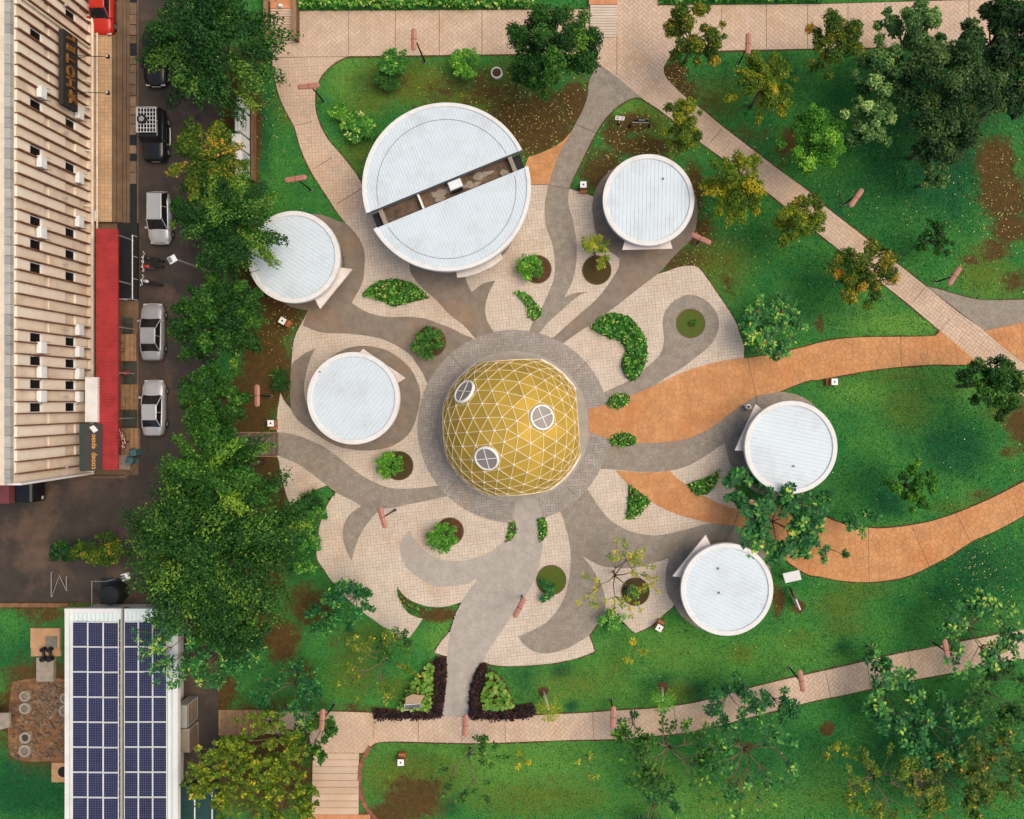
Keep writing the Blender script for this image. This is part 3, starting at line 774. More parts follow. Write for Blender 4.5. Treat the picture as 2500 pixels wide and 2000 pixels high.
A45 = math.radians(45)
path('promenade', 'promenade', 0.026, 0.042, M['joint'], M['paver_warm'], herring(bounds(OUT['promenade']), 0.28, A45, 0.026))
path('garden_path', 'west_path', 0.027, 0.043, M['joint'], M['paver_warm'], pinwheel(bounds(OUT['west_path']), 0.26, 0.05, 0.024), [OUT['plaza']])
path('diagonal_path', 'diagonal_path', 0.031, 0.047, M['joint'], M['paver_warm'], pinwheel(bounds(OUT['diagonal_path']), 0.27, math.radians(-38), 0.026))
path('lower_path', 'south_path', 0.026, 0.042, M['joint'], M['paver_warm'], herring(bounds(OUT['south_path']), 0.29, A45 + 0.12, 0.03))
plaza = path('plaza', 'plaza', 0.034, 0.050, M['joint'], M['paver'], pinwheel(bounds(OUT['plaza']), 0.26, 0.10, 0.023), greys + oranges + ring_cover)
for i, k in enumerate(grey_names):
    dark = k in ('northwest_grey', 'northeast_grey', 'west_grey', 'centre_north_grey')
    slab('grey_swirl_path', OUT[k], -0.04, 0.056 + 0.0042 * (i % 3) , M['grey_dark'] if dark else (M['pale_grey'] if k == 'south_grey' else M['grey']))
slab('grey_path', OUT['east_grey'], -0.04, 0.0275, M['grey'])
for k in orange_names:
    lift = 0.014 if k in ('east_main_orange', 'southeast_orange', 'north_orange') else 0.0
    o = slab('orange_path', OUT[k], -0.04, 0.056 + lift, M['joint_orange'])
    pave(OUT[k], crazy(bounds(OUT[k]), 0.47, 0, 0.024), 0.05 + lift, 0.070 + lift, (RING_IN,) if k == 'east_main_orange' else (), 'flagstones', M['flag_orange'], o)

# ring of small grey setts round the dome, open to the south and east
ro = slab('ring_path', RING_OUT, -0.04, 0.076, M['joint_grey'])
gap_s = smooth([(1258, 1200), (1306, 1200), (1311, 1222), (1326, 1266), (1322, 1300), (1250, 1300), (1252, 1274), (1257, 1228)])
gap_e = straight([(1420, 1003), (1520, 985), (1520, 1075), (1420, 1054)])
pave(RING_OUT, pinwheel(bounds(RING_OUT), 0.215, 0.06, 0.026), 0.07, 0.088, (circ(*RING_C, 176), gap_s, gap_e), 'setts', M['paver_ring'], ro)
slab('dome_apron', RING_IN, 0.0, 0.094, M['pale_grey'])
slab('dome_entrance_pad', gap_s, 0.0, 0.098, M['pale_grey'])
eo = clip_convex(OUT['east_main_orange'], [G(1437, 1090), G(1496, 1090), G(1496, 970), G(1437, 970)])
o = slab('orange_path', eo, 0.0, 0.1, M['joint_orange'])
pave(eo, crazy(bounds(eo), 0.47, 0, 0.024), 0.09, 0.112, (), 'flagstones', M['flag_orange'], o)

# expansion joints cut across the paving
def joint_line(p, q, z, m, w=0.04):
    a, b = Vector(G(*p)), Vector(G(*q))
    d = (b - a).normalized(); n = Vector((-d.y, d.x)) * w / 2
    return MB().prism([tuple(a + n), tuple(a - n), tuple(b - n), tuple(b + n)], z - 0.01, z).build('expansion_joint', m)
JD = mat('dark_joint', (0.17, 0.11, 0.07), 0.95)  # plain dark brown of the expansion joints
for p, q, z in [((851, 26), (851, 137), .046), ((966, 26), (966, 136), .046), ((1073, 26), (1073, 136), .046), ((1177, 25), (1177, 134), .046), ((667, 141), (845, 139), .049), ((1762, 20), (1762, 124), .046), ((1871, 13), (1871, 121), .046), ((1971, 12), (1971, 118), .046), ((2070, 10), (2070, 116), .046), ((2160, 8), (2160, 115), .046), ((2262, 6), (2262, 113), .046), ((2365, 2), (2365, 111), .046),
                ((721, 308), (762, 297), .049), ((764, 414), (810, 386), .049), ((822, 499), (882, 462), .057), ((1824, 874), (1846, 968), .090), ((1846, 968), (1848, 1000), .07), ((1804, 1244), (1790, 1284), .09), ((1790, 1284), (1769, 1322), .07), ((2225, 1284), (2268, 1383), .09), ((2333, 1253), (2368, 1322), .09), ((2119, 1289), (2121, 1419), .09), ((2198, 823), (2200, 896), .09),
                ((1022, 1747), (1021, 1812), .046), ((1128, 1749), (1128, 1813), .046), ((1233, 1749), (1234, 1811), .046), ((1447, 1739), (1449, 1805), .046), ((1548, 1732), (1550, 1801), .046), ((1645, 1725), (1652, 1792), .046), ((2014, 1638), (2028, 1702), .046), ((2116, 1615), (2125, 1680), .046), ((2218, 1590), (2226, 1660), .046), ((2228, 737), (2260, 700), .052), ((2294, 808), (2318, 777), .052), ((1762, 316), (1735, 348), .052), ((913, 1741), (913, 1800), .046), ((1506, 16), (1506, 185), .052),
                ((1296, 451), (1340, 451), .092), ((1340, 452), (1390, 462), .07), ((1100, 868), (1135, 905), .1), ((1398, 915), (1437, 880), .1), ((1090, 1200), (1115, 1175), .1), ((1385, 1190), (1410, 1212), .1), ((1404, 304), (1455, 325), .07), ((1830, 575), (1872, 525), .07)][:-1]:
    o = joint_line(p, q, z, JD)
    o['kind'] = 'structure'

# ------------------------------------------------------------------ where grass may grow
MX0, MY0, MR = -60.0, -45.0, 0.1
MASK = np.zeros((1150, 900), bool)          # True on hard ground
def mark(poly):
    b = bounds(poly)
    i0, i1 = max(0, int((b[0] - MX0) / MR)), min(MASK.shape[0], int((b[2] - MX0) / MR) + 2)
    j0, j1 = max(0, int((b[1] - MY0) / MR)), min(MASK.shape[1], int((b[3] - MY0) / MR) + 2)
    if i1 <= i0 or j1 <= j0: return
    X, Y = np.meshgrid(MX0 + (np.arange(i0, i1) + .5) * MR, MY0 + (np.arange(j0, j1) + .5) * MR, indexing='ij')
    MASK[i0:i1, j0:j1] |= inside(poly, X, Y)
for k, pl in OUT.items(): mark(pl)
mark(ROAD); mark(RING_OUT)
for q_ in ([(-200, -200), (340, -200), (340, 1165), (-200, 1165)], [(22, 1660), (205, 1660), (205, 1860), (22, 1860)], [(78, 1530), (152, 1530), (152, 1662), (78, 1662)], [(160, 1480), (460, 1480), (460, 2100), (160, 2100)], [(755, 1830), (882, 1830), (890, 1960), (900, 2100), (755, 2100)], [(534, 1730), (645, 1730), (645, 1796), (534, 1796)], [(576, 1054), (680, 1054), (680, 1116), (576, 1116)]):
    mark(straight(q_))
def hard(x, y):
    i = np.clip(((x - MX0) / MR).astype(int), 0, MASK.shape[0] - 1)
    j = np.clip(((y - MY0) / MR).astype(int), 0, MASK.shape[1] - 1)
    return MASK[i, j]
# ------------------------------------------------------------------ round pavilions
def roof_sheet(r, dirang, pitch, cut=None, zc=0.0, ribh=0.035, tilt=0.0):
    """ribbed sheet clipped to a circle; cut=(normal angle, lo, hi) keeps lo < n.p < hi (ribs run along n)"""
    ca, sa = math.cos(dirang), math.sin(dirang)      # rib direction
    us = []
    n = int(r / pitch) + 1
    for i in range(-n, n + 1):
        u = i * pitch
        us += [(u - pitch * 0.5, 0.0), (u + pitch * 0.5 - 0.075, 0.0), (u + pitch * 0.5 - 0.055, ribh), (u + pitch * 0.5 - 0.02, ribh)]
    us = [(u, z) for u, z in us if abs(u) < r * 0.9995]
    us = [(-r * 0.9996, 0.0)] + us + [(r * 0.9996, 0.0)]
    P, Fc, T = [], [], []
    for u, z in us:
        h = math.sqrt(max(0, r * r - u * u))
        v0, v1 = -h, h
        if cut:
            v0, v1 = max(v0, cut[0]), min(v1, cut[1])
            if v1 < v0: v0 = v1 = (cut[0] if cut[0] > -r else cut[1])
        for v in (v0, v1):
            P.append((u * -sa + v * ca, u * ca + v * sa, zc + z + tilt * v))
    mb = MB()
    mb.add(P, [(2 * i, 2 * i + 2, 2 * i + 3, 2 * i + 1)[::-1] for i in range(len(us) - 1)])
    return mb

ZR = 3.3
def pavilion(px, py, r_px, seam_deg, label, canopy=None, vents=()):
    x, y, _ = at(px, py, ZR)
    k = (H - ZR) / H
    r = r_px / S * k
    root = thing('round_pavilion', label, 'pavilion', (x, y, 0), 0, 'small round white-roofed pavilions round the dome')
    rw = r - 0.62
    MB().lathe([(rw - 0.2, 0.05), (rw, 0.05), (rw, ZR - 0.25), (rw - 0.2, ZR - 0.25)], 64).build('wall', M['pavwall'], root, True)
    MB().lathe([(0.01, ZR - 0.26), (r - 0.06, ZR - 0.26), (r - 0.06, ZR - 0.06), (0.01, ZR - 0.06)], 64).build('eave_slab', M['pavwall'], root)
    MB().lathe([(r - 0.37, ZR - 0.10), (r - 0.37, ZR + 0.07), (r - 0.33, ZR + 0.10), (r - 0.03, ZR + 0.10), (r, ZR + 0.06), (r, ZR - 0.34), (r - 0.05, ZR - 0.34), (r - 0.05, ZR - 0.10)], 96).build('rim', M['rim'], root, False)
    sh = roof_sheet(r - 0.36, math.radians(seam_deg), 0.30, zc=ZR, ribh=0.02).build('roof_sheet', M['roof'], root)
    for k2 in range(14):       # seams between the rim's sheet-metal lengths
        t = 2 * math.pi * (k2 + random.random() * 0.3) / 14
        MB().box(r - 0.375, r - 0.005, -0.008, 0.008, ZR + 0.095, ZR + 0.104, Matrix.Rotation(t, 4, 'Z')).build('rim_seam', M['pavwall'], root)
    for (vx, vy) in vents:
        qx, qy, _ = at(vx, vy, ZR)
        MB().lathe([(0.0, 0.16), (0.07, 0.15), (0.08, 0.0)], 10, (qx - x, qy - y, ZR)).build('roof_vent', M['seam'], root)
    if canopy:
        zc = 2.6
        pts = [at(a, b, zc)[:2] for a, b in canopy]
        MB().prism([(p[0] - x, p[1] - y) for p in pts], zc - 0.18, zc).build('entrance_canopy', M['canopy'], root)
        cx = sum(p[0] for p in pts) / len(pts) - x; cy = sum(p[1] for p in pts) / len(pts) - y
        an = math.atan2(cy, cx)
        MB().box(rw - 0.02, rw + 0.05, -0.9, 0.9, 0.1, 2.2, Matrix.Rotation(an, 4, 'Z')).build('door', M['darkglass'], root)
    return root

pavilion(717.5, 628, 112.5, -33, 'round pavilion half under a tree, overlapping the leafy crown beside the road', [(827, 653), (860, 657), (781, 754), (769, 731), (760, 700), (800, 640)])
pavilion(863, 972.5, 113, 52, 'round white-roofed pavilion directly west of the gold dome', [(886, 852), (990, 923), (969, 936), (930, 940), (870, 870)], [(782, 908)])
pavilion(1583, 489, 112, 89, 'round white-roofed pavilion north of the dome beside the diagonal path', [(1528, 580), (1519, 610), (1642, 607), (1634, 580), (1580, 560)], [(1619, 437)])
pavilion(1930.5, 1092, 113.5, -12, 'round white-roofed pavilion on the lawn south of the orange path', [(1845, 987), (1794, 1100), (1822, 1101), (1870, 1060), (1862, 1000)], [(1937, 1138), (1808 + 130, 1138)][:1])
pavilion(1774.5, 1439, 113, -25, 'southernmost round white-roofed pavilion, with a stained entrance canopy', [(1723, 1306), (1737, 1334), (1740, 1370), (1680, 1412), (1642, 1407)], [(1755, 1447), (1753, 1388)])

# the large pavilion, its roof split in two by a gutter court
ZF = 4.3
fx, fy, _ = at(1090, 457, ZF)
kf = (H - ZF) / H
RF = 206 / S * kf
root = thing('split_roof_pavilion', 'largest round pavilion with its white roof split in two by a dark diagonal gap', 'pavilion', (fx, fy, 0))
na = math.radians(112.2)                      # direction across the gap
g_hi, g_lo = 14.5 / S * kf, -28.5 / S * kf
rw = RF - 0.75
MB().lathe([(rw - 0.25, 0.05), (rw, 0.05), (rw, ZF - 0.95), (rw - 0.25, ZF - 0.95)], 96).build('wall', M['pavwall'], root, True)
MB().lathe([(0.01, ZF - 1.0), (rw - 0.01, ZF - 1.0), (rw - 0.01, ZF - 0.9), (0.01, ZF - 0.9)], 64).build('flat_deck', M['roofdirt'], root)
for lo, hi, nm in ((g_hi, RF + 1, 'upper'), (-RF - 1, g_lo, 'lower')):
    roof_sheet(RF - 0.30, na, 0.235, (lo, hi), ZF, 0.018).build('roof_sheet', M['roof'], root)
    edge = g_hi if nm == 'upper' else g_lo
    t0 = math.asin(edge / RF)
    a0, a1 = (na - math.pi / 2 + t0, na + math.pi / 2 - t0) if nm == 'upper' else (na + math.pi / 2 - t0, na + 1.5 * math.pi + t0)
    MB().lathe([(RF - 0.31, ZF - 0.08), (RF - 0.31, ZF + 0.06), (RF - 0.27, ZF + 0.09), (RF - 0.03, ZF + 0.09), (RF, ZF + 0.05), (RF, ZF - 0.45), (RF - 0.06, ZF - 0.45), (RF - 0.06, ZF - 0.08)], 72, a0=a0, a1=a1).build('rim', M['rim'], root)
    # soffit below the sheet and flashing along the cut
    hw = math.sqrt(RF * RF - edge * edge)
    R = Matrix.Rotation(na, 4, 'Z')
    s = 1 if nm == 'upper' else -1
    MB().box(*sorted((edge, edge + s * 0.10)), -hw, hw, ZF - 0.45, ZF + 0.045, R).build('flashing', M['roof'], root)
    MB().box(*sorted((edge - s * 0.012, edge - s * 0.002)), -hw, hw, ZF - 0.40, ZF + 0.02, R).build('gutter', M['seam'], root)
    # the faint ring seam on the sheet
    off = 10 / S
    ring = []
    for q in range(73):
        t = a0 + (a1 - a0) * q / 72
        rr_ = RF - 1.12 - 0.15 * math.sin(t)
        px_, py_ = rr_ * math.cos(t), rr_ * math.sin(t)
        v = px_ * math.cos(na) + py_ * math.sin(na)
        if (nm == 'upper' and v > edge + 0.12) or (nm == 'lower' and v < edge - 0.12):
            ring.append((px_, py_, ZF + 0.022))
    MB().tube(ring, 0.016, 4).build('ring_seam', M['seam'], root)
R = Matrix.Rotation(na, 4, 'Z')
for u, w, m_ in ((5.35, 0.16, 'concrete'), (-5.3, 0.16, 'concrete'), (2.25, 0.07, 'white')):
    MB().box(g_lo + 0.02, g_hi - 0.02, u - w, u + w, ZF - 0.88, ZF - 0.35, R).build('gap_beam', M[m_], root)
for u0, u1 in ((-5.9, -5.55), (5.6, 5.95)):
    MB().box(g_lo, g_hi, u0 - 0.2, u1 + 0.2, ZF - 0.89, ZF - 0.85, R).build('gap_end_sheet', M['black'], root)  # thin black sheet at each end of the gap
rg = random.Random(2)
for k2 in range(9):
    u = rg.uniform(-4.6, 1.2)
    c0 = (rg.uniform(g_lo + .3, g_hi - .3), u)
    pl = [(c0[0] + rg.uniform(.12, .4) * math.cos(t), c0[1] + rg.uniform(.25, .6) * math.sin(t)) for t in np.linspace(0, 2 * math.pi, 9)[:-1]]
    pl = [tuple((R @ Vector((a, b, 0)))[:2]) for a, b in pl]
    MB().prism(pl, ZF - 0.895, ZF - 0.872 + 0.002 * k2).build('mortar_patch', M['concrete'], root)
ux, uy, _ = at(1112, 452, ZF - 0.4)
un = thing('condenser_unit', 'white condenser unit standing in the gap of the split roof', 'condenser', (ux, uy, ZF - 0.9), na)
MB().box(-0.33, 0.33, -0.52, 0.52, 0.06, 0.75, bev=0.06).build('case', M['acwhite'], un)
MB().box(-0.45, -0.34, -0.4, 0.45, 0.15, 0.62).build('fan_grille', M['black'], un)
MB().box(-0.3, 0.3, -0.45, -0.35, -0.02, 0.06).box(-0.3, 0.3, 0.35, 0.45, -0.02, 0.06).build('feet', M['black'], un)
zc = 3.0
fc = [at(a, b, zc)[:2] for a, b in [(1114, 663), (1116, 678), (1135, 676), (1165, 668), (1200, 652), (1229, 631), (1220, 615), (1180, 620), (1120, 650)]]
MB().prism([(p[0] - fx, p[1] - fy) for p in fc], zc - 0.2, zc).build('entrance_canopy', M['canopy'], root)

# ------------------------------------------------------------------ the gold geodesic dome
def geodesic(freq, rot):
    phi = math.atan(0.5)
    top = [Vector((0, 0, 1))] + [Vector((math.cos(phi) * math.cos(rot + 2 * math.pi * k / 5), math.cos(phi) * math.sin(rot + 2 * math.pi * k / 5), math.sin(phi))) for k in range(5)] \
        + [Vector((math.cos(phi) * math.cos(rot + 2 * math.pi * (k + .5) / 5), math.cos(phi) * math.sin(rot + 2 * math.pi * (k + .5) / 5), -math.sin(phi))) for k in range(5)]
    fs = []
    for k in range(5):
        k1 = (k + 1) % 5
        fs += [(0, 1 + k, 1 + k1), (1 + k, 6 + k, 1 + k1), (6 + k, 6 + k1, 1 + k1)]
    key, verts, tris = {}, [], []
    def vid(p):
        p = p.normalized()
        kk = (round(p.x, 4), round(p.y, 4), round(p.z, 4))
        if kk not in key:
            key[kk] = len(verts); verts.append(p)
        return key[kk]
    for a, b, c in fs:
        A, B, Cc = top[a], top[b], top[c]
        g = {}
        for i in range(freq + 1):
            for j in range(freq + 1 - i):
                g[i, j] = vid(A + (B - A) * (i / freq) + (Cc - A) * (j / freq))
        for i in range(freq):
            for j in range(freq - i):
                tris.append((g[i, j], g[i + 1, j], g[i, j + 1]))
                if i + j < freq - 1:
                    tris.append((g[i + 1, j], g[i + 1, j + 1], g[i, j + 1]))
    return verts, tris

dcx, dcy = G(*RING_C)
RD, DZ = 5.80, 0.75
dome = thing('geodesic_dome', 'gold geodesic dome with cream struts and three round skylights', 'dome', (dcx, dcy, 0))
gv, gt = geodesic(6, math.radians(-31))
planes = [(Vector((0, 0, 1)), 0.0)] + [(Vector((-math.cos(math.radians(a)), -math.sin(math.radians(a)), 0)), -0.895 * RD) for a in (4, 94, 184, 274)]
def clip3(poly):
    for n, d in planes:
        out = []
        for i in range(len(poly)):
            p, q = poly[i - 1], poly[i]
            sp, sq = p.dot(n) - d, q.dot(n) - d
            if (sp >= 0) != (sq >= 0):
                out.append(p.lerp(q, sp / (sp - sq)))
            if sq >= 0: out.append(q)
        poly = out
        if len(poly) < 3: return []
    return poly
edges = set()
gold_pieces = []
for t in gt:
    P = [gv[i] * RD for i in t]
    for a, b in ((0, 1), (1, 2), (2, 0)):
        edges.add(tuple(sorted((t[a], t[b]))))
    pl = clip3(P)
    if len(pl) < 3: continue
    n = (P[1] - P[0]).cross(P[2] - P[0]).normalized()
    if n.dot(P[0]) < 0: n = -n; pl = pl[::-1]
    area = sum(((pl[i] - pl[0]).cross(pl[i + 1] - pl[0])).length for i in range(1, len(pl) - 1)) / 2
    if area < 0.01: continue
    gold_pieces.append((pl, n, area))
gold_pieces.sort(key=lambda g: -g[2] * max(0.05, g[1].z))
rest = MB()
for i, (pl, n, area) in enumerate(gold_pieces):
    k = len(pl)
    up = [p + n * 0.012 + Vector((0, 0, DZ)) for p in pl]
    dn = [p - n * 0.02 + Vector((0, 0, DZ)) for p in pl]
    Fc = [tuple(range(k)), tuple(range(2 * k - 1, k - 1, -1))] + [(k + j, k + (j + 1) % k, (j + 1) % k, j) for j in range(k)]
    if i < 300:
        MB().add(up + dn, Fc, random.random()).build('gold_panel', M['gold'], dome)
    else:
        rest.add(up + dn, Fc, random.random())
if rest.v: rest.build('gold_panels', M['gold'], dome)['kind'] = 'stuff'
def strut(a, b, w, h):
    d = (b - a); L = d.length; d = d.normalized()
    up = ((a + b) / 2).normalized(); sd = d.cross(up).normalized(); up = sd.cross(d)
    P = []
    for q in (a, b):
        for s1, s2 in ((-1, -1), (1, -1), (1, 1), (-1, 1)):
            P.append(q + sd * (w / 2 * s1) + up * (h * (0.5 + 0.5 * s2)) + Vector((0, 0, DZ)))
    return P, [(0, 1, 5, 4), (1, 2, 6, 5), (2, 3, 7, 6), (3, 0, 4, 7), (3, 2, 1, 0), (4, 5, 6, 7)]
segs = []
for a, b in edges:
    p, q = gv[a] * RD, gv[b] * RD
    ok = True
    for n, d in planes:
        sp, sq = p.dot(n) - d, q.dot(n) - d
        if sp < 0 and sq < 0: ok = False; break
        if sp < 0: p = p.lerp(q, sp / (sp - sq))
        elif sq < 0: q = q.lerp(p, sq / (sq - sp))
    if ok and (q - p).length > 0.1: segs.append((p, q))
segs.sort(key=lambda s: -(s[0].z + s[1].z))
rest = MB()
for i, (p, q) in enumerate(segs):
    P, Fc = strut(p, q, 0.05, 0.045)
    if i < 300: MB().add(P, Fc).build('strut', M['strut'], dome)
    else: rest.add(P, Fc)
if rest.v: rest.build('lower_struts', M['strut'], dome)['kind'] = 'stuff'
hubs = MB()
for v in gv:
    p = v * RD
    if all(p.dot(n) - d > 0.05 for n, d in planes):
        Rm = v.to_track_quat('Z', 'Y').to_matrix().to_4x4()
        Rm.translation = p + Vector((0, 0, DZ))
        prof = [(0.0, 0.085), (0.07, 0.068), (0.08, 0.05), (0.08, 0.0)]
        b0 = len(hubs.v)
        hubs.lathe(prof, 10)
        for j in range(b0, len(hubs.v)): hubs.v[j] = tuple(Rm @ Vector(hubs.v[j]))
hubs.build('hub_plates', M['hub'], dome)['kind'] = 'stuff'
# entrances where the dome is cut flat: frame, glazed door, and white kerb arcs between them
cuts = []
for a in (4, 94, 184, 274):
    t = math.radians(a); d = 0.895 * RD
    rr_ = math.sqrt(RD * RD - d * d)
    u = Vector((-math.sin(t), math.cos(t), 0)); n = Vector((math.cos(t), math.sin(t), 0))
    arc = [n * (d - 0.02) + u * (rr_ * math.cos(s)) + Vector((0, 0, rr_ * math.sin(s) + DZ)) for s in np.linspace(0, math.pi, 25)]
    MB().tube([p + n * 0.03 for p in arc], 0.045, 6).build('entrance_arch', M['strut'], dome)
    gl = [p - n * 0.12 for p in arc] + [n * (d - 0.14) - u * rr_ + Vector((0, 0, 0.1)), n * (d - 0.14) + u * rr_ + Vector((0, 0, 0.1))]
    MB().add(gl, [tuple(range(len(gl)))]).build('glazed_door', M['darkglass'], dome)
    cuts.append(math.acos(0.895))
half = math.acos(0.895)
for a in (4, 94, 184, 274):
    a0, a1 = math.radians(a) + half, math.radians(a + 90) - half
    MB().lathe([(RD - 0.05, DZ - 0.12), (RD - 0.05, DZ + 0.06), (RD + 0.10, DZ + 0.06), (RD + 0.10, DZ - 0.12)], 20, a0=a0, a1=a1).build('white_kerb', M['white'], dome)
    MB().lathe([(RD - 0.2, 0.09), (RD - 0.02, 0.09), (RD - 0.02, DZ - 0.1), (RD - 0.2, DZ - 0.1)], 20, a0=a0, a1=a1).build('plinth', M['pale_grey'], dome)
# round skylights seated on hubs
def dome_dir(px, py):
    """direction from the sphere's centre to the dome surface under a photograph pixel"""
    ray = Vector(((px - NX) / S, (NY - py) / S, -H)).normalized()
    o_ = Vector((0, 0, H)) - Vector((dcx, dcy, DZ))
    b_ = o_.dot(ray); c_ = o_.dot(o_) - RD * RD
    t = -b_ - math.sqrt(max(0, b_ * b_ - c_))
    return (o_ + ray * t).normalized()
for (sx, sy, sp) in ((1320, 1022, 5), (1190, 1113, 45), (1141, 961, 25)):
    dv = dome_dir(sx, sy)
    v = max(gv, key=lambda q: q.dot(dv))
    Rm = v.to_track_quat('Z', 'Y').to_matrix().to_4x4()
    Rm.translation = v * RD + Vector((0, 0, DZ))
    sk = bpy.data.objects.new('skylight', None); C.objects.link(sk); sk.parent = dome
    sk.matrix_local = Rm
    MB().lathe([(0.82, -0.1), (0.82, 0.11), (0.84, 0.13), (0.92, 0.13), (0.95, 0.09), (0.95, -0.22)], 40).build('frame', M['white'], sk)
    MB().lathe([(0.0, 0.08), (0.84, 0.08)], 40).build('pane', M['glass'], sk)
    aa = math.radians(sp)
    mb = MB()
    for q in (aa, aa + math.pi / 2):
        mb.box(-0.83, 0.83, -0.025, 0.025, 0.085, 0.12, Matrix.Rotation(q, 4, 'Z'))
    mb.build('mullion', M['white'], sk)

# ------------------------------------------------------------------ hotel on the west edge
XF = (225 - NX) / S
def fac(px, py):
    q = (px - NX) / S / XF
    z = H * (1 - 1 / q)
    return (NY - py) / S / q, z         # along the wall, height
ZH = 8.9
YN, YS = 38.0, -5.72
hotel = thing('hotel_building', 'cream two-storey hotel with brown vertical fins and many small windows', 'building', (XF - 5, 10, 0))
def hp(name, mb, m, parent=hotel, smooth_=False):
    return mb.build(name, m, parent, smooth_, True)
hp('wall', MB().box(XF - 14, XF, YS, YN, 0, ZH - 0.3), M['hotelwall'])
hp('roof', MB().box(XF - 14, XF - 0.45, YS - 0.12, YN, ZH - 0.29, ZH - 0.02), M['hotelroof'])
hp('end_trim', MB().box(XF - 14, XF + 0.5, YS - 0.16, YS - 0.005, 0.5, ZH - 0.31), M['rim'])
y = YN
i = 0
while y > YS + 0.1:
    L = random.uniform(0.58, 0.84)
    hp('coping_stone', MB().box(XF - 0.44, XF - 0.02, max(y - L, YS), y - 0.025, ZH - 0.29, ZH + 0.03 + random.uniform(-.01, .01), tone=random.random()), M['coping'])
    y -= L
Yk = [5.04 + 0.844 * k for k in range(-12, 40)]
fin_me = MB().box(0, 0.36, -0.045, 0.045, 0.75, ZH - 0.32).mesh('fin')
for yk in Yk:
    if YS < yk < YN:
        o = link('fin', fin_me, M['fin'], hotel)
        o.location = (5, yk - 10, 0)
        o.location.x = XF - hotel.location.x
win_bays = set()
UPPER = [96, 258, 367, 540, 598, 656, 823, 880, 939, 998]
LOWER = [48, 155, 304, 407, 569, 624, 675, 833, 885, 940, 997]
def bay(y): return math.floor((y - 5.04) / 0.844)
wins = []
for lst, pxm, z0, z1 in ((UPPER, 82, 6.1, 7.2), (LOWER, 167, 2.35, 3.4)):
    for py in lst:
        yy, _ = fac(pxm, py)
        b_ = bay(yy)
        yc = 5.04 + 0.844 * (b_ + 0.5)
        wins.append((b_, z0)); win_bays.add(b_)
        f = MB().box(XF, XF + 0.07, yc - 0.37, yc - 0.31, z0, z1).box(XF, XF + 0.07, yc + 0.31, yc + 0.37, z0, z1)
        f.box(XF, XF + 0.07, yc - 0.31, yc + 0.31, z1 - 0.07, z1).box(XF, XF + 0.13, yc - 0.37, yc + 0.37, z0 - 0.06, z0)
        w = hp('window', f, M['white'])
        hp('pane', MB().box(XF + 0.002, XF + 0.03, yc - 0.31, yc + 0.31, z0, z1 - 0.07), M['winglass'], w)
par = min(win_bays) % 2
for k in range(-13, 40):
    y0, y1 = 5.04 + 0.844 * k + 0.05, 5.04 + 0.844 * (k + 1) - 0.05
    if y0 < YS + 0.05 or y1 > YN: continue
    if k % 2 == par:
        spans = ((7.32, 8.55), (3.5, 6.0)) if k in win_bays else ((7.32, 8.55), (3.5, 7.25))
        spans = spans + ((0.8, 2.25),)
    else:
        spans = ((5.75, 8.55), (1.75, 5.2))
    for z0, z1 in spans:
        hp('facade_panel', MB().box(XF + 0.001, XF + (0.16 if k % 2 == par else 0.10), y0, y1, z0, z1), M['hotelpanel'] if k % 2 == par else M['hotelwall'])
hp('base_ledge', MB().box(XF + 0.001, XF + 0.5, YS, YN, 0.45, 0.72), M['hotelwall'])
hp('horizontal_pipe', MB().tube([(XF + 0.62, YS + 3.0, 0.95), (XF + 0.62, YN, 0.95)], 0.11, 10), M['pipe'])
hp('horizontal_pipe', MB().tube([(XF + 0.88, YS + 3.0, 0.75), (XF + 0.88, YN, 0.75)], 0.075, 8), M['pipe'])
hp('downpipe', MB().tube([(XF + 0.30, 28.4, 0.8), (XF + 0.30, 28.4, ZH - 0.5)], 0.10, 10), M['pipe'])
for py in (52, 202, 265, 370, 505, 795):
    yy = (NY - py) / S * 0.985
    hp('pipe_stub', MB().tube([(XF + 0.02, yy + .05, 1.2), (XF + 0.45, yy, 1.15), (XF + 0.62, yy, 0.95)], 0.085, 8), M['pipe'])
for px, py in ((147, 12), (149, 323), (149, 483), (149, 645), (150, 805), (150, 969), (150, 1141)):
    yy, z = fac(px, py)
    hp('wall_lamp', MB().tube([(XF, yy, z), (XF + 0.35, yy, z + 0.05)], 0.02, 5).lathe([(0.0, 0.05), (0.10, 0.03), (0.12, -0.05), (0, -0.05)], 10, (XF + 0.4, yy, z)), M['steel'])
# condenser units on the wall
def condenser(px, py, big=False, n=[0]):
    yy, z = fac(px, py)
    w = 0.5 if big else 0.36
    u = thing('wall_condenser', '', 'condenser', (XF + 0.18, yy, z - 0.35), 0, 'white condenser units along the hotel facade')
    MB().box(0.05, 0.05 + w, -0.42, 0.42, 0.0, 0.62, bev=0.03).build('case', M['acwhite'], u)
    mb = MB()
    for yy2 in (-0.44, 0.42):
        mb.box(-0.17, w + 0.12, yy2, yy2 + 0.025, -0.05, -0.01).box(w + 0.09, w + 0.12, yy2, yy2 + 0.025, -0.3, -0.01)
    mb.build('bracket', M['black'], u)
    MB().lathe([(0.0, 0.0), (0.24, 0.0), (0.25, -0.01)], 16).build('fan_grille', M['alu'], u).matrix_local = Matrix.Translation((w + 0.056, 0, 0.31)) @ Matrix.Rotation(math.pi / 2, 4, 'Y')
    pipe = MB().tube([(0.1, -0.45, 0.1), (0.0, -0.62, 0.15), (-0.12, -0.66, 0.5), (-0.12, -0.5, 0.95)] if not big else [(0, .4, .1), (-.1, .6, .2), (-.1, .9, .2)], 0.022, 5)
    pipe.build('refrigerant_pipe', M['black'], u)
    return u
ORD = ['first', 'second', 'third', 'fourth', 'fifth', 'sixth', 'seventh', 'eighth']
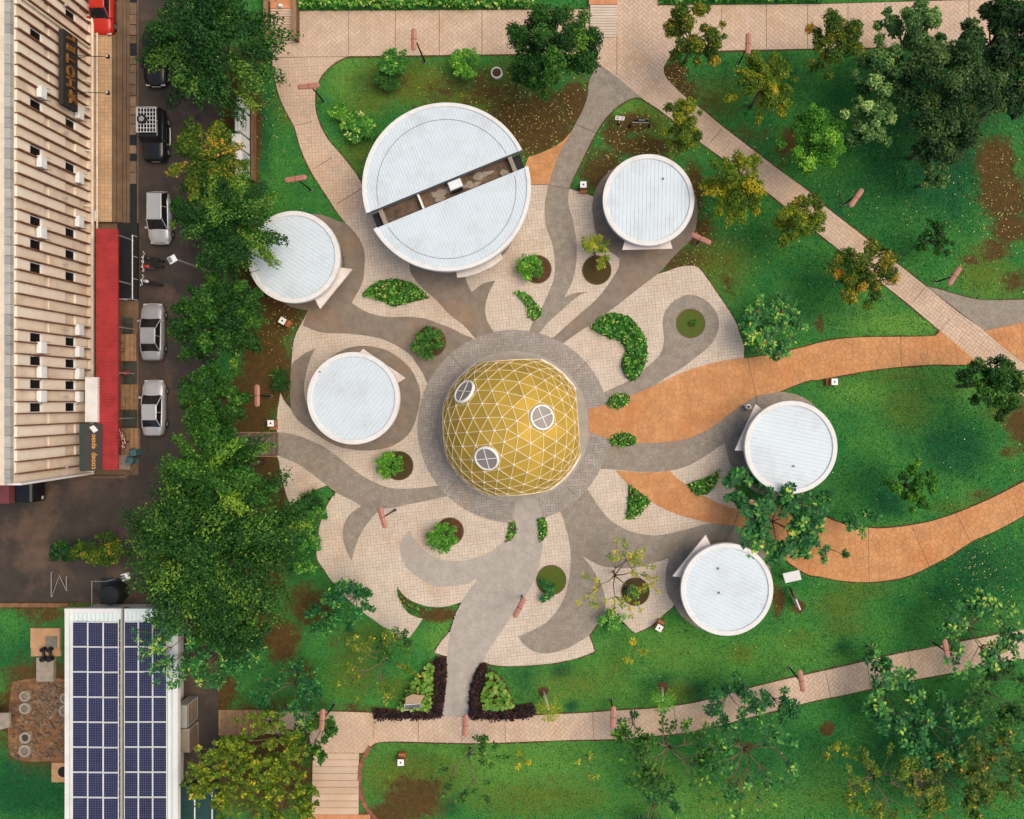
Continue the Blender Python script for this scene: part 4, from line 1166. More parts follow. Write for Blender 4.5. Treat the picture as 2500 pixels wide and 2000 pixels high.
for i, py in enumerate((226, 396, 568, 849, 909, 968)):
    condenser(87, py)['label'] = 'white condenser in the upper row of the hotel facade, %s from the north' % ORD[i]
for i, py in enumerate((278, 435, 542, 806, 859, 913, 969)):
    condenser(180, py)['label'] = 'white condenser in the lower row of the hotel facade, %s from the north' % ORD[i]
condenser(218, 529, True)['label'] = 'large white condenser low on the hotel wall above the tiled veranda'

# lettering
def text_mesh(txt, size, ext, spacing=1.0):
    cu = bpy.data.curves.new('t', 'FONT')
    cu.body = txt; cu.size = size; cu.extrude = ext; cu.space_character = spacing
    cu.align_x = 'CENTER'; cu.align_y = 'CENTER'; cu.resolution_u = 3
    ob = bpy.data.objects.new('t', cu); C.objects.link(ob)
    dg = bpy.context.evaluated_depsgraph_get()
    me = bpy.data.meshes.new_from_object(ob.evaluated_get(dg))
    bpy.data.objects.remove(ob); bpy.data.curves.remove(cu)
    return me
# a text lying in XY turned to stand on an east-facing wall: x -> north, y -> up, z -> east
EAST = Matrix(((0, 0, 1, 0), (1, 0, 0, 0), (0, 1, 0, 0), (0, 0, 0, 1)))
sy0, sy1 = 22.35, 28.0
sign = thing('hotel_sign', 'long charcoal wall sign with bronze star and raised letters HOTEL', 'sign', (XF + 0.5, (sy0 + sy1) / 2, 3.0))
MB().box(0.0, 0.35, -(sy1 - sy0) / 2, (sy1 - sy0) / 2, 0.1, 1.75).build('board', M['signblack'], sign)
def put(me, name, m, parent, loc, s=1.0):
    o = link(name, me, m, parent)
    o.matrix_local = Matrix.Translation(loc) @ EAST @ Matrix.Scale(s, 4)
    return o
for i, ch in enumerate('HOTEL'):
    put(text_mesh(ch, 1.2, 0.07), 'letter', M['bronze'], sign, (0.43, -0.95 + i * 0.86, 0.98))
star = MB()
pts = [((0.52 if k % 2 == 0 else 0.21) * math.sin(math.pi * k / 5), (0.52 if k % 2 == 0 else 0.21) * math.cos(math.pi * k / 5)) for k in range(10)]
star.prism(pts, -0.1, 0.1)
put(star.mesh('star'), 'star', M['bronze'], sign, (0.46, -2.0, 0.95))
put(text_mesh('★'[:0] + 'best', 0.34, 0.05), 'small_letters', M['bronze'], sign, (0.40, -2.1, 0.32))
for py in (143, 231):
    yy = (NY - py) / S * 0.965
    fl = thing('sign_floodlight', 'black floodlight on a long arm in front of the HOTEL sign, %s' % ('northern one' if py < 200 else 'southern one'), 'floodlight', (XF, yy, 2.4), 0, 'floodlights on arms before the hotel sign')
    MB().tube([(0, -0.1, 0), (1.0, 0.0, 0.02)], 0.022, 5).tube([(0, 0.12, 0), (2.7, 0, 0.05)], 0.028, 6).build('arm', M['black'], fl)
    MB().box(2.66, 2.9, -0.13, 0.13, -0.02, 0.2, bev=0.04).build('lamp_head', M['black'], fl)
    MB().box(2.72, 2.86, -0.08, 0.08, 0.2, 0.21).build('lens', M['lightlens'], fl)

# veranda, steps and gutter stones in front of the hotel
ver = MB().box(*[(p - NX) / S for p in (229, 282)], (NY - 545) / S, (NY - 89) / S, 0, 0.49).build('veranda', M['tanjoint']); ver['kind'] = 'structure'
vp = straight([(229, 89), (282, 89), (282, 545), (229, 545)])
pave(vp, squares(bounds(vp), 0.30, 0, 0.018), 0.48, 0.502, (), 'tiles', M['tan'], ver)
stp = bpy.data.objects.new('veranda_steps', None); C.objects.link(stp); stp['kind'] = 'structure'
for i, (a, b, z) in enumerate(((282, 291, .42), (291, 303, .30), (303, 311, .18), (311, 318, .09))):
    MB().box((a - NX) / S + 0.002, (b - NX) / S, (NY - 545) / S, (NY - (92 if i < 1 else 10)) / S, 0, z).build('step', M['step'], stp)
gut = bpy.data.objects.new('roadside_gutter', None); C.objects.link(gut); gut['kind'] = 'structure'
py = -20
while py < 445:
    L = random.uniform(15, 30)
    if random.random() < 0.85:
        MB().box((318.5 - NX) / S, (334 - NX) / S, (NY - py - L + 1.5) / S, (NY - py) / S, 0, 0.10 + random.uniform(-.02, .03), tone=random.random(), bev=0.015).build('kerb_stone', M['stone'], gut)
    py += L
MB().box((318 - NX) / S, (335 - NX) / S, (NY - 560) / S, (NY + 20) / S, -0.02, 0.02).build('gutter_bed', M['darkpit'], gut)

# red awning
aw = thing('red_awning', 'long red corrugated awning along the hotel ground floor', 'awning', ((260 - NX) / S, (NY - 850) / S, 0))
za, zb = 2.7, 2.5
x0, x1 = at(234, 0, za)[0], at(287, 0, zb)[0]
yt, yb = at(0, 559, 2.6)[1], at(0, 1148, 2.6)[1]
P, Fc = [], []
n = int((yt - yb) / 0.055)
for i in range(n + 1):
    yy = yb + (yt - yb) * i / n
    dz = 0.028 * math.sin(2 * math.pi * i / 4.0)
    P += [(x0, yy, za + dz), (x1, yy, zb + dz)]
MB().add(P, [(2 * i, 2 * i + 1, 2 * i + 3, 2 * i + 2) for i in range(n)]).build('corrugated_sheet', M['redroof'], aw, False, True)
MB().box(x1 - 0.05, x1 + 0.01, yb, yt, zb - 0.16, zb - 0.03).build('edge_beam', M['redroof'], aw, False, True)
for q in np.linspace(yb + 0.4, yt - 0.4, 6):
    MB().tube([(x1 - 0.1, q, 0), (x1 - 0.1, q, zb - 0.1)], 0.05, 8).build('post', M['steel'], aw, False, True)
# white box and black signboard at the awning's south end
xb0, xb1 = at(211, 0, 2.9)[0], at(238, 0, 2.9)[0]
yb0, yb1 = at(0, 1031, 2.9)[1], at(0, 921, 2.9)[1]
wb = thing('white_wall_box', 'long white box on the hotel wall beside the red awning', 'wall box', (xb0, yb0, 2.5))
MB().box(xb0, xb1, yb0, yb1, 2.2, 2.95, bev=0.03).build('case', M['rim'], wb, False, True)
MB().box(xb0 - 0.1, xb0 - 0.005, yb0, yb1, 2.2, 2.9).build('side_panel', M['hotelpanel'], wb, False, True)
xs0, xs1 = at(206, 0, 2.6)[0], at(239, 0, 2.8)[0]
ys0, ys1 = at(0, 1148, 2.6)[1], at(0, 1034, 2.6)[1]
bs_ = thing('shop_sign', 'black shop sign with orange lettering and a white diamond beside the red awning', 'sign', (xs1 + 0.2, (ys0 + ys1) / 2, 2.55))
slope = Matrix.Translation((0, 0, 0.75)) @ Matrix.Rotation(math.radians(50), 4, 'Y')
MB().box(-0.62, 0.62, -(ys1 - ys0) / 2, (ys1 - ys0) / 2, -0.05, 0.0, Matrix.Translation((-0.35, 0, 0.62)) @ Matrix.Rotation(math.radians(42), 4, 'Y')).build('board', M['black'], bs_)
MB().box(-1.15, -0.82, -(ys1 - ys0) / 2, (ys1 - ys0) / 2, 0.4, 1.0).build('side_panel', M['signdark'], bs_)
SL = Matrix.Translation((-0.35, 0, 0.62)) @ Matrix.Rotation(math.radians(42), 4, 'Y')
def put_slope(me, name, m, x, y):
    o = link(name, me, m, bs_)
    o.matrix_local = SL @ Matrix.Translation((x, y, 0.012)) @ Matrix(((0, -1, 0, 0), (1, 0, 0, 0), (0, 0, 1, 0), (0, 0, 0, 1)))
put_slope(text_mesh('cooep', 0.52, 0.012), 'lettering', M['orange_letter'], 0.0, -1.05)
put_slope(text_mesh('epsao', 0.48, 0.012), 'lettering', M['orange_letter'], 0.0, 0.45)
o = link('white_diamond', MB().prism([(-0.30, 0.35), (0.0, 0.5), (0.30, 0.1), (0.0, -0.1)], 0, 0.01).mesh('d'), M['letters_white'], bs_)
o.matrix_local = SL @ Matrix.Translation((0.05, 1.2, 0.012))

# timber landings, mossy slabs, dark pit with a white rail
def deck(px0, px1, py0, py1, z, m, name, kind='structure', piece=None):
    xa, xb = (px0 - NX) / S, (px1 - NX) / S
    yb_, ya = (NY - py1) / S, (NY - py0) / S
    if piece:
        rt = bpy.data.objects.new(name, None); C.objects.link(rt); rt['kind'] = 'structure'
        q = xa
        while q < xb - 0.05:
            e = min(q + piece, xb)
            MB().box(q + 0.012, e - 0.012, yb_, ya, 0, z - (q - xa) * 0.12, tone=random.random()).build('tread', m, rt)
            q = e
        return rt
    o = MB().box(xa, xb, yb_, ya, 0, z).build(name, m); o['kind'] = kind
    return o
deck(289, 302, 770, 1095, 0.50, M['step'], 'landing')
for (a, b, py0, py1) in ((302, 338, 817, 882), (302, 343, 939, 1000), (302, 344, 1045, 1110)):
    deck(a, b, py0, py1, 0.42, M['plank_warm'], 'landing_steps', piece=0.34)
for (a, b, py0, py1) in ((303, 324, 776, 815), (303, 334, 884, 938), (301, 334, 1003, 1044)):
    deck(a, b, py0, py1, 0.10, M['green_slab'], 'mossy_slab')
deck(288, 322, 1110, 1146, 0.3, M['concrete'], 'corner_landing')
kb = MB().tube([(*G(220, 1164), .1), (*G(272, 1165), .1), (*G(308, 1164), .1), (*G(322, 1152), .1), (*G(333, 1132), .1), (*G(336, 1120), .1)], 0.16, 6).build('curved_kerb', M['step']); kb['kind'] = 'structure'
deck(290, 339, 546, 733, 0.2, M['darkpit'], 'pit_void_slab')  # near-black slab stands in for the darkness of the open pit
rl = thing('white_railing', 'thin white rail round the dark pit beside the red awning', 'railing', (*G(339, 640), 0))
MB().tube([(*G(339, 580), .9), (*G(339, 734), .9), (*G(290, 734), .9)], 0.04, 6).build('top_rail', M['alu'], rl, False, True)
for p in ((339, 580), (339, 630), (339, 684), (339, 734), (315, 734)):
    MB().tube([(*G(*p), 0.2), (*G(*p), 0.9)], 0.025, 6).build('post', M['alu'], rl, False, True)
bd = thing('painted_board', 'dark red curved board with white and orange lettering under the awning edge', 'sign', (*G(298, 1075), 0.6))
pts = [at(a, b, 1.3)[:2] for a, b in [(286, 1050), (292, 1046), (300, 1058), (306, 1075), (307, 1092), (300, 1097), (287, 1097)]]
MB().prism(pts, 1.2, 1.24).build('board', M['darkred'], bd, False, True)
MB().tube([(*at(300, 1080, 1.2)[:2], 0.4), (*at(300, 1080, 1.2)[:2], 1.2)], 0.04, 6).build('leg', M['black'], bd, False, True)
for i, (ch, px, py) in enumerate(zip('MZ-ZAD70', (301, 303, 303, 301, 299, 297, 292, 290), (1090, 1081, 1077, 1072, 1066, 1060, 1053, 1049))):
    o = link('letter', text_mesh(ch, 0.36, 0.006), M['letters_white'], bd)
    x_, y_, _ = at(px, py, 1.25)
    o.location = (x_ - bd.location.x, y_ - bd.location.y, 1.252 - bd.location.z)
    o.rotation_euler = (0, 0, math.radians(90 + 10 * (3 - i)))
for i, ch in enumerate('KERES'):
    o = link('letter', text_mesh(ch, 0.22, 0.006), M['orange_letter'], bd)
    x_, y_, _ = at(290 + i * 0.5, 1090 - 8 * i, 1.25)
    o.location = (x_ - bd.location.x, y_ - bd.location.y, 1.252 - bd.location.z)
    o.rotation_euler = (0, 0, math.radians(90))
for (px, py, s) in ((291, 838, 1), (292, 850, 1.4), (305, 838, .8), (306, 856, 1.2)):
    o = link('painted_mark', text_mesh(random.choice('UVSW'), 0.5 * s, 0.003), M['black'])
    o.location = (*G(px, py), 0.505 if px < 300 else 0.43); o.rotation_euler = (0, 0, 1.6); o['kind'] = 'structure'

# ------------------------------------------------------------------ solar-roofed building
ZS = 2.8
sb = thing('solar_building', 'long building with a pale sheet roof carrying two banks of solar panels', 'building', (*at(298, 1760, 0)[:2], 0))
def X4(px): return at(px, 0, ZS)[0]
def Y4(py): return at(0, py, ZS)[1]
xl, xr, xm0, xm1 = X4(163), X4(436), X4(297), X4(306)
yt, yb = Y4(1486), Y4(2080)
MB().box(xl + 0.5, xr - 1.05, yb, yt - 0.4, 0, ZS - 0.3).build('wall', M['pavwall'], sb, False, True)
for (a, b, s) in ((xl, xm0, 1), (xm1, xr, -1)):
    P, Fc = [], []
    n = int((b - a) / 0.11)
    for i in range(n + 1):
        x = a + (b - a) * i / n
        z = ZS + 0.10 * ((i / n) if s > 0 else (1 - i / n)) + (0.03 if i % 3 == 0 else 0)
        P += [(x, yb, z), (x, yt, z)]
    MB().add(P, [(2 * i, 2 * i + 2, 2 * i + 3, 2 * i + 1) for i in range(n)]).build('roof_sheet', M['metal_roof'], sb, False, True)
    MB().box(a, b, yb, yt - 0.02, ZS - 0.3, ZS - 0.04).build('roof_frame', M['pavwall'], sb, False, True)
MB().box(xl - 0.03, xl + 0.3, yb, yt, ZS - 0.2, ZS + 0.2).build('west_gutter', M['rim'], sb, False, True)
MB().box(xr - 0.36, xr + 0.04, yb, yt, ZS - 0.2, ZS + 0.2).build('east_gutter', M['rim'], sb, False, True)
MB().box(xl - 0.04, xm0 - 0.1, yt - 0.28, yt + 0.05, ZS - 0.1, ZS + 0.21).build('end_flashing', M['rim'], sb, False, True)
MB().box(xm1, xr, yt - 0.2, yt + 0.02, ZS - 0.1, ZS + 0.15).build('end_flashing', M['metal_roof'], sb, False, True)
MB().box(xm0, xm1, yb, yt, ZS - 0.5, ZS - 0.25).build('roof_gap', M['black'], sb, False, True)
for q in np.arange(yb, yt - 0.8, 0.55):
    MB().box(xm0 - 0.10, xm0 - 0.03, q, q + 0.5, ZS + 0.05, ZS + 0.17).build('ridge_clip', M['green_slab'], sb, False, True)
pan_proto = {}
def panel(pw, ph):
    """one module: cell sheet, thin grid, aluminium frame"""
    cell = MB().box(-pw / 2, pw / 2, -ph / 2, ph / 2, 0.0, 0.03).mesh('c')
    g = MB()
    for i in range(1, 6):
        x = -pw / 2 + pw * i / 6
        g.box(x - 0.008, x + 0.008, -ph / 2, ph / 2, 0.03, 0.034)
    for j in range(1, 10):
        y = -ph / 2 + ph * j / 10
        g.box(-pw / 2, pw / 2, y - 0.008, y + 0.008, 0.0305, 0.0335)
    f = MB()
    e = 0.035
    f.box(-pw / 2 - e, -pw / 2, -ph / 2 - e, ph / 2 + e, 0, 0.06).box(pw / 2, pw / 2 + e, -ph / 2 - e, ph / 2 + e, 0, 0.06)
    f.box(-pw / 2, pw / 2, -ph / 2 - e, -ph / 2, 0, 0.06).box(-pw / 2, pw / 2, ph / 2, ph / 2 + e, 0, 0.06)
    return cell, g.mesh('g'), f.mesh('f')
for bank, xs in (('left', (181, 218.5, 256, 294)), ('right', (307, 341.5, 376.5, 411))):
    w0 = X4(xs[1]) - X4(xs[0])
    ph = (Y4(1516) - Y4(1577))
    meshes = [panel(w0 - 0.09, ph - 0.11) for _ in range(1)]
    for r in range(10):
        for c in range(3):
            cx_ = (X4(xs[c]) + X4(xs[c + 1])) / 2
            cy_ = Y4(1516) - ph * (r + 0.5) - (0.02 * c if bank == 'left' else 0)
            if cy_ < yb: continue
            cell, g, f = meshes[0]
            if random.random() < 0.6: cell = cell.copy()
            v = random.random()
            cell.attributes['tone'].data.foreach_set('value', [v] * len(cell.vertices))
            pn = bpy.data.objects.new('solar_panel', None); C.objects.link(pn); pn.parent = sb
            pn.location = (cx_ - sb.location.x, cy_ - sb.location.y, ZS + 0.17)
            link('cell_sheet', cell, M['solar'], pn)
            link('grid_lines', g, M['solarline'], pn)
            link('frame', f, M['alu'], pn)
MB().lathe([(0, .2), (.1, .17), (.12, 0)], 10, (*at(304, 1582, ZS)[:2], ZS - 0.2)).build('gap_vent', M['white'], sb, False, True)
for i, (a, b, c, d, h, lb) in enumerate(((430, 455, 1722, 1778, 1.9, 'grey louvred cabinet'), (430, 463, 1780, 1838, 1.5, 'tan metal cabinet'))):
    x0_, x1_ = at(a, 0, h)[0], at(b, 0, h)[0]
    y0_, y1_ = at(0, d, h)[1], at(0, c, h)[1]
    cb = thing('utility_cabinet', lb + ' against the east wall of the solar-roofed building', 'cabinet', (x1_, (y0_ + y1_) / 2, 0))
    MB().box(x0_, x1_, y0_, y1_, 0.05, h, bev=0.03).build('case', M['steel'] if i == 0 else M['concrete'], cb, False, True)
    mb = MB()
    for q in range(6): mb.box(x1_ + 0.001, x1_ + 0.03, y0_ + 0.1, y1_ - 0.1, 0.3 + q * 0.22, 0.42 + q * 0.22)
    mb.build('louvre', M['step'], cb, False, True)
# ------------------------------------------------------------------ double-headed garden lamps
def garden_lamp(base, head, deg, label):
    bx, by = G(*base)
    ZL = 3.6
    hx, hy, _ = at(head[0], head[1], ZL)
    u = thing('garden_lamp', label, 'lamp', (bx, by, 0), 0, 'double-headed garden lamps')
    dx, dy = hx - bx, hy - by
    d = math.hypot(dx, dy)
    if d > 0.75: dx, dy = dx * 0.75 / d, dy * 0.75 / d
    MB().lathe([(0.0, 0.06), (0.17, 0.06), (0.17, 0.0)], 4).build('base_plate', M['signgrey'], u)
    MB().tube([(0, 0, 0.05), (0, 0, ZL - 0.25)], [0.075, 0.055], 10).build('pole', M['black'], u)
    MB().tube([(0, 0, ZL - 0.27), (dx * 0.5, dy * 0.5, ZL - 0.12), (dx, dy, ZL - 0.06)], 0.04, 8).build('arm', M['black'], u)
    a = math.radians(deg)
    for s in (-1, 1):
        # half of a capsule: rounded shade, open below, with a seam on top
        P, Fc = [], []
        n, mseg = 10, 9
        for i in range(mseg + 1):
            t = i / mseg
            x = 0.02 + 0.86 * t
            r = 0.205 * min(1.0, math.sqrt(max(0.0, 1 - max(0, (t - 0.76) / 0.24) ** 2))) + 0.004
            for k in range(n + 1):
                th = math.pi * k / n
                P.append((s * x, r * math.cos(th), 0.6 * r * math.sin(th) + 0.03))
        for i in range(mseg):
            for k in range(n):
                q = (i * (n + 1) + k, i * (n + 1) + k + 1, (i + 1) * (n + 1) + k + 1, (i + 1) * (n + 1) + k)
                Fc.append(q if s < 0 else q[::-1])
        ML = Matrix.Translation((dx, dy, ZL - 0.08)) @ Matrix.Rotation(a, 4, 'Z')
        sh = MB().add(P, Fc).build('shade', M['lampshade'], u, True)
        sh.matrix_local = ML
        gl = MB().prism([(s * 0.05, -0.17), (s * 0.8, -0.15), (s * 0.8, 0.15), (s * 0.05, 0.17)], 0.0, 0.03).build('diffuser', M['lightlens'], u)
        gl.matrix_local = ML
        sm = MB().box(min(s * .1, s * .7), max(s * .1, s * .7), -0.012, 0.012, 0.147, 0.160).build('seam', M['lampband'], u)
        sm.matrix_local = ML
    bn = MB().lathe([(0.205, -0.03), (0.222, -0.03), (0.222, 0.03), (0.205, 0.03)], 20).build('clamp_band', M['lampband'], u)
    bn.matrix_local = Matrix.Translation((dx, dy, ZL - 0.05)) @ Matrix.Rotation(a, 4, 'Z') @ Matrix.Rotation(math.pi / 2, 4, 'Y') @ Matrix.Diagonal((0.62, 1, 1, 1))
for base, head, deg, lb in [
    ((1038, 152), (1010, 96), 90, 'pink double-headed lamp at the promenade edge above the north lawn'),
    ((791, 249), (753, 210), 6, 'pink double-headed lamp over the bend of the curved garden path'),
    ((760, 465), (721, 436), 9, 'pink double-headed lamp on the grass west of the split-roof pavilion'),
    ((1803, 158), (1827, 107), 88, 'pink double-headed lamp over the promenade by the yellow-green tree'),
    ((2062, 498), (2091, 483), 55, 'pink double-headed lamp in dark grass below the grey-green trees'),
    ((2287, 688), (2331, 674), 57, 'pink double-headed lamp beside the forked east path'),
    ((1699, 598), (1711, 582), -25, 'pink double-headed lamp right beside the pavilion near the diagonal path'),
    ((965, 1245), (933, 1264), -74, 'pink double-headed lamp with a square base plate on the plaza paving'),
    ((1275, 1454), (1268, 1484), 62, 'pink double-headed lamp standing in the south grey swirl path'),
    ((1838, 1222), (1854, 1232), -16, 'pink double-headed lamp among dark leaves below the lawn pavilion'),
    ((1147, 1738), (1136, 1772), 88, 'pink double-headed lamp at the foot of the south path beside black hedge'),
    ((1492, 1708), (1497, 1752), 88, 'pink double-headed lamp midway along the lower path'),
    ((1927, 1630), (1957, 1663), -80, 'pink double-headed lamp over the pale stretch of the lower path'),
    ((2275, 1567), (2310, 1587), -80, 'darker double-headed lamp at the far east end of the lower path'),
    ((817, 1720), (786, 1759), 85, 'pink double-headed lamp half hidden by leaves near the timber deck'),
    ((662, 968), (627, 966), 90, 'pink double-headed lamp under the tree west of the plaza'),
]:
    garden_lamp(base, head, deg, lb)

# tall grey street lights by the road
def street_light(base, head, z, lb):
    bx, by = G(*base)
    hx, hy, _ = at(head[0], head[1], z)
    u = thing('street_light', lb, 'street light', (bx, by, 0), 0, 'tall grey street lights')
    MB().tube([(0, 0, 0), (0, 0, z - 0.6)], [0.10, 0.06], 10).build('pole', M['steel'], u)
    dx, dy = hx - bx, hy - by
    L = math.hypot(dx, dy)
    MB().tube([(0, 0, z - 0.62), (dx * 0.3, dy * 0.3, z - 0.15), (dx * 0.9, dy * 0.9, z)], 0.05, 8).build('arm', M['steel'], u)
    a = math.atan2(dy, dx)
    hd = bpy.data.objects.new('lamp_head', MB().box(-0.28, 0.32, -0.26, 0.26, -0.06, 0.08, bev=0.05).mesh('lh')); hd.data.materials.append(M['acwhite'])
    C.objects.link(hd); hd.parent = u; hd.location = (dx, dy, z); hd.rotation_euler = (0, 0, a)
    sc = MB().box(0.02, 0.27, -0.19, 0.19, 0.081, 0.09).build('solar_cell', M['signgrey'], hd)
street_light((527, 668), (421, 633), 6.5, 'tall grey street light reaching out from the trees over the road')
street_light((402, 1371), (307, 1408), 5.2, 'grey street light beside the black tank enclosure')

# square litter bins: white lid with a round hole, orange timber sides
def bin_(px, py, deg, lb):
    u = thing('litter_bin', lb, 'bin', (*G(px, py), 0), math.radians(deg), 'square litter bins with white lids')
    for i in range(4):
        o = MB().box(-0.24, 0.24, -0.27, -0.24, 0.08, 0.78).build('timber_side', M['timber'], u); o.rotation_euler = (0, 0, i * math.pi / 2)
    MB().box(-0.235, 0.235, -0.235, 0.235, 0.05, 0.78).build('liner', M['black'], u)
    MB().box(-0.30, 0.30, -0.30, 0.30, 0.79, 0.83).build('rim', M['black'], u)
    MB().box(-0.26, 0.26, -0.26, 0.26, 0.83, 0.87, bev=0.015).build('lid', M['white'], u)
    MB().lathe([(0.0, 0.872), (0.07, 0.872), (0.075, 0.869)], 14).build('hole', M['black'], u)
    MB().box(-0.27, 0.27, -0.52, -0.28, 0.0, 0.42).build('timber_step', M['timber'], u)
for px, py, d, lb in ((1424, 458, 0, 'square litter bin beside the grey path near the north pavilion'), (699, 786, 60, 'square litter bin in shade below the tree-covered pavilion'), (2029, 933, -90, 'square litter bin south of the orange path'),
                      (1607, 1526, 150, 'square litter bin at the plaza tip near the southernmost pavilion'), (984, 1850, 180, 'square litter bin on the lawn by the lower steps'), (671, 1033, 0, 'square litter bin at the plank bridge to the plaza')):
    bin_(px, py, d, lb)

# round concrete tree surround, small signs, white statue-like bollard
u = thing('stone_planter', 'round pale stone ring full of brown soil on the north lawn', 'planter', (*G(1213, 180), 0))
MB().lathe([(0.36, 0.0), (0.36, 0.22), (0.46, 0.22), (0.48, 0.0)], 24).build('ring', M['canopy'], u)
MB().lathe([(0.0, 0.17), (0.37, 0.14)], 24).build('soil', M['soil'], u)

u = thing('finger_sign', 'small white two-bladed notice on a post by the north grey path', 'sign', (*G(1511, 302), 0))
MB().tube([(0, 0, 0), (0.0, 0.02, 1.0)], 0.04, 8).build('post', M['white'], u)
MB().lathe([(0, .12), (.14, .1), (.16, 0)], 10).build('base', M['black'], u)
T = Matrix.Translation((0.02, 0.03, 1.15)) @ Matrix.Rotation(math.radians(55), 4, 'X') @ Matrix.Rotation(math.radians(-8), 4, 'Y')
MB().box(-0.36, 0.36, -0.03, 0.0, -0.25, 0.25, T).build('panel', M['white'], u)
for a, b in ((-.29, .06), (.05, .06), (-.29, -.17), (.05, -.17)):
    MB().box(a, a + 0.24, -0.036, -0.031, b, b + 0.12, T).build('notice_text', M['signgrey'], u)
    MB().box(a, a + 0.24, 0.001, 0.006, b, b + 0.12, T).build('notice_text', M['signgrey'], u)
u = thing('arched_sign', 'dark arched sign frame with a green-black trapezoid panel on the lawn', 'sign', (*G(1561, 308), 0))
ax, ay = G(1561, 308)
arch = [(-0.78, 0, 0), (-0.74, 0, 0.7), (-0.52, 0, 1.25), (-0.15, 0, 1.5), (0.25, 0, 1.48), (0.60, 0, 1.15), (0.78, 0, 0.6), (0.80, 0, 0)]
MB().tube(arch, 0.04, 8).build('frame', M['black'], u)
MB().add([(-0.62, -0.02, 0.95), (0.70, -0.02, 0.85), (0.30, -0.02, 1.44), (-0.18, -0.02, 1.46), (-0.62, 0.02, 0.95), (0.70, 0.02, 0.85), (0.30, 0.02, 1.44), (-0.18, 0.02, 1.46)], [(0, 1, 2, 3), (7, 6, 5, 4), (0, 4, 5, 1), (3, 2, 6, 7)]).build('panel', M['signdark'], u)
MB().tube([(-0.64, -0.03, 0.95), (0.72, -0.03, 0.84)], 0.035, 6).build('lower_bar', M['white'], u)
MB().tube([(-0.2, -0.03, 1.46), (0.32, -0.03, 1.44)], 0.035, 6).build('upper_bar', M['white'], u)
for s in (-0.78, 0.80):
    MB().lathe([(0, .22), (.1, .18), (.16, 0)], 8, (s, 0, 0)).build('foot', M['black'], u)

u = thing('bird_shaped_bin', 'small white bird-shaped bin with a pointed beak and round black opening', 'bin', (*G(1823, 993), 0), math.radians(150))
MB().lathe([(0.0, 0.78), (0.12, 0.76), (0.21, 0.65), (0.24, 0.45), (0.20, 0.06), (0.0, 0.06)], 20).build('body', M['white'], u, True)
MB().tube([(0.12, 0, 0.55), (0.55, 0.08, 0.5)], [0.13, 0.01], 8).build('beak', M['steel'], u)
MB().tube([(-0.1, 0, 0.5), (-0.36, -0.05, 0.42)], [0.12, 0.02], 8).build('tail', M['white'], u)
MB().lathe([(0.0, 0.785), (0.10, 0.78), (0.105, 0.76)], 14).build('opening', M['black'], u)

u = thing('white_notice_board', 'tilted white notice board half covered by leaves beside the orange path', 'sign', (*G(1928, 1420), 0))
z = 1.3
P = [at(a, b, z + dz) for a, b, dz in ((1911, 1401, .25), (1951, 1392, .25), (1957, 1415, -.1), (1918, 1424, -.1))]
n_ = (Vector(P[1]) - Vector(P[0])).cross(Vector(P[3]) - Vector(P[0])).normalized()
Q = [tuple(Vector(p) + n_ * 0.05) for p in P]
MB().add(P + Q, [(0, 1, 2, 3), (7, 6, 5, 4), (0, 4, 5, 1), (1, 5, 6, 2), (2, 6, 7, 3), (3, 7, 4, 0)]).build('panel', M['rim'], u, False, True)
for a, b in ((1913, 1414), (1952, 1408)):
    MB().tube([(*at(a, b, z)[:2], 0), at(a, b, z)], 0.035, 6).build('post', M['black'], u, False, True)

u = thing('standing_signboard', 'narrow upright signboard on the grass below the white notice board', 'sign', (*G(1930, 1465), 0))
A0, A1 = Vector((*G(1924, 1432), 0)), Vector((*G(1942, 1478), 0))
dv = (A1 - A0).normalized(); nv = Vector((-dv.y, dv.x, 0)) * 0.05
def board(t0, t1, z0, z1, m, nm):
    a, b = A0.lerp(A1, t0), A0.lerp(A1, t1)
    P = [a - nv, b - nv, b + nv, a + nv]
    MB().add([(p.x, p.y, z0) for p in P] + [(p.x, p.y, z1) for p in P], [(3, 2, 1, 0), (4, 5, 6, 7), (0, 1, 5, 4), (1, 2, 6, 5), (2, 3, 7, 6), (3, 0, 4, 7)]).build(nm, m, u, False, True)
board(0.0, 0.42, 0.4, 1.2, M['darkred'], 'picture_panel')
board(0.45, 1.0, 0.2, 1.35, M['rim'], 'white_panel')
for t in (0.02, 0.98):
    p = A0.lerp(A1, t)
    MB().tube([(p.x, p.y, 0), (p.x, p.y, 1.3)], 0.04, 6).build('post', M['black'], u, False, True)

u = thing('tilted_information_board', 'tan topped information box with slate face in the taro bed', 'sign', (*G(1008, 1716), 0))
zt = 1.1
top = [at(a, b, zt)[:2] for a, b in [(991, 1703), (1007, 1695), (1022, 1697), (1037, 1698), (1026, 1718), (988, 1721)]]
MB().prism(top, zt - 0.06, zt).build('top_board', M['signtan'], u, False, True)
fa, fb = at(988, 1721, zt), at(1026, 1718, zt)
fc_, fd = at(1026, 1731, 0.55), at(988, 1734, 0.55)
MB().add([fa, fb, fc_, fd] + [tuple(Vector(p) + Vector((0, .06, 0))) for p in (fa, fb, fc_, fd)], [(3, 2, 1, 0), (4, 5, 6, 7), (0, 1, 5, 4), (1, 2, 6, 5), (2, 3, 7, 6), (3, 0, 4, 7)]).build('slate_face', M['signgrey'], u, False, True)
MB().tube([fa, fb, fc_, fd, fa], 0.03, 6).build('frame', M['white'], u, False, True)
for p in (fc_, fd): MB().tube([(p[0], p[1] + .1, 0), (p[0], p[1] + .1, 0.8)], 0.04, 6).build('leg', M['steel'], u, False, True)

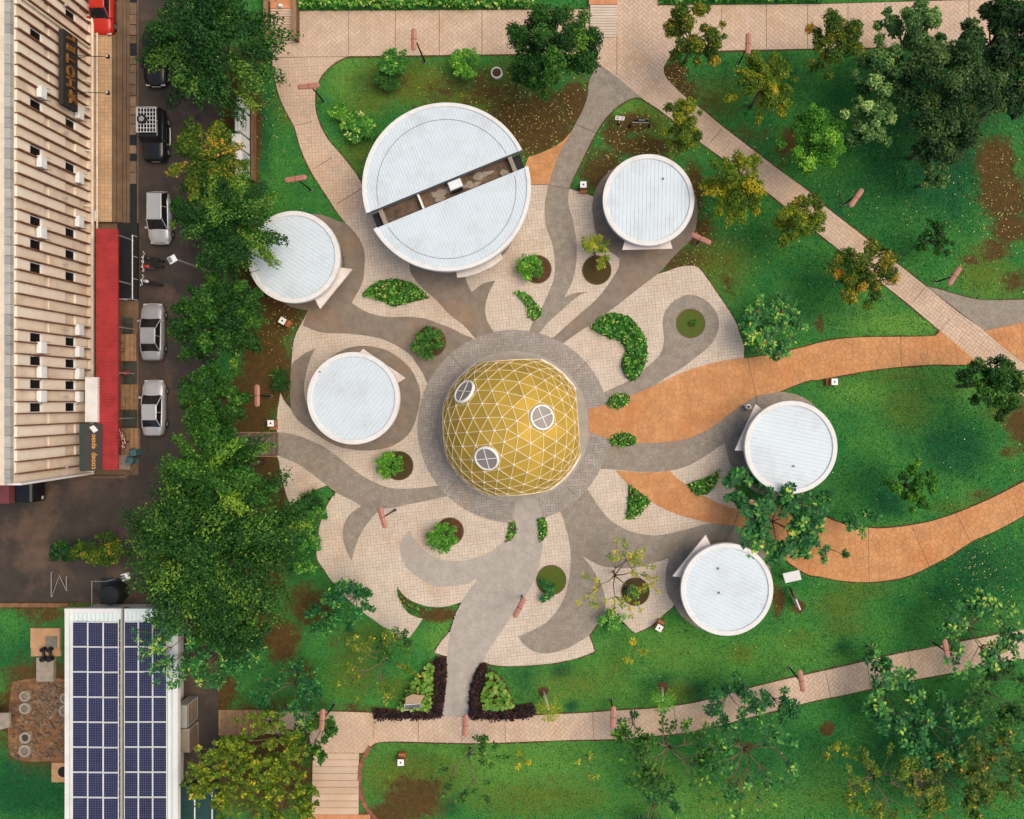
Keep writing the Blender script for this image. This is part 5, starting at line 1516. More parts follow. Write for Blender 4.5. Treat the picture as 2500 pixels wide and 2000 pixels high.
# row of white sign boxes at the roadside
bx = (621 - NX) / S
wl = thing('sign_wall', 'low brown wall behind the row of white sign boxes', 'wall', (bx, (NY - 350) / S, 0))
MB().box(bx, bx + 0.15, (NY - 445) / S, (NY - 265) / S, 0, 0.6).build('wall', M['curb_red'], wl, False, True)
MB().box(bx - 0.02, bx + 0.17, (NY - 445) / S, (NY - 265) / S, 0.601, 0.66).build('coping', M['step'], wl, False, True)
for i, (a, b, th, h, lb) in enumerate(((255, 281, .42, 2.2, 'smallest white sign box at the north end of the roadside row'), (287, 340, .38, 2.55, 'wide white sign box with grey lettering in the roadside row'), (345, 378, .7, 2.4, 'white sign box half under leaves in the roadside row'), (383, 440, .5, 2.3, 'white sign box with blue stripes at the south end of the roadside row'))):
    ya, yb_ = at(0, a, h)[1] if False else (NY - a) / S * 0.99, (NY - b) / S * 0.99
    u = thing('sign_box', lb, 'sign', (bx - 0.08, (ya + yb_) / 2, 0), 0, 'white sign boxes by the road')
    hw = (ya - yb_) / 2
    MB().box(-th, 0, -hw, hw, 0.7, h, bev=0.03).build('cabinet', M['rim'], u)
    for q in (-hw * .7, hw * .7): MB().tube([(-th / 2, q, 0), (-th / 2, q, 0.7)], 0.05, 6).build('post', M['steel'], u)
    if i == 1:
        for q, (t_, yy_) in enumerate((('HUALA', .35), ('TKARI', -.15))):
            put(text_mesh(t_, 0.42, 0.004), 'lettering', M['signgrey'], u, (0.006, 0.0, 1.6 + yy_))
    if i == 3:
        for q in range(3):
            MB().box(0.001, 0.012, -hw + .1, hw - .1, 1.0 + q * .35, 1.12 + q * .35).build('blue_stripe', M['signblue'], u)

# ------------------------------------------------------------------ planters set in the paving
def planter(px, py, r, m, lb, grass=False):
    u = thing('round_tree_pit', lb, 'tree pit', (*G(px, py), 0), 0, 'round tree pits in the plaza')
    R_ = r / S
    MB().lathe([(R_, 0.0), (R_, 0.10), (R_ + 0.06, 0.10), (R_ + 0.07, 0.0)], 40).build('edging', M['step'], u)
    P, Fc = [(0, 0, 0.10)], []
    n = 28
    for q in range(1, 6):
        for k in range(n):
            t = 2 * math.pi * k / n
            P.append((R_ * q / 5 * math.cos(t), R_ * q / 5 * math.sin(t), 0.085 + (random.uniform(-.012, .02) if q < 5 else 0)))
    for k in range(n): Fc.append((0, 1 + k, 1 + (k + 1) % n))
    for q in range(4):
        for k in range(n):
            a, b = 1 + q * n + k, 1 + q * n + (k + 1) % n
            Fc.append((a, a + n, b + n, b))
    MB().add(P, Fc).build('soil', m, u, True)
    return u
GPIT = mat('pit_grass', (0.06, 0.15, 0.018), 0.95, var=0.4, vs=3, col2=(0.12, 0.10, 0.02), fine=0.6, fs=16, bmp=0.8)
OPIT = mat('pit_olive_soil', (0.06, 0.055, 0.015), 0.95, var=0.5, vs=2, col2=(0.09, 0.045, 0.02), fine=0.6, fs=14, bmp=0.8)
planter(1312, 658, 33, M['soil'], 'round tree pit of brown soil north of the dome')
planter(1457, 660, 34, OPIT, 'round tree pit with olive soil under the yellow-leaved sapling')
planter(1052, 835, 36, M['soil'], 'round tree pit northwest of the dome inside a grey swirl')
planter(974, 1137, 34, OPIT, 'round tree pit southwest of the dome below the west pavilion')
planter(1099, 1297, 32, M['soil'], 'round tree pit south of the ring path with a bushy plant')
planter(1346, 1416, 35, GPIT, 'round grassy pit on the plaza southeast of the south path')
planter(1551, 1444, 33, OPIT, 'round tree pit under the sparse yellow tree near the southern pavilion')
planter(1686, 790, 34, GPIT, 'round grass disc inside the grey teardrop')

# ------------------------------------------------------------------ stairs, decks, walls at the promenade and lower path
def stairs(name, x0, x1, y0, y1, n, z_lo, z_hi, m):
    """treads rising from py=y0 to py=y1"""
    r = bpy.data.objects.new(name, None); C.objects.link(r); r['kind'] = 'structure'
    for i in range(n):
        a, b = y0 + (y1 - y0) * i / n, y0 + (y1 - y0) * (i + 1) / n
        ya, yb_ = sorted(((NY - a) / S, (NY - b) / S))
        z = z_lo + (z_hi - z_lo) * (i + 1) / n
        MB().box((x0 - NX) / S, (x1 - NX) / S, ya + 0.006, yb_ - 0.006, 0, z, tone=random.random(), bev=0.012).build('step', m, r)
    MB().box((x0 - NX) / S, (x1 - NX) / S, min((NY - y0) / S, (NY - y1) / S), max((NY - y0) / S, (NY - y1) / S), 0, max(z_lo, 0.02) + 0.02).build('stair_base', M['step'], r)
    return r
stairs('promenade_stairs', 666, 724, 106, 29, 13, 0.05, 0.5, M['paver_warm'])
stairs('promenade_stairs', 1441, 1506, 92, 18, 12, 0.05, 0.4, M['paver'])
o = MB().box(*[(p - NX) / S for p in (666, 724)], (NY - 28.5) / S, (NY + 90) / S, 0, 0.52).build('terracotta_landing', M['brick_red']); o['kind'] = 'structure'
o = MB().box(*[(p - NX) / S for p in (1438, 1506)], (NY - 17.5) / S, (NY + 90) / S, 0, 0.42).build('terracotta_landing', M['brick_red']); o['kind'] = 'structure'
for i, (a, b, py1, lb) in enumerate(((655, 663, 112, 'brown parapet on the west side of the promenade stairs'), (724, 732, 105, 'brown parapet on the east side of the promenade stairs'))):
    w = thing('stair_parapet', lb, 'wall', (*G((a + b) / 2, 60), 0))
    MB().box((a - NX) / S, (b - NX) / S, (NY - py1) / S, (NY + 60) / S, 0, 0.85).build('wall', M['step'], w, False, True)
    MB().box((a - NX) / S - .03, (b - NX) / S + .03, (NY - py1) / S - .03, (NY + 60) / S, 0.85, 0.92).build('coping', M['plank_warm'], w, False, True)
u = thing('steel_sign_frame', 'thin pale metal frame standing on the terracotta landing', 'frame', (*G(685, 10), 0.52))
MB().tube([(*G(664, 12), .55), (*G(664, 12), 1.5), (*G(684, 10), 1.5), (*G(684, 10), .55)], 0.04, 6).tube([(*G(684, 10), 1.5), (*G(686, -20), 1.5)], 0.04, 6).build('frame', M['alu'], u, False, True)
o = MB().box(-.14, .14, -.1, .1, 0, .3, bev=.02).build('white_box', M['white'], None); o.location = (*G(693, 25), 0.52); tag(o, 'small white box left on the terracotta landing', 'box')

stairs('lower_stairs', 764, 877, 1838, 1984, 9, 0.05, 0.32, M['paver_warm'])
for k in range(0): pass
o = MB().box((755 - NX) / S, (905 - NX) / S, (NY - 2120) / S, (NY - 1984.5) / S, -.05, 0.32).build('terracotta_path', M['brick_red']); o['kind'] = 'structure'
kbp = [(906, 1822), (888, 1848), (880, 1874), (878, 1906), (882, 1940), (894, 1970), (922, 2002), (960, 2030)]
kr = thing('curved_block_kerb', 'curved kerb of reddish blocks beside the lower stairs', 'kerb', (*G(882, 1900), 0))
pts = [Vector((*G(*p), 0)) for p in kbp]
dense = []
for i in range(len(pts) - 1):
    for t in np.linspace(0, 1, 9)[:-1]: dense.append(pts[i].lerp(pts[i + 1], t))
acc, last = 0, dense[0]
for i in range(0, len(dense) - 4, 4):
    a, b = dense[i], dense[min(i + 4, len(dense) - 1)]
    d = (b - a); L = d.length; an = math.atan2(d.y, d.x)
    MB().box(-L / 2 + .012, L / 2 - .012, -0.15, 0.15, 0, 0.16 + random.uniform(-.02, .02), Matrix.Translation((a + b) / 2) @ Matrix.Rotation(an, 4, 'Z'), tone=random.random()).build('block', M['curb_red'], kr, False, True)
def planks(name, px0, px1, py0, py1, w, z, m):
    r = bpy.data.objects.new(name, None); C.objects.link(r); r['kind'] = 'structure'
    a = (px0 - NX) / S
    while a < (px1 - NX) / S - 0.02:
        MB().box(a + .008, a + w - .008, (NY - py1) / S, (NY - py0) / S, z - 0.06, z + random.uniform(-.006, .006), tone=random.random()).build('plank', m, r)
        a += w
    MB().box((px0 - NX) / S, (px1 - NX) / S, (NY - py1) / S + .02, (NY - py0) / S - .02, -0.02, z - 0.07).build('joist', M['black'], r)
    return r
planks('timber_deck', 535, 642, 1732, 1794, 0.27, 0.12, M['plank_warm'])
pb = planks('plank_bridge', 578, 676, 1058, 1112, 0.20, 0.14, M['plank'])
for i, py in enumerate((1056, 1114)):
    MB().box((578 - NX) / S, (678 - NX) / S, (NY - py) / S - .05, (NY - py) / S + .05, 0, 0.26).build('edge_beam', M['plank_warm'], pb)

# ------------------------------------------------------------------ back yard by the solar building
def concrete_ring(px, py, r, lb, dark=False):
    u = thing('septic_ring', lb, 'manhole', (*G(px, py), 0), 0, 'concrete manhole rings in the dirt yard')
    R_ = r / S
    MB().lathe([(R_ * .62, 0.02), (R_ * .62, 0.30), (R_, 0.30), (R_ * 1.05, 0.0)], 24).build('ring', M['concrete'], u)
    MB().lathe([(0.0, 0.22), (R_ * .58, 0.22), (R_ * .6, 0.05)], 20).build('lid', M['concrete_lid'] if not dark else M['green_slab'], u)
yard = slab('dirt_yard', smooth([(30, 1665), (90, 1655), (200, 1660), (205, 1800), (200, 1880), (140, 1860), (60, 1858), (22, 1840), (20, 1760), (26, 1700)]), -0.02, 0.03, M['dirt'])
for px, py, r, d, lb in ((66, 1697, 13, 0, 'northernmost concrete manhole ring in the dirt yard'), (66, 1727, 14, 0, 'second concrete manhole ring from the north in the dirt yard'), (67, 1798, 14, 1, 'concrete manhole ring with a dark lid in the dirt yard'), (66, 1830, 15, 0, 'southernmost concrete manhole ring in the dirt yard'), (164, 1702, 13, 0, 'concrete ring tucked under the roof edge, northern one'), (163, 1732, 14, 0, 'concrete ring tucked under the roof edge, southern one')):
    concrete_ring(px, py, r, lb, d)
rr = random.Random(8)
rub = MB()
for i in range(420):
    px, py = rr.uniform(32, 160), rr.uniform(1668, 1850)
    if rr.random() < 0.5: px, py = rr.gauss(120, 22), rr.gauss(1725, 26)
    if not (28 < px < 162 and 1664 < py < 1852): continue
    s = rr.uniform(.05, .19)
    x, y = G(px, py)
    rub.box(-s, s, -s * rr.uniform(.4, 1), s * rr.uniform(.4, 1), -.02, s * .9, Matrix.Translation((x, y, 0.03)) @ Matrix.Rotation(rr.uniform(0, 6.3), 4, 'Z') @ Matrix.Rotation(rr.uniform(-.4, .4), 4, 'X'), tone=rr.random())
o = rub.build('rubble', M['stone']); tag(o, 'loose brown rubble heaped over the dirt yard', 'rubble', None, 'stuff')
u = thing('pump_slab', 'peach concrete slab with grey cover and two black pumps', 'slab', (*G(115, 1580), 0))
MB().box(*[(p - NX) / S for p in (79, 150)], *[(NY - p) / S for p in (1582, 1532)], 0, 0.22).build('upper_slab', M['peach'], u, False, True)
MB().box(*[(p - NX) / S for p in (79, 151)], *[(NY - p) / S for p in (1601, 1583)], 0, 0.16).build('lower_slab', M['peach'], u, False, True)
MB().box(*[(p - NX) / S for p in (116, 144)], *[(NY - p) / S for p in (1580, 1552)], .22, 0.28).build('cover', M['concrete_lid'], u, False, True)
MB().box(*[(p - NX) / S for p in (95, 137)], *[(NY - p) / S for p in (1661, 1603)], 0, 0.30).build('tank_lid', M['concrete'], u, False, True)
for px in (105, 121):
    a, b = at(px, 1586, .5), at(px + 1, 1609, .5)
    MB().tube([(a[0], a[1], .45), (b[0], b[1], .45)], 0.11, 8).lathe([(0, .75), (.2, .72), (.22, .3), (0, .3)], 12, (b[0], b[1], 0)).lathe([(0, .7), (.17, .68), (.18, .2), (0, .2)], 12, (a[0], a[1], 0)).build('pump', M['black'], u, False, True)
u = thing('square_concrete_pit', 'square peach concrete surround with a dark round opening beside the roof', 'pit', (*G(147, 1880), 0))
MB().box(*[(p - NX) / S for p in (130, 175)], *[(NY - p) / S for p in (1907, 1860)], 0, 0.2).build('surround', M['peach'], u, False, True)
MB().lathe([(0, 0.21), (0.42, 0.21), (.43, .2)], 20, (*G(158, 1882), 0)).build('opening', M['black'], u, False, True)
u = thing('low_concrete_hut', 'corner of a low concrete hut roof at the photo edge', 'hut', (*G(0, 1760), 0))
MB().prism([at(a, b, 1.6)[:2] for a, b in ((-60, 1742), (22, 1741), (23, 1776), (0, 1782), (-60, 1800))], 1.4, 1.6).build('roof', M['concrete'], u, False, True)
MB().box(*[(p - NX) / S for p in (-40, 14)], *[(NY - p) / S for p in (1775, 1750)], 0, 1.4).build('wall', M['step'], u, False, True)
u = thing('gate_frame', 'pale tubular gate frame by the dark road yard', 'gate', (*G(145, 1430), 0))
fr = [at(125, 1398, .25), at(125, 1457, .25)]
fr2 = [at(162, 1408, .25), at(162, 1442, .25)]
for p, q, r in ((fr[0], fr[1], .032), (fr2[0], fr2[1], .032), (at(127, 1456, .25), at(143, 1410, .25), .02), (at(161, 1440, .25), at(144, 1404, .25), .022)):
    MB().tube([p, q], r, 6).build('bar', M['steel'], u, False, True)
for p in fr + fr2: MB().tube([(p[0], p[1], 0), p], 0.04, 6).build('post', M['steel'], u, False, True)
u = thing('tank_enclosure', 'black fenced enclosure with a dark round tank by the solar roof', 'enclosure', (*G(273, 1445), 0))
MB().box(*[(p - NX) / S for p in (247, 302)], *[(NY - p) / S for p in (1484, 1412)], 0, 0.05).build('floor', M['darkpit'], u, False, True)
MB().lathe([(0, 1.5), (0.75, 1.45), (.8, 1.3), (.8, 0)], 28, (*G(293, 1443), 0)).build('tank', M['pit_black'], u, False, True)
for p, q in (((247, 1411), (280, 1411)), ((280, 1411), (304, 1406)), ((247, 1411), (247, 1484)), ((301, 1432), (301, 1484))):
    MB().tube([(*G(*p), 1.2), (*G(*q), 1.2)], 0.02, 5).build('rail', M['steel'], u, False, True)
    MB().tube([(*G(*p), 0), (*G(*p), 1.2)], 0.02, 5).build('post', M['steel'], u, False, True)
o = MB().box(*[(p - NX) / S for p in (-60, 170)], *[(NY - p) / S for p in (1481, 1471)], 0, 0.25).build('yard_kerb', M['dirt']); o['kind'] = 'structure'
u = thing('teal_water_tank', 'teal pool-like tank under the olive trees with white edge rails', 'tank', (*G(490, 1960), 0))
MB().box(*[(p - NX) / S for p in (440, 535)], *[(NY - p) / S for p in (2040, 1905)], 0, 0.8).build('cover', M['teal'], u, False, True)
for px in (443, 488, 530): MB().box((px - NX) / S - .04, (px - NX) / S + .04, (NY - 2040) / S, (NY - 1915) / S, .8, .86).build('edge_rail', M['alu'], u, False, True)
u = thing('brick_tree_frame', 'square raised edging frame on the southeast lawn', 'planter', (*G(2253, 1908), 0))
for (a, b, c, d) in ((2229, 2277, 1884, 1889), (2231, 2277, 1931, 1936), (2229, 2234, 1889, 1931), (2272, 2277, 1889, 1931)):
    MB().box((a - NX) / S, (b - NX) / S, (NY - d) / S, (NY - c) / S, 0, 0.2).build('edging', M['plank_warm'], u, False, True)
MB().box(*[(p - NX) / S for p in (2234, 2272)], *[(NY - p) / S for p in (1931, 1889)], 0, 0.06).build('soil', M['green_slab'], u, False, True)

# ------------------------------------------------------------------ vehicles
def wheel(parent, x, y, r=0.31, w=0.2):
    g = bpy.data.objects.new('wheel', None); C.objects.link(g); g.parent = parent
    g.location = (x, y, r); g.rotation_euler = (0, math.pi / 2, 0)
    MB().lathe([(r * .6, -w / 2), (r * .93, -w / 2), (r, -w * .35), (r, w * .35), (r * .93, w / 2), (r * .6, w / 2)], 20).build('tyre', M['tyre'], g, True)
    mb = MB().lathe([(0.0, -w * .42), (r * .6, -w * .42), (r * .6, w * .42), (0, w * .42)], 16)
    mb.build('rim', M['rimmetal'], g)
    return g
def car(name, label, loc, rz, paint, L=4.5, W=1.74, h=1.45, kind='sedan', group='cars parked along the road'):
    u = thing(name, label, 'car', loc, rz, group)
    hl = L / 2
    if kind == 'sedan':
        belt = [(-1.0, .66), (-.985, .86), (-.93, .97), (-.6, 1.0), (-.1, .98), (.3, .98), (.45, .95), (.75, .87), (.93, .78), (.99, .62), (1.0, .5)]
        gb, gt_ = (-.72, .46), (-.42, .12)
    elif kind == 'hatch':
        belt = [(-1.0, .6), (-.99, .9), (-.96, 1.02), (-.6, 1.03), (-.1, 1.0), (.35, 1.0), (.5, .98), (.75, .9), (.93, .8), (.99, .62), (1.0, .5)]
        gb, gt_ = (-.97, .50), (-.84, .14)
    else:
        belt = [(-1.0, .55), (-.995, .95), (-.97, 1.12), (-.5, 1.14), (0, 1.14), (.3, 1.14), (.38, 1.13), (.8, 1.10), (.95, 1.06), (.99, .9), (1.0, .55)]
        gb, gt_ = (-.97, .36), (-.93, .20)
    st = []
    for t, zb_ in belt:
        e = abs(t)
        w = W / 2 * (1 - (0.30 if kind != 'jeep' else 0.12) * max(0, (e - 0.72) / 0.28) ** 2.2)
        zl = 0.24 + 0.12 * max(0, (e - .85) / .15)
        st.append([(w * .82, zl), (w * .98, zl + .1), (w, (zl + zb_) / 2), (w * .97, zb_ - .07), (w * .88, zb_ - .005), (w * .5, zb_ + .025), (0, zb_ + .035)])
    P, Fc = [], []
    k = len(st[0]) * 2 - 1
    for (t, _), sec in zip(belt, st):
        y = t * hl
        for (x, z) in sec: P.append((x, y, z))
        for (x, z) in sec[-2::-1]: P.append((-x, y, z))
    for i in range(len(st) - 1):
        for q in range(k - 1):
            Fc.append((i * k + q, i * k + q + 1, (i + 1) * k + q + 1, (i + 1) * k + q)[::-1])
        Fc.append((i * k + k - 1, i * k, (i + 1) * k, (i + 1) * k + k - 1)[::-1])
    Fc.append(tuple(range(k))); Fc.append(tuple((len(st) - 1) * k + q for q in range(k))[::-1])
    MB().add(P, Fc).build('body', paint, u, True)
    # greenhouse: dark glass hull, painted roof and pillars
    def ring(y0, y1, w0, w1, z, rnd):
        return [(-w0, y0 + rnd * .3, z), (-w0 + rnd, y0, z), (w0 - rnd, y0, z), (w0, y0 + rnd * .3, z), (w1, y1 - rnd * .5, z), (w1 - rnd, y1, z), (-w1 + rnd, y1, z), (-w1, y1 - rnd * .5, z)]
    zb0 = 0.96 if kind != 'jeep' else 1.12
    wb = W / 2 * .90
    wt = W / 2 * (.70 if kind != 'jeep' else .86)
    lo = ring(gb[0] * hl, gb[1] * hl, wb * .96, wb, zb0, .12)
    hi = ring(gt_[0] * hl, gt_[1] * hl, wt * .97, wt, h - .04, .10)
    n = 8
    MB().add(lo + hi, [(i, (i + 1) % n, n + (i + 1) % n, n + i) for i in range(n)] + [tuple(range(n, 2 * n))]).build('window_glass', M['darkglass'], u)
    rf = ring(gt_[0] * hl - .03, gt_[1] * hl + .03, wt * .98, wt * 1.01, h - .035, .12)
    rf2 = ring(gt_[0] * hl + .05, gt_[1] * hl - .05, wt * .88, wt * .9, h + .012, .12)
    MB().add(rf + rf2, [(i, (i + 1) % n, n + (i + 1) % n, n + i) for i in range(n)] + [tuple(range(n, 2 * n))]).build('roof', paint, u)
    for a in (0, 3, 4, 7):
        p, q = Vector(lo[a]), Vector(hi[a])
        MB().tube([p * 1.005, q * 1.005], .038, 5).build('pillar', paint, u)
    for s in (-1, 1):
        ym = (gt_[0] + gt_[1]) / 2 * hl
        MB().tube([(s * wb * .985, ym - .05, zb0), (s * wt * .995, ym, h - .04)], .032, 5).build('pillar', paint, u)
        MB().box(*sorted((s * (W / 2 - .02), s * (W / 2 + .16))), gb[1] * hl - .28, gb[1] * hl - .12, .95, 1.07, bev=.02).build('mirror', paint, u)
        MB().box(*sorted((s * W * .24, s * W * .42)), hl * .93 - .02, hl * .985, .60, .72, bev=.02).build('headlight', M['lightlens'], u)
        MB().box(*sorted((s * W * .26, s * W * .42)), -hl * .995, -hl * .95, .70, .84, bev=.02).build('tail_light', M['taillens'], u)
        for yy in (-.58 * hl, .60 * hl): wheel(u, s * (W / 2 - .09), yy)
    MB().box(-W * .2, W * .2, hl * .985, hl * 1.003, .48, .60).build('number_plate', M['lightlens'], u)
    return u
def cpos(px, py): return (*at(px, py, 0.6)[:2], 0.012)
car('parked_car', 'dusty silver saloon parked nose north beside the brown landing', cpos(374, 811), 0, M['silver'], 4.6, 1.76, 1.44)
car('parked_car', 'light silver saloon parked nose north at the end of the row', cpos(377, 996), 0, M['silver2'], 4.5, 1.74, 1.42)
car('parked_car', 'silver hatchback parked nose south under the overhanging tree', cpos(392, 533), math.pi, M['silver2'], 4.2, 1.72, 1.6, 'hatch')
car('parked_car', 'black car half hidden under the northern tree', cpos(381, 141), math.pi, M['carblack'], 4.7, 1.8, 1.5)
car('parked_car', 'bright red car squeezed beside the hotel at the top edge', cpos(251, 22), math.pi, M['carred'], 4.3, 1.72, 1.45, 'hatch')
jp = car('off_roader', 'black off-roader with a white roof rack and spare wheel on top', cpos(381, 333), math.pi, M['carblack'], 4.1, 1.75, 1.78, 'jeep')
mb = MB()
for i in range(7): mb.tube([(-.72 + i * .24, -1.75, 1.92), (-.72 + i * .24, .12, 1.92)], .022, 5)
for i in range(7): mb.tube([(-.72, -1.75 + i * .311, 1.925), (.72, -1.75 + i * .311, 1.925)], .022, 5)
mb.tube([(-.76, -1.8, 2.02), (.76, -1.8, 2.02), (.76, .16, 2.02), (-.76, .16, 2.02), (-.76, -1.8, 2.02)], .028, 6)
for x in (-.76, .76):
    for y in (-1.8, -.8, .16): mb.tube([(x, y, 1.78), (x, y, 2.02)], .022, 5)
mb.build('roof_rack', M['alu'], jp)
w = wheel(jp, .28, -.75, .36, .22); w.location = (.30, -.85, 2.05); w.rotation_euler = (0, 0, 0); w.name = 'spare_wheel'
for s in (-1, 1): MB().tube([(s * .98, -.75, .38), (s * 1.02, -.6, .36), (s * 1.02, .5, .36), (s * .98, .65, .38)], .035, 6).build('side_step', M['alu'], jp)

tr = thing('covered_truck', 'truck with a maroon covered load bed parked behind the hotel corner', 'truck', (*G(60, 1190), 0.012), -math.pi / 2)
MB().box(-1.0, 1.0, -5.2, 0.55, .9, 2.5, bev=.05).build('load_cover', M['maroon'], tr)
MB().box(-.95, .95, -5.1, 1.0, .55, .89).build('chassis', M['black'], tr)
MB().box(-.98, .98, .65, 2.0, .5, 2.05, bev=.12).build('cab', M['carblack'], tr)
MB().box(-.8, .8, 2.001, 2.03, 1.2, 1.85).build('windscreen', M['darkglass'], tr)
for s in (-1, 1):
    MB().box(*sorted((s * .6, s * .85)), 2.001, 2.05, .7, .85).build('headlight', M['lightlens'], tr)
    for yy in (1.3, -2.6, -3.6): wheel(tr, s * .85, yy, .42, .25)

def motorcycle(px, py, deg, label, paint):
    u = thing('motorcycle', label, 'motorcycle', (*G(px, py), .012), math.radians(deg), 'motorcycles parked by the covered pit')
    for y in (-.62, .66):
        g = wheel(u, 0, y, .30, .11)
    MB().tube([(0, -.62, .32), (0, -.1, .45), (0, .35, .75)], .05, 8).build('frame', M['black'], u)
    MB().lathe([(0, .16), (.12, .12), (.15, 0), (.1, -.08), (0, -.1)], 12, (0, 0, 0)).build('tank', paint, u, True).matrix_local = Matrix.Translation((0, .18, .82)) @ Matrix.Diagonal((1, 1.8, 1, 1))
    MB().box(-.13, .13, -.75, 0.0, .74, .84, bev=.04).build('seat', M['black'], u)
    MB().box(-.12, .12, -.25, .3, .28, .6, bev=.05).build('engine', M['rimmetal'], u)
    for s in (-1, 1): MB().tube([(s * .07, .66, .32), (s * .07, .45, .95)], .025, 6).build('fork', M['alu'], u)
    MB().tube([(-.36, .30, 1.02), (-.1, .44, .98), (.1, .44, .98), (.36, .30, 1.02)], .02, 6).build('handlebar', M['alu'], u)
    MB().lathe([(0, .1), (.08, .06), (.09, 0)], 10).build('headlight', M['lightlens'], u).matrix_local = Matrix.Translation((0, .52, .88)) @ Matrix.Rotation(-math.pi / 2, 4, 'X')
    for s in (-1, 1): MB().box(*sorted((s * .34, s * .46)), .32, .35, 1.14, 1.22).build('mirror', M['alu'], u)
motorcycle(379, 636, 82, 'black motorcycle, northernmost of the three by the pit', M['carblack'])
motorcycle(378, 655, 95, 'black and red motorcycle in the middle of the three by the pit', M['carred'])
motorcycle(376, 692, 78, 'motorcycle with a silver tank, southernmost of the three by the pit', M['silver2'])
for i, (px, py, dg) in enumerate(((339, 1104, 8), (331, 1122, -12))):
    u = thing('blue_bin', 'dark blue-grey bin at the hotel corner, %s' % ('northern one' if i == 0 else 'southern one'), 'bin', (*G(px, py), 0), math.radians(dg), 'blue bins at the hotel corner')
    MB().box(-.25, .25, -.25, .25, 0, .85).build('body', M['bluebin'], u)
    MB().box(-.27, .27, -.28, .28, .86, .93, bev=.03).build('lid', M['bluebin'], u)
    MB().box(-.2, .2, .28, .33, .82, .88).build('handle', M['black'], u)
u = thing('red_hydrant', 'small red fire hydrant on the mossy slab between landings', 'hydrant', (*G(313, 911), 0.1))
MB().lathe([(0, .62), (.09, .6), (.13, .5), (.13, .12), (.18, .1), (.18, 0)], 14).build('body', M['carred'], u, True)
for a in (0, math.pi): MB().tube([(0, 0, .38), (.26 * math.cos(a), .26 * math.sin(a), .38)], .06, 8).build('outlet', M['carred'], u)
MB().tube([(0, 0, .38), (0, -.2, .36)], .07, 8).build('outlet', M['carred'], u)
# ------------------------------------------------------------------ vegetation
def unit(a):
    return a / (np.linalg.norm(a, axis=-1, keepdims=True) + 1e-9)
def leaves_mesh(name, c, d, n, L, Wd, tone, fold=0.18):
    """kite-shaped leaves: centres, axes, normals (arrays)"""
    N = len(c)
    d = unit(d - n * np.sum(d * n, -1, keepdims=True))
    s = np.cross(n, d)
    L = np.broadcast_to(np.asarray(L, float).reshape(-1, 1), (N, 1)); Wd = np.broadcast_to(np.asarray(Wd, float).reshape(-1, 1), (N, 1))
    V = np.empty((N, 4, 3))
    V[:, 0] = c - d * L * 0.5
    V[:, 1] = c + s * Wd * 0.5 + d * L * 0.06 + n * Wd * fold
    V[:, 2] = c + d * L * 0.5 - n * L * 0.10
    V[:, 3] = c - s * Wd * 0.5 + d * L * 0.06 + n * Wd * fold
    F = np.arange(N * 4).reshape(N, 4)
    return mesh_np(name, V.reshape(-1, 3), F, np.repeat(np.clip(tone, 0, 1), 4))

def merge(meshes):
    return meshes

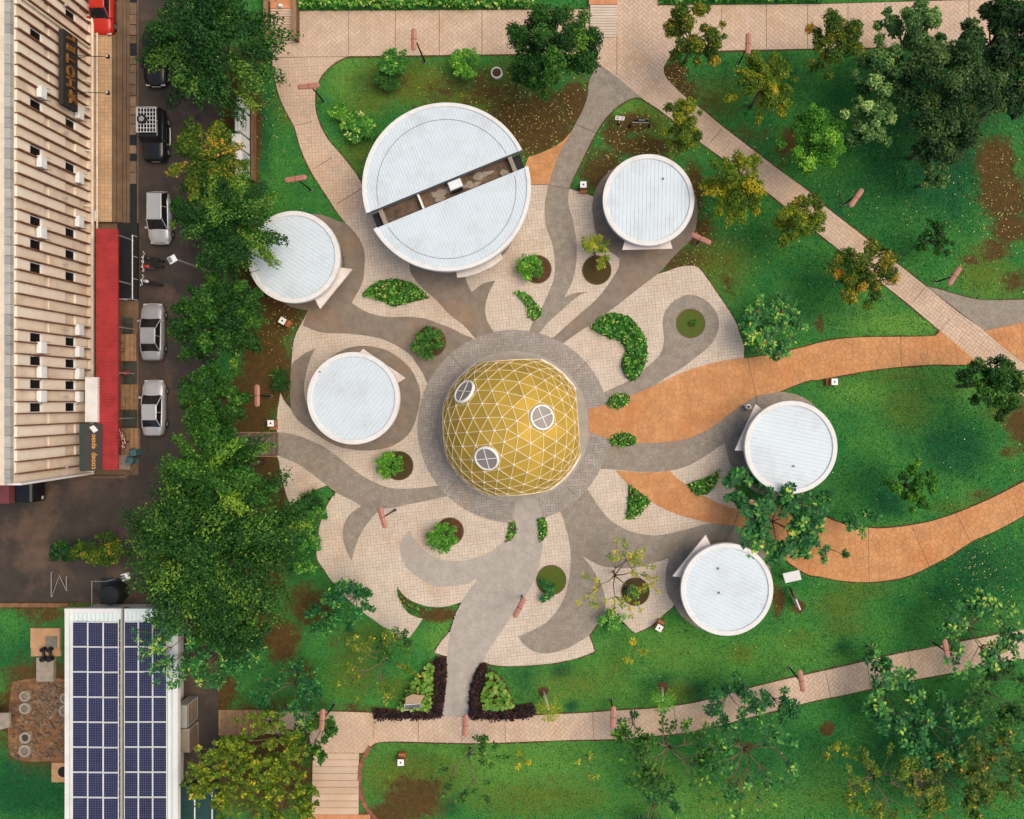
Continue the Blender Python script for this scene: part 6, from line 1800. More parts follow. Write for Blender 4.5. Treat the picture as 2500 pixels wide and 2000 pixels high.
def tree(px, py, r_px, m, label, zc=4.5, h=0.75, n=9000, leaf=0.2, lobes=26, trunk='bark', gap=0.0, squash=1.0, group='park trees', seed=None, name='broadleaf_tree', tonebias=0.0, lobe_sz=(0.22, 0.36), feather=0.0):
    g = np.random.default_rng(seed if seed is not None else int(px * 7 + py))
    x, y, _ = at(px, py, zc)
    k = (H - zc) / H
    R = r_px / S * k
    root = thing(name, label, 'tree', (x, y, 0), 0, group)
    # lobes of foliage over a rounded crown
    lobes = int(lobes * 1.7)
    n = int(n * 1.1)
    i = np.arange(lobes)
    rad = np.sqrt((i + 0.5) / lobes) * 0.86 * (1 + g.uniform(-.22, .16, lobes))
    far_ = g.random(lobes) < .13
    rad = np.where(far_, g.uniform(.88, 1.08, lobes), rad)
    th = i * 2.39996 + g.uniform(-.9, .9, lobes)
    lx, ly = rad * np.cos(th) * R, rad * np.sin(th) * R * squash
    lz = zc + np.sqrt(np.clip(1 - rad ** 2, 0.05, 1)) * R * h * g.uniform(.15, 1.15, lobes) - R * h * 0.45
    lr = R * g.uniform(lobe_sz[0] * .62, lobe_sz[1] * .72, lobes) * np.where(far_, .7, 1.0)
    w = lr ** 2 * (g.random(lobes) > .09); w /= w.sum()
    which = g.choice(lobes, n, p=w)
    dv = unit(g.normal(size=(n, 3)) + np.array([0, 0, 0.55]))
    rr_ = lr[which] * np.where(g.random(n) < 0.86, g.uniform(.68, 1.15, n), g.uniform(.2, .8, n))
    wob = 1 + 0.25 * np.sin(dv[:, 0] * 5 + which) * np.sin(dv[:, 1] * 6 + which * 2)
    off_ = dv * (rr_ * wob)[:, None] * np.array([1, 1, 0.75])
    rdir = np.stack([np.cos(th), np.sin(th), np.full(lobes, -.25)], -1)[which]
    if feather:      # clumps drawn out into sprays along the limbs
        al = np.sum(off_ * rdir, -1, keepdims=True)
        off_ = off_ * (1 - .35 * feather) + rdir * al * 1.25 * feather
    c = np.stack([lx[which], ly[which], lz[which]], -1) + off_
    c[:, 2] = np.maximum(c[:, 2], 0.3)
    nn = unit(dv * 0.5 + np.array([0, 0, 0.75]) + g.normal(size=(n, 3)) * 0.55)
    ax = g.normal(size=(n, 3)) + dv * 0.6 + rdir * 1.2 * feather
    lt = g.normal(0, 0.21, lobes)
    tone = 0.45 + lt[which] + g.normal(0, 0.20, n) + tonebias
    sz = leaf * g.uniform(.7, 1.25, n)
    me = leaves_mesh('crown', c, ax, nn, sz, sz * 0.55, tone)
    link('crown', me, m, root)
    tb = MB()
    base_r = 0.05 + 0.035 * R
    fork = max(0.6, zc - R * h * 0.9)
    tb.tube([(0, 0, 0), (0.05 * R * .2, 0, fork * .5), (0, 0, fork)], [base_r * 1.25, base_r, base_r * .85], 8)
    for q in range(min(lobes, 12)):
        tip = Vector((lx[q * lobes // 12 if lobes > 12 else q], ly[q * lobes // 12 if lobes > 12 else q], lz[q * lobes // 12 if lobes > 12 else q]))
        mid = Vector((tip.x * .45, tip.y * .45, fork + (tip.z - fork) * .65))
        tb.tube([(0, 0, fork - .1), mid, tip], [base_r * .55, base_r * .3, .02], 5)
    tb.build('trunk', M[trunk], root, True)
    return root

D, GR, LI, OL, OO, SA, SD, TE, YE = (M['leaf_' + k] for k in ('dark', 'green', 'lime', 'olive', 'oliveorange', 'sage', 'sagedark', 'teal', 'yellow'))
tree(505, 105, 145, D, 'big dark dense tree at the top beside the promenade stairs', 6.5, .8, 26000, .23, 50, feather=.7)
tree(500, 392, 88, OO, 'olive-tipped tree beside the roadside sign boxes', 6.0, .8, 12000, .21, 30, tonebias=-.08, feather=.7)
tree(556, 545, 118, D, 'dark tree spilling over the edge of a round pavilion roof', 6.5, .8, 18000, .21, 36, tonebias=.1, feather=.7)
tree(455, 520, 50, D, 'smaller dark tree overhanging the silver hatchback', 5.0, .8, 5000, .2, 14)
tree(528, 782, 106, GR, 'lush green tree beside the road west of the shaded litter bin', 6.5, .8, 18000, .22, 36, tonebias=-.12, feather=.4)
tree(520, 968, 82, GR, 'lush green tree beside the road opposite the light silver car', 6.0, .8, 11000, .22, 28, tonebias=-.18, feather=.4)
tree(525, 1150, 112, GR, 'bright-tipped tree at the road corner west of the plank bridge', 8.2, .7, 15000, .22, 34, tonebias=-.02, feather=.9, squash=1.1)
tree(512, 1330, 208, D, 'widest feathery dark tree, spreading from the road bend towards the plaza', 7.2, .6, 42000, .23, 80, tonebias=.12, feather=.7, lobe_sz=(.18, .30))
tree(560, 1520, 90, D, 'dark tree above the end of the solar building road', 5.5, .8, 11000, .22, 24)
tree(1352, 112, 112, GR, 'large round green tree overlapping the promenade at its centre', 6.2, .8, 22000, .2, 38, tonebias=-.14)
tree(1695, 80, 74, OO, 'olive green tree at the promenade fork', 5.0, .9, 9000, .19, 22)
tree(2038, 100, 72, OO, 'orange-tipped tree beside the promenade', 5.0, .9, 8500, .18, 22)
tree(1866, 205, 76, OL, 'loose yellow-green tree below the promenade lamp', 4.5, .7, 6500, .19, 26, tonebias=-.05, feather=.5)
tree(1992, 335, 80, LI, 'bright green tree in the northeast lawn', 5.0, .8, 9000, .19, 24, tonebias=-.15)
tree(2228, 82, 78, SA, 'grey-green tree poking over the promenade paving', 5.5, .8, 7500, .24, 20)
tree(2165, 175, 70, SA, 'grey-green tree with pale leaf clumps behind the bright green tree', 5.0, .8, 6000, .24, 18, tonebias=-.12)
tree(2120, 300, 68, SA, 'paler grey-green rounded tree beside the bright green tree', 5.0, .8, 6500, .22, 18, tonebias=.06)
tree(2335, 215, 125, SD, 'broad dark grey-green tree in the northeast grove', 6.5, .75, 17000, .25, 32, tonebias=.05)
tree(2300, 330, 75, SD, 'dark tree at the south side of the northeast grove', 5.5, .8, 7500, .24, 20)
tree(2282, 430, 38, SA, 'small silvery shrub-like tree south of the grove', 3.0, .7, 1600, .24, 10, tonebias=-.05)
tree(2455, 75, 90, SD, 'dark tree at the top right corner', 6.5, .8, 11000, .26, 24, tonebias=-.15)
tree(2500, 210, 85, SD, 'dark tree at the right edge below the corner', 6.0, .8, 9000, .25, 22, tonebias=-.15)
tree(1668, 303, 60, OL, 'golden-olive tree straddling the diagonal path, first from the promenade', 4.0, .8, 7000, .17, 22)
tree(1798, 452, 82, OL, 'golden-olive tree beside the diagonal path, second from the promenade', 4.5, .8, 9500, .18, 26, tonebias=0, feather=.5)
tree(1955, 535, 66, OL, 'golden-olive tree over the diagonal path, third from the promenade', 4.2, .8, 7000, .18, 20, tonebias=-.03)
tree(2108, 662, 86, OO, 'dark olive tree over the diagonal path, nearest the orange path', 4.5, .8, 9500, .18, 24)
tree(2281, 582, 46, GR, 'small dark green tree inside the northeast lawn', 2.6, .7, 2600, .17, 12, tonebias=-.2)
tree(2425, 940, 76, GR, 'green tree at the right edge below the orange path', 5.0, .8, 9500, .19, 24, tonebias=-.14)
tree(2228, 1190, 62, LI, 'yellow-green round tree on the east lawn', 4.0, .85, 6500, .19, 20, tonebias=-.22, lobe_sz=(.18, .28))
tree(240, 1345, 62, OO, 'dark shrubby tree beside the dark road yard', 2.6, .7, 4500, .19, 16, tonebias=-.15, squash=.55)
tree(165, 1345, 48, D, 'low dark shrub at the road yard edge', 1.8, .7, 2600, .17, 12, squash=.6)

# ---- open-branched trees with whorls of large leaves at the tips
def whorls(g, tips, dirs, per, L, Wd, droop):
    c, d, n, t = [], [], [], []
    for p, dr in zip(tips, dirs):
        k = int(per * g.uniform(.75, 1.25))
        a0 = g.uniform(0, 6.3)
        tb = g.normal(0, .16)
        for i in range(k):
            a = a0 + i * 2.39996
            el = g.uniform(-.15, .75)
            v = np.array([math.cos(a) * math.cos(el), math.sin(a) * math.cos(el), math.sin(el) - droop])
            v = v / np.linalg.norm(v)
            l = L * g.uniform(.7, 1.15)
            c.append(p + v * l * .6); d.append(v)
            up = np.array([0, 0, 1.0]) + g.normal(0, .22, 3)
            n.append(up / np.linalg.norm(up)); t.append((.42 + tb + g.normal(0, .2), l))
    t = np.array(t)
    return np.array(c), np.array(d), np.array(n), t[:, 0], t[:, 1]

def open_tree(px, py, r_px, m, label, zc=3.0, tips=40, per=9, L=0.42, aspect=.36, trunk='bark_pale', off=(0, 0), flowers=0, group='open-branched large-leaved trees', extra=0.35, seed=None, name='frangipani_tree', rmin=0.15, tonebias=0.0):
    g = np.random.default_rng(seed if seed is not None else int(px * 3 + py * 5))
    x, y, _ = at(px, py, zc)
    R = r_px / S * (H - zc) / H
    root = thing(name, label, 'tree', (x + off[0], y + off[1], 0), 0, group)
    tb = MB()
    r0 = 0.035 + 0.013 * R
    fork = zc * .35
    tb.tube([(0, 0, 0), (-off[0] * .25, -off[1] * .25, fork)], [r0 * 1.3, r0], 8)
    nb = max(3, min(7, tips // 5))
    T, Dd = [], []
    per_b = max(1, tips // nb)
    for b in range(nb):
        a = 2 * math.pi * (b + g.uniform(-.55, .55)) / nb
        rr_ = R * g.uniform(.2, .6)
        m1 = Vector((rr_ * math.cos(a) - off[0], rr_ * math.sin(a) - off[1], zc * g.uniform(.62, .85)))
        st = Vector((-off[0] * .25, -off[1] * .25, fork))
        tb.tube([st, st.lerp(m1, .5) + Vector((g.normal(0, .06), g.normal(0, .06), .08)), m1], [r0 * .75, r0 * .5, r0 * .38], 6)
        for q in range(per_b):
            a2 = a + g.uniform(-.75, .75)
            r2 = R * math.sqrt(g.uniform(rmin, 1.0))
            tp = Vector((r2 * math.cos(a2) - off[0], r2 * math.sin(a2) - off[1], zc * g.uniform(.85, 1.12)))
            tb.tube([m1, m1.lerp(tp, .5) + Vector((0, 0, g.uniform(-.1, .15))), tp], [r0 * .34, r0 * .25, .016], 4, False)
            T.append(np.array(tp)); Dd.append(None)
            for t_ in ((.72,) if g.random() > extra else (.45, .72)):
                p2 = m1.lerp(tp, t_) + Vector((g.normal(0, .08), g.normal(0, .08), .05)); T.append(np.array(p2)); Dd.append(None)
    tb.build('trunk', M[trunk], root, True)
    c, d, n, tone, ls = whorls(g, T, Dd, per, L, L * aspect, .12)
    link('crown', leaves_mesh('crown', c, d, n, ls, ls * aspect, tone + tonebias, .14), m, root)
    for i in range(flowers):
        p = T[int(g.integers(len(T)))]
        MB().lathe([(0, .04), (.07, .02), (.09, 0), (.03, -.03)], 7, (p[0], p[1], p[2] + .14)).build('flower', M['flower'], root)
    return root
open_tree(1888, 795, 80, TE, 'large glossy-leaved bush with red flowers at the orange path', 2.6, 85, 12, .38, .38, flowers=9, rmin=.02, tonebias=.12)
open_tree(1905, 1285, 100, TE, 'open glossy-leaved tree over the orange path between two pavilions', 3.6, 76, 9, .52, .5, flowers=0)
open_tree(1815, 1190, 48, TE, 'dark glossy-leaved branch cluster below the lawn pavilion roof', 2.8, 22, 9, .48, .5, tonebias=-.1)
open_tree(1990, 1215, 45, TE, 'glossy-leaved bush just below the lawn pavilion', 2.6, 14, 8, .48, .5, tonebias=-.05)
open_tree(2102, 1268, 45, TE, 'small glossy-leaved tree at the lawn edge of the orange path', 2.8, 13, 8, .42, .45)
open_tree(2040, 1350, 40, TE, 'single leafy spray lying over the orange path', 2.2, 6, 9, .34, .45)
open_tree(1505, 1425, 105, YE, 'sparse yellow-leaved tree over the plaza near the southern pavilion', 4.2, 34, 8, .28, .42, tonebias=.05, extra=.1)
open_tree(1553, 1590, 42, YE, 'spindly yellow-orange sapling hanging over the lawn below the plaza', 2.0, 6, 9, .28, .35, tonebias=.15)
open_tree(1495, 1515, 32, M['leaf_hedge'], 'low green bush at the plaza edge by the yellow sapling', 1.0, 20, 9, .26, .45, rmin=.02, tonebias=.1)
open_tree(848, 1478, 62, TE, 'deep green glossy tree leaning over the southwest plaza edge', 3.4, 40, 10, .36, .45, rmin=.03, tonebias=-.05)
open_tree(775, 1512, 40, TE, 'dark glossy bush below the southwest plaza edge', 2.6, 18, 9, .36, .42, tonebias=-.12)
open_tree(920, 1635, 105, OL, 'thin branching tree with scattered olive leaves west of the south path', 3.6, 26, 7, .30, .4, extra=.2)
open_tree(960, 1580, 45, GR, 'leafy tuft beside the plaza paving near the thin branching tree', 3.0, 16, 9, .34, .42)
open_tree(585, 1600, 72, TE, 'green whorled tree west of the lawn near the solar roof', 4.0, 46, 10, .40, .36, flowers=3, rmin=.05)
open_tree(700, 1690, 85, TE, 'dark glossy tree above the timber deck', 3.0, 42, 9, .36, .42, flowers=2, tonebias=-.12)
open_tree(770, 1800, 62, GR, 'glossy green tree hiding the corner of the lower path', 3.0, 34, 10, .36, .5, tonebias=-.02)
open_tree(640, 1840, 110, OL, 'broad olive tree with bunched leaves south of the timber deck', 4.5, 110, 11, .28, .55, flowers=4, rmin=.02, tonebias=-.10)
open_tree(540, 1905, 100, OL, 'olive bunched-leaf tree over the teal tank', 4.5, 95, 11, .28, .55, rmin=.02, tonebias=-.05)
open_tree(690, 1960, 90, OL, 'olive and green tree at the bottom edge left of the stairs', 4.2, 80, 11, .28, .55, flowers=2, rmin=.02, tonebias=-.12)
open_tree(420, 1585, 95, TE, 'green whorled tree overhanging the solar panels', 5.5, 48, 9, .40, .34, rmin=.05, tonebias=.05)
open_tree(520, 1610, 70, TE, 'green whorled tree beside the solar building gutter', 4.8, 38, 9, .40, .36, flowers=2)
open_tree(1135, 1870, 105, GR, 'sparse young tree with bare forked branches on the south lawn', 3.0, 24, 8, .30, .48, extra=.1)
open_tree(1270, 1858, 22, YE, 'tiny golden-leaved sapling on the south lawn', 1.2, 5, 10, .26, .4, tonebias=.25)
open_tree(1435, 1870, 38, YE, 'bare twiggy sapling with a few yellow leaves on the south lawn', 1.8, 6, 4, .24, .5, tonebias=.2, extra=0)
open_tree(1640, 1855, 125, GR, 'wide open-branched tree south of the lower path, western of a pair', 3.6, 44, 8, .40, .5, trunk='bark', tonebias=-.02)
open_tree(1830, 1860, 130, TE, 'wide open-branched tree south of the lower path, eastern of a pair', 3.6, 40, 8, .40, .5, extra=.2)
open_tree(1790, 1715, 72, TE, 'dark leafy tree overhanging the middle of the lower path', 3.0, 34, 10, .42, .38, tonebias=-.12)
open_tree(1900, 1725, 50, TE, 'dark leafy clump beside the lower path lamp', 2.6, 20, 10, .40, .42, tonebias=-.15)
open_tree(1550, 1790, 50, GR, 'leafy sprays over the south edge of the lower path', 2.8, 13, 9, .38, .48, extra=.1)
open_tree(1600, 1985, 70, TE, 'low dark glossy bush at the bottom edge', 2.0, 30, 9, .36, .42, tonebias=-.18)
open_tree(2150, 1605, 40, TE, 'small dark glossy tree north of the lower path bend', 2.8, 13, 9, .38, .5, tonebias=-.08)
open_tree(2400, 1555, 110, TE, 'glossy-leaved tree over the east end of the lower path', 3.6, 58, 9, .44, .5, tonebias=.04)
open_tree(2185, 1710, 85, TE, 'glossy tree with long leaf sprays south of the lower path', 3.4, 40, 10, .46, .5)
open_tree(2290, 1790, 95, TE, 'glossy tree in the middle of the southeast thicket', 3.4, 44, 9, .44, .5, tonebias=-.08)
open_tree(2440, 1710, 95, GR, 'green tree at the right edge of the southeast thicket', 3.6, 48, 9, .42, .5, tonebias=-.05)
open_tree(2160, 1930, 110, OL, 'olive-brown sparse tree in the southeast lawn by the square frame', 3.4, 55, 9, .32, .5, flowers=2, tonebias=-.1)
open_tree(2330, 1930, 100, OO, 'olive dark tree right of the square edging frame', 3.6, 66, 9, .34, .5, rmin=.03)
open_tree(2440, 1880, 100, OO, 'olive dark tree near the bottom right corner', 3.8, 70, 9, .34, .5, rmin=.03, tonebias=-.08)
open_tree(2050, 1850, 40, OL, 'thin sapling with orange-brown leaves on the southeast lawn', 2.2, 9, 7, .26, .5, extra=0, tonebias=.1)

# ---- compact shrubs
def shrub(px, py, r_px, m, label, n=900, z=0.9, leaf=.32, group='ornamental shrubs', asp=.4, tonebias=0.0, tips=None):
    return open_tree(px, py, r_px, m, label, z, tips or max(10, n // 12), 11, leaf, asp, group=group, rmin=.0, name='shrub', tonebias=tonebias)
shrub(962, 150, 34, M['leaf_hedge'], 'variegated shrub at the promenade edge of the north lawn, upper of two', 420, 1.3, .30, tonebias=-.05)
shrub(948, 188, 32, GR, 'darker shrub just below the variegated one on the north lawn', 380, 1.0, .30, tonebias=-.02)
shrub(838, 282, 30, LI, 'bright-topped shrub at the west side of the north lawn', 260, 1.0, .32)
shrub(880, 312, 38, M['leaf_hedge'], 'cream-edged leafy shrub near the split-roof pavilion', 420, 1.0, .34)
shrub(1135, 155, 38, LI, 'lime green shrub on the north lawn beside the stone ring', 560, 1.5, .28)
shrub(1293, 652, 32, LI, 'bright green young plant in the tree pit north of the dome', 300, 1.0, .30)
shrub(1452, 615, 42, YE, 'yellow-green sapling in the tree pit by the north pavilion', 260, 1.8, .27)
shrub(1046, 838, 38, GR, 'green plant filling the tree pit northwest of the dome', 420, 1.0, .30, tonebias=.1)
shrub(948, 1135, 34, LI, 'leafy young plant leaning out of the pit southwest of the dome', 320, 1.0, .28)
shrub(1080, 1312, 36, LI, 'bushy green plant in the pit south of the ring path', 480, 1.1, .28, tonebias=-.1)
shrub(1332, 1445, 26, TE, 'dark teal plant at the edge of the grassy pit', 220, .7, .28, tonebias=-.05)
shrub(1549, 1440, 18, TE, 'small green plant in the pit under the yellow tree', 90, .7, .28)
shrub(1690, 790, 8, GR, 'tiny seedling in the grass disc', 40, .3, .2, tips=3)
for i, (px, py, lb) in enumerate(((758, 1225, 'spiky dark yucca in the grass bay beside the southwest plaza'), (705, 1258, 'spiky dark yucca under the large southwest tree'), (680, 930, 'dark spiky plant in shade west of the plaza'))):
    shrub(px, py, 20, D, lb, 200, .6, .6, 'spiky plants', .12)
for i, (px, py, lb) in enumerate(((772, 1265, 'pale-leaved bush along the southwest plaza edge, northern one'), (758, 1330, 'pale-leaved bush along the southwest plaza edge, middle one'), (745, 1385, 'pale-leaved bush along the southwest plaza edge, southern one'))):
    shrub(px, py, 26, M['leaf_hedge'], lb, 200, .9, .28, tonebias=-.03)
# small palms with pale trunks
def palm(px, py, tx, ty, label):
    u = thing('small_palm', label, 'palm', (*G(px, py), 0), 0, 'small palms on the south lawn')
    x1, y1, z1 = at(tx, ty, 1.9)
    dx, dy = x1 - u.location.x, y1 - u.location.y
    MB().tube([(0, 0, 0), (dx * .5, dy * .5, .95), (dx, dy, 1.9)], [.1, .08, .06], 8).build('trunk', M['rim'], u, True)
    g = np.random.default_rng(int(px))
    c, d, n, t, L = [], [], [], [], []
    for f in range(11):
        a = f * 2.39996
        for s in np.linspace(.15, 1.0, 9):
            rr_ = s * .95; z = 1.95 + .35 * math.sin(s * 2.2) - .55 * s * s
            p = np.array([dx + rr_ * math.cos(a), dy + rr_ * math.sin(a), z])
            for sd in (-1, 1):
                aa = a + sd * 1.0
                v = np.array([math.cos(aa), math.sin(aa), -.3])
                c.append(p + v * .12); d.append(v); n.append(np.array([g.normal(0, .2), g.normal(0, .2), 1.0])); t.append(.55 + g.normal(0, .15)); L.append(.30)
    link('crown', leaves_mesh('crown', np.array(c), np.array(d), unit(np.array(n)), np.array(L), np.array(L) * .22, np.array(t)), M['leaf_yellow'] if px < 1500 else M['leaf_lime'], u)
    MB().lathe([(0, .06), (.35, .04), (.45, 0)], 14).build('soil_mound', M['soil'], u)
palm(1327, 1688, 1340, 1733, 'small palm with a white trunk leaning over the lower path')
palm(1617, 1678, 1618, 1712, 'small palm with pale fronds beside the lower path')

# ---- clipped beds and hedges
def hedge(poly, m, label, h=0.6, dens=95, leaf=.17, cat='hedge', group=None, name='hedge', tonebias=0.0, soil=True, asp=.6):
    b = bounds(poly)
    area = abs(sum(poly[i - 1][0] * poly[i][1] - poly[i][0] * poly[i - 1][1] for i in range(len(poly)))) / 2
    g = np.random.default_rng(int(abs(b[0] * 31 + b[1] * 17)))
    n = int(area * dens * 4)
    X = g.uniform(b[0], b[2], n); Y = g.uniform(b[1], b[3], n)
    ok = inside(poly, X, Y); X, Y = X[ok], Y[ok]
    n = int(area * dens)
    X, Y = X[:n], Y[:n]
    PA = np.array(poly)
    X = X + g.normal(0, .055, len(X)); Y = Y + g.normal(0, .055, len(X))
    dist = np.min(np.hypot(X[:, None] - PA[None, :, 0], Y[:, None] - PA[None, :, 1]), 1)
    lump = .68 + .32 * np.sin(X * 4.1 + 1.3 * np.sin(Y * 3.3)) * np.sin(Y * 3.7 + np.sin(X * 2.9))
    top = h * np.clip(.35 + dist / .4, 0, 1) * lump
    Z = top * np.where(g.random(len(X)) < .75, g.uniform(.8, 1.05, len(X)), g.uniform(.2, .8, len(X))) + .06
    nn = unit(np.stack([g.normal(0, .45, len(X)), g.normal(0, .45, len(X)), np.ones(len(X))], -1))
    ax = g.normal(size=(len(X), 3))
    sz = leaf * 1.25 * g.uniform(.6, 1.4, len(X))
    cx, cy = X.mean(), Y.mean()
    c = np.stack([X - cx, Y - cy, Z], -1)
    root = thing(name, label, cat, (cx, cy, 0), 0, group)
    link('foliage', leaves_mesh('foliage', c, ax, nn, sz, sz * asp, .46 + g.normal(0, .28, len(X)) + .1 * np.sin(X * 5.3) * np.sin(Y * 4.7) + tonebias), m, root)
    if soil:
        MB().prism([(p[0] - cx, p[1] - cy) for p in poly], 0.0, 0.108).build('soil', M['soil'], root)
    return root
HB = 'clipped beds in the plaza paving'
MH = M['leaf_hedge']
hedge(smooth([(886, 722), (905, 700), (935, 686), (970, 682), (1005, 692), (1030, 710), (1046, 728), (1020, 735), (990, 742), (962, 750), (940, 738), (910, 728)]), MH, 'lens-shaped clipped bed northwest of the dome by the large pavilion', .7, 150, .17, group=HB)
hedge(smooth([(1255, 714), (1270, 712), (1292, 722), (1308, 740), (1322, 758), (1320, 772), (1305, 784), (1290, 775), (1285, 750), (1272, 732)]), MH, 'short curved bed north of the ring path', .5, 150, .17, group=HB, tonebias=.08)
hedge(smooth([(1441, 800), (1468, 775), (1500, 765), (1535, 775), (1562, 802), (1578, 840), (1577, 880), (1562, 915), (1545, 930), (1528, 920), (1516, 890), (1522, 872), (1528, 855), (1515, 832), (1490, 826), (1465, 815)]), MH, 'large crescent-shaped green bed east of the dome', .8, 160, .18, group=HB, tonebias=-.05)
hedge(smooth([(1480, 985), (1495, 968), (1520, 960), (1538, 968), (1535, 985), (1510, 997), (1490, 996)]), MH, 'small oval bed on the north side of the dome orange path', .45, 160, .16, group=HB)
hedge(smooth([(1488, 1070), (1505, 1058), (1535, 1058), (1553, 1070), (1550, 1085), (1520, 1090), (1495, 1088)]), MH, 'small oval bed on the south side of the dome orange path', .45, 160, .16, group=HB)
hedge(smooth([(1534, 1183), (1560, 1200), (1588, 1222), (1570, 1247), (1550, 1262), (1528, 1270), (1532, 1235)]), MH, 'triangular bed west of the lower orange path', .5, 130, .17, group=HB, tonebias=-.05)
hedge(smooth([(1676, 1182), (1705, 1172), (1735, 1160), (1757, 1147), (1750, 1175), (1738, 1195), (1722, 1208), (1700, 1206)]), MH, 'pointed bed between the grey band and the lower orange path', .6, 150, .17, group=HB)
hedge(smooth([(1243, 1275), (1258, 1274), (1260, 1295), (1250, 1318), (1232, 1324), (1240, 1300)]), MH, 'narrow bed on the west side of the south entrance pad', .3, 130, .15, group=HB)
hedge(smooth([(1313, 1266), (1326, 1262), (1336, 1280), (1334, 1305), (1324, 1322), (1316, 1320), (1314, 1290)]), MH, 'narrow bed on the east side of the south entrance pad', .45, 150, .16, group=HB)
hedge(smooth([(971, 1440), (990, 1462), (1015, 1478), (1040, 1485), (1030, 1500), (1005, 1495), (985, 1478)]), MH, 'small planted wedge between southwest paving petals', .4, 70, .16, group=HB, tonebias=-.05)
hedge(straight([(727, -20), (1310, -20), (1310, 22), (727, 25)]), MH, 'long variegated hedge along the top of the promenade', .9, 110, .22, soil=False, tonebias=.08)
hedge(straight([(1610, -30), (2010, -30), (2010, 8), (1610, 11)]), MH, 'dark-based hedge along the top right of the promenade', .8, 80, .22, soil=False, tonebias=-.05)
PU = M['leaf_purple']
hedge(smooth([(1064, 1604), (1090, 1602), (1092, 1640), (1088, 1690), (1080, 1746), (1060, 1752), (915, 1752), (912, 1728), (960, 1730), (1040, 1732), (1058, 1700), (1062, 1640)]), PU, 'black-purple hedge bent round the taro bed west of the south path', .75, 200, .13, group='dark purple hedges', asp=.7)
hedge(smooth([(1172, 1618), (1192, 1620), (1185, 1660), (1172, 1700), (1175, 1722), (1230, 1724), (1300, 1715), (1310, 1735), (1300, 1748), (1230, 1755), (1150, 1752), (1146, 1700), (1155, 1655)]), PU, 'black-purple hedge bent round the taro bed east of the south path', .75, 200, .13, group='dark purple hedges', asp=.7)

def taro(poly, count, label):
    """bed of big round leaves, each leaf its own piece"""
    b = bounds(poly)
    g = np.random.default_rng(int(b[0] * 100) % 1000)
    cx, cy = (b[0] + b[2]) / 2, (b[1] + b[3]) / 2
    u = thing('taro_bed', label, 'plant bed', (cx, cy, 0), 0, 'beds of round taro leaves')
    MB().prism([(p[0] - cx, p[1] - cy) for p in poly], 0, .06).build('soil', M['soil'], u)
    protos = []
    for k in range(6):
        P, Fc = [(0, 0, .03)], []
        n = 9
        for i in range(n):
            t = 2 * math.pi * i / n
            r = .20 * (1 + .18 * math.cos(t)) * g.uniform(.92, 1.05)
            P.append((r * math.cos(t), r * .85 * math.sin(t), .05 + .02 * math.cos(2 * t)))
        Fc = [(0, 1 + i, 1 + (i + 1) % n) for i in range(n)]
        P += [(0, 0, 0), (-.1, 0, -.5), (.02, .02, 0), (-.08, .02, -.5)]
        Fc.append((n + 1, n + 2, n + 4, n + 3))
        protos.append(MB().add(P, Fc, .2 + .13 * k).mesh('leaf'))
    placed = []
    tries = 0
    while len(placed) < count and tries < 4000:
        tries += 1
        x, y = g.uniform(b[0], b[2]), g.uniform(b[1], b[3])
        if not inside(poly, [x], [y])[0]: continue
        if any((x - a) ** 2 + (y - c) ** 2 < .17 ** 2 for a, c in placed): continue
        placed.append((x, y))
        o = link('leaf', protos[int(g.integers(6))], M['leaf_taro'], u)
        s = g.uniform(.7, 1.1)
        o.location = (x - cx, y - cy, g.uniform(.45, .75)); o.scale = (s, s, s)
        o.rotation_euler = (g.normal(0, .3), g.normal(0, .3), g.uniform(0, 6.3))
    return u
taro(smooth([(1052, 1612), (1062, 1615), (1060, 1650), (1058, 1690), (1052, 1728), (1030, 1728), (1000, 1728), (972, 1722), (985, 1700), (1005, 1665), (1030, 1640)]), 110, 'bed of round pale-green taro leaves west of the south path')
taro(smooth([(1196, 1632), (1210, 1640), (1230, 1660), (1245, 1690), (1255, 1716), (1235, 1725), (1180, 1724), (1178, 1700), (1188, 1665)]), 90, 'bed of round pale-green taro leaves east of the south path')

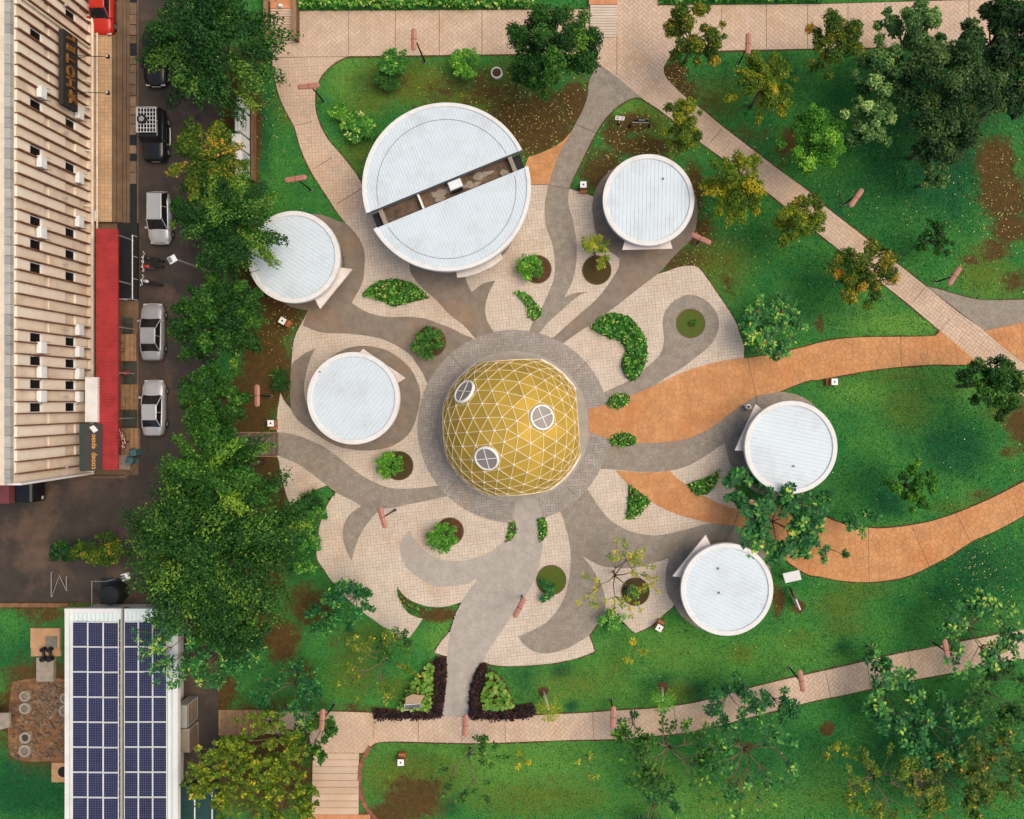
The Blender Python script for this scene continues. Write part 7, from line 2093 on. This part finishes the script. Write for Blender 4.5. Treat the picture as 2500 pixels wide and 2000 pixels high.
# ---- grass blades and fallen leaves: too many to count
g = np.random.default_rng(77)
def scatter(n, x0, x1, y0, y1):
    px = g.uniform(x0, x1, n); py = g.uniform(y0, y1, n)
    x, y = (px - NX) / S, (NY - py) / S
    ok = ~hard(x, y)
    return x[ok], y[ok], px[ok], py[ok]
x, y, px, py = scatter(520000, -40, 2560, -40, 2040)
fb = field(BLOBS, px, py)
keep = (g.random(len(x)) > fb * 1.1)
x, y, px, py = x[keep], y[keep], px[keep], py[keep]
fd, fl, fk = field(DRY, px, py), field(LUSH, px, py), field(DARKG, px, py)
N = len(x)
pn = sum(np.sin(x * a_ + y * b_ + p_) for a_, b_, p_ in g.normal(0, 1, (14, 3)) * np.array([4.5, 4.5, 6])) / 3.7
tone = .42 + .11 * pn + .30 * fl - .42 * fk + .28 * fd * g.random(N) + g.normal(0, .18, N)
c = np.stack([x, y, np.full(N, .03)], -1)
nn = unit(np.stack([g.normal(0, .6, N), g.normal(0, .6, N), np.full(N, .9)], -1))
ax = g.normal(size=(N, 3))
me = leaves_mesh('grass', c, ax, nn, g.uniform(.08, .20, N), g.uniform(.03, .065, N), tone)
GM = leaf_mat('grass_blade', [(0.0, (0.003, 0.045, 0.018)), (0.35, (0.011, 0.098, 0.028)), (0.6, (0.032, 0.160, 0.036)), (0.85, (0.070, 0.220, 0.042)), (1.0, (0.13, 0.24, 0.05))], .7, .2, 1.12)
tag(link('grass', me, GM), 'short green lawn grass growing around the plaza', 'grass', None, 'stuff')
spots = [(380, 1750, 2460, 250, 720), (160, 1500, 2500, 900, 1450), (200, 1500, 2500, 1450, 2000), (150, 1000, 1450, 120, 420), (80, 680, 900, 250, 1500)]
X, Y = [], []
for n_, a, b_, c_, d_ in spots:
    x, y, _, _ = scatter(n_, a, b_, c_, d_); X.append(x); Y.append(y)
for (cx_, cy_, rx, ry, n_) in ((1300, 290, 90, 60, 500), (2450, 500, 50, 90, 350), (1640, 200, 30, 50, 300), (1560, 360, 90, 40, 300), (1690, 560, 50, 60, 250), (2400, 1400, 90, 60, 200), (640, 250, 40, 60, 200), (700, 780, 40, 60, 120)):
    x = (g.normal(cx_, rx, n_) - NX) / S; y = (NY - g.normal(cy_, ry, n_)) / S
    ok = ~hard(x, y); X.append(x[ok]); Y.append(y[ok])
X, Y = np.concatenate(X), np.concatenate(Y)
N = len(X)
c = np.stack([X, Y, np.full(N, .07)], -1)
nn = unit(np.stack([g.normal(0, .3, N), g.normal(0, .3, N), np.ones(N)], -1))
L = g.uniform(.06, .16, N)
tag(link('fallen_leaves', leaves_mesh('fallen_leaves', c, g.normal(size=(N, 3)), nn, L, L * .5, np.where(g.random(N) < .4, g.uniform(.5, 1, N), g.uniform(0, .45, N))), M['litter']), 'pale fallen leaves scattered over lawn and soil', 'fallen leaves', None, 'stuff')
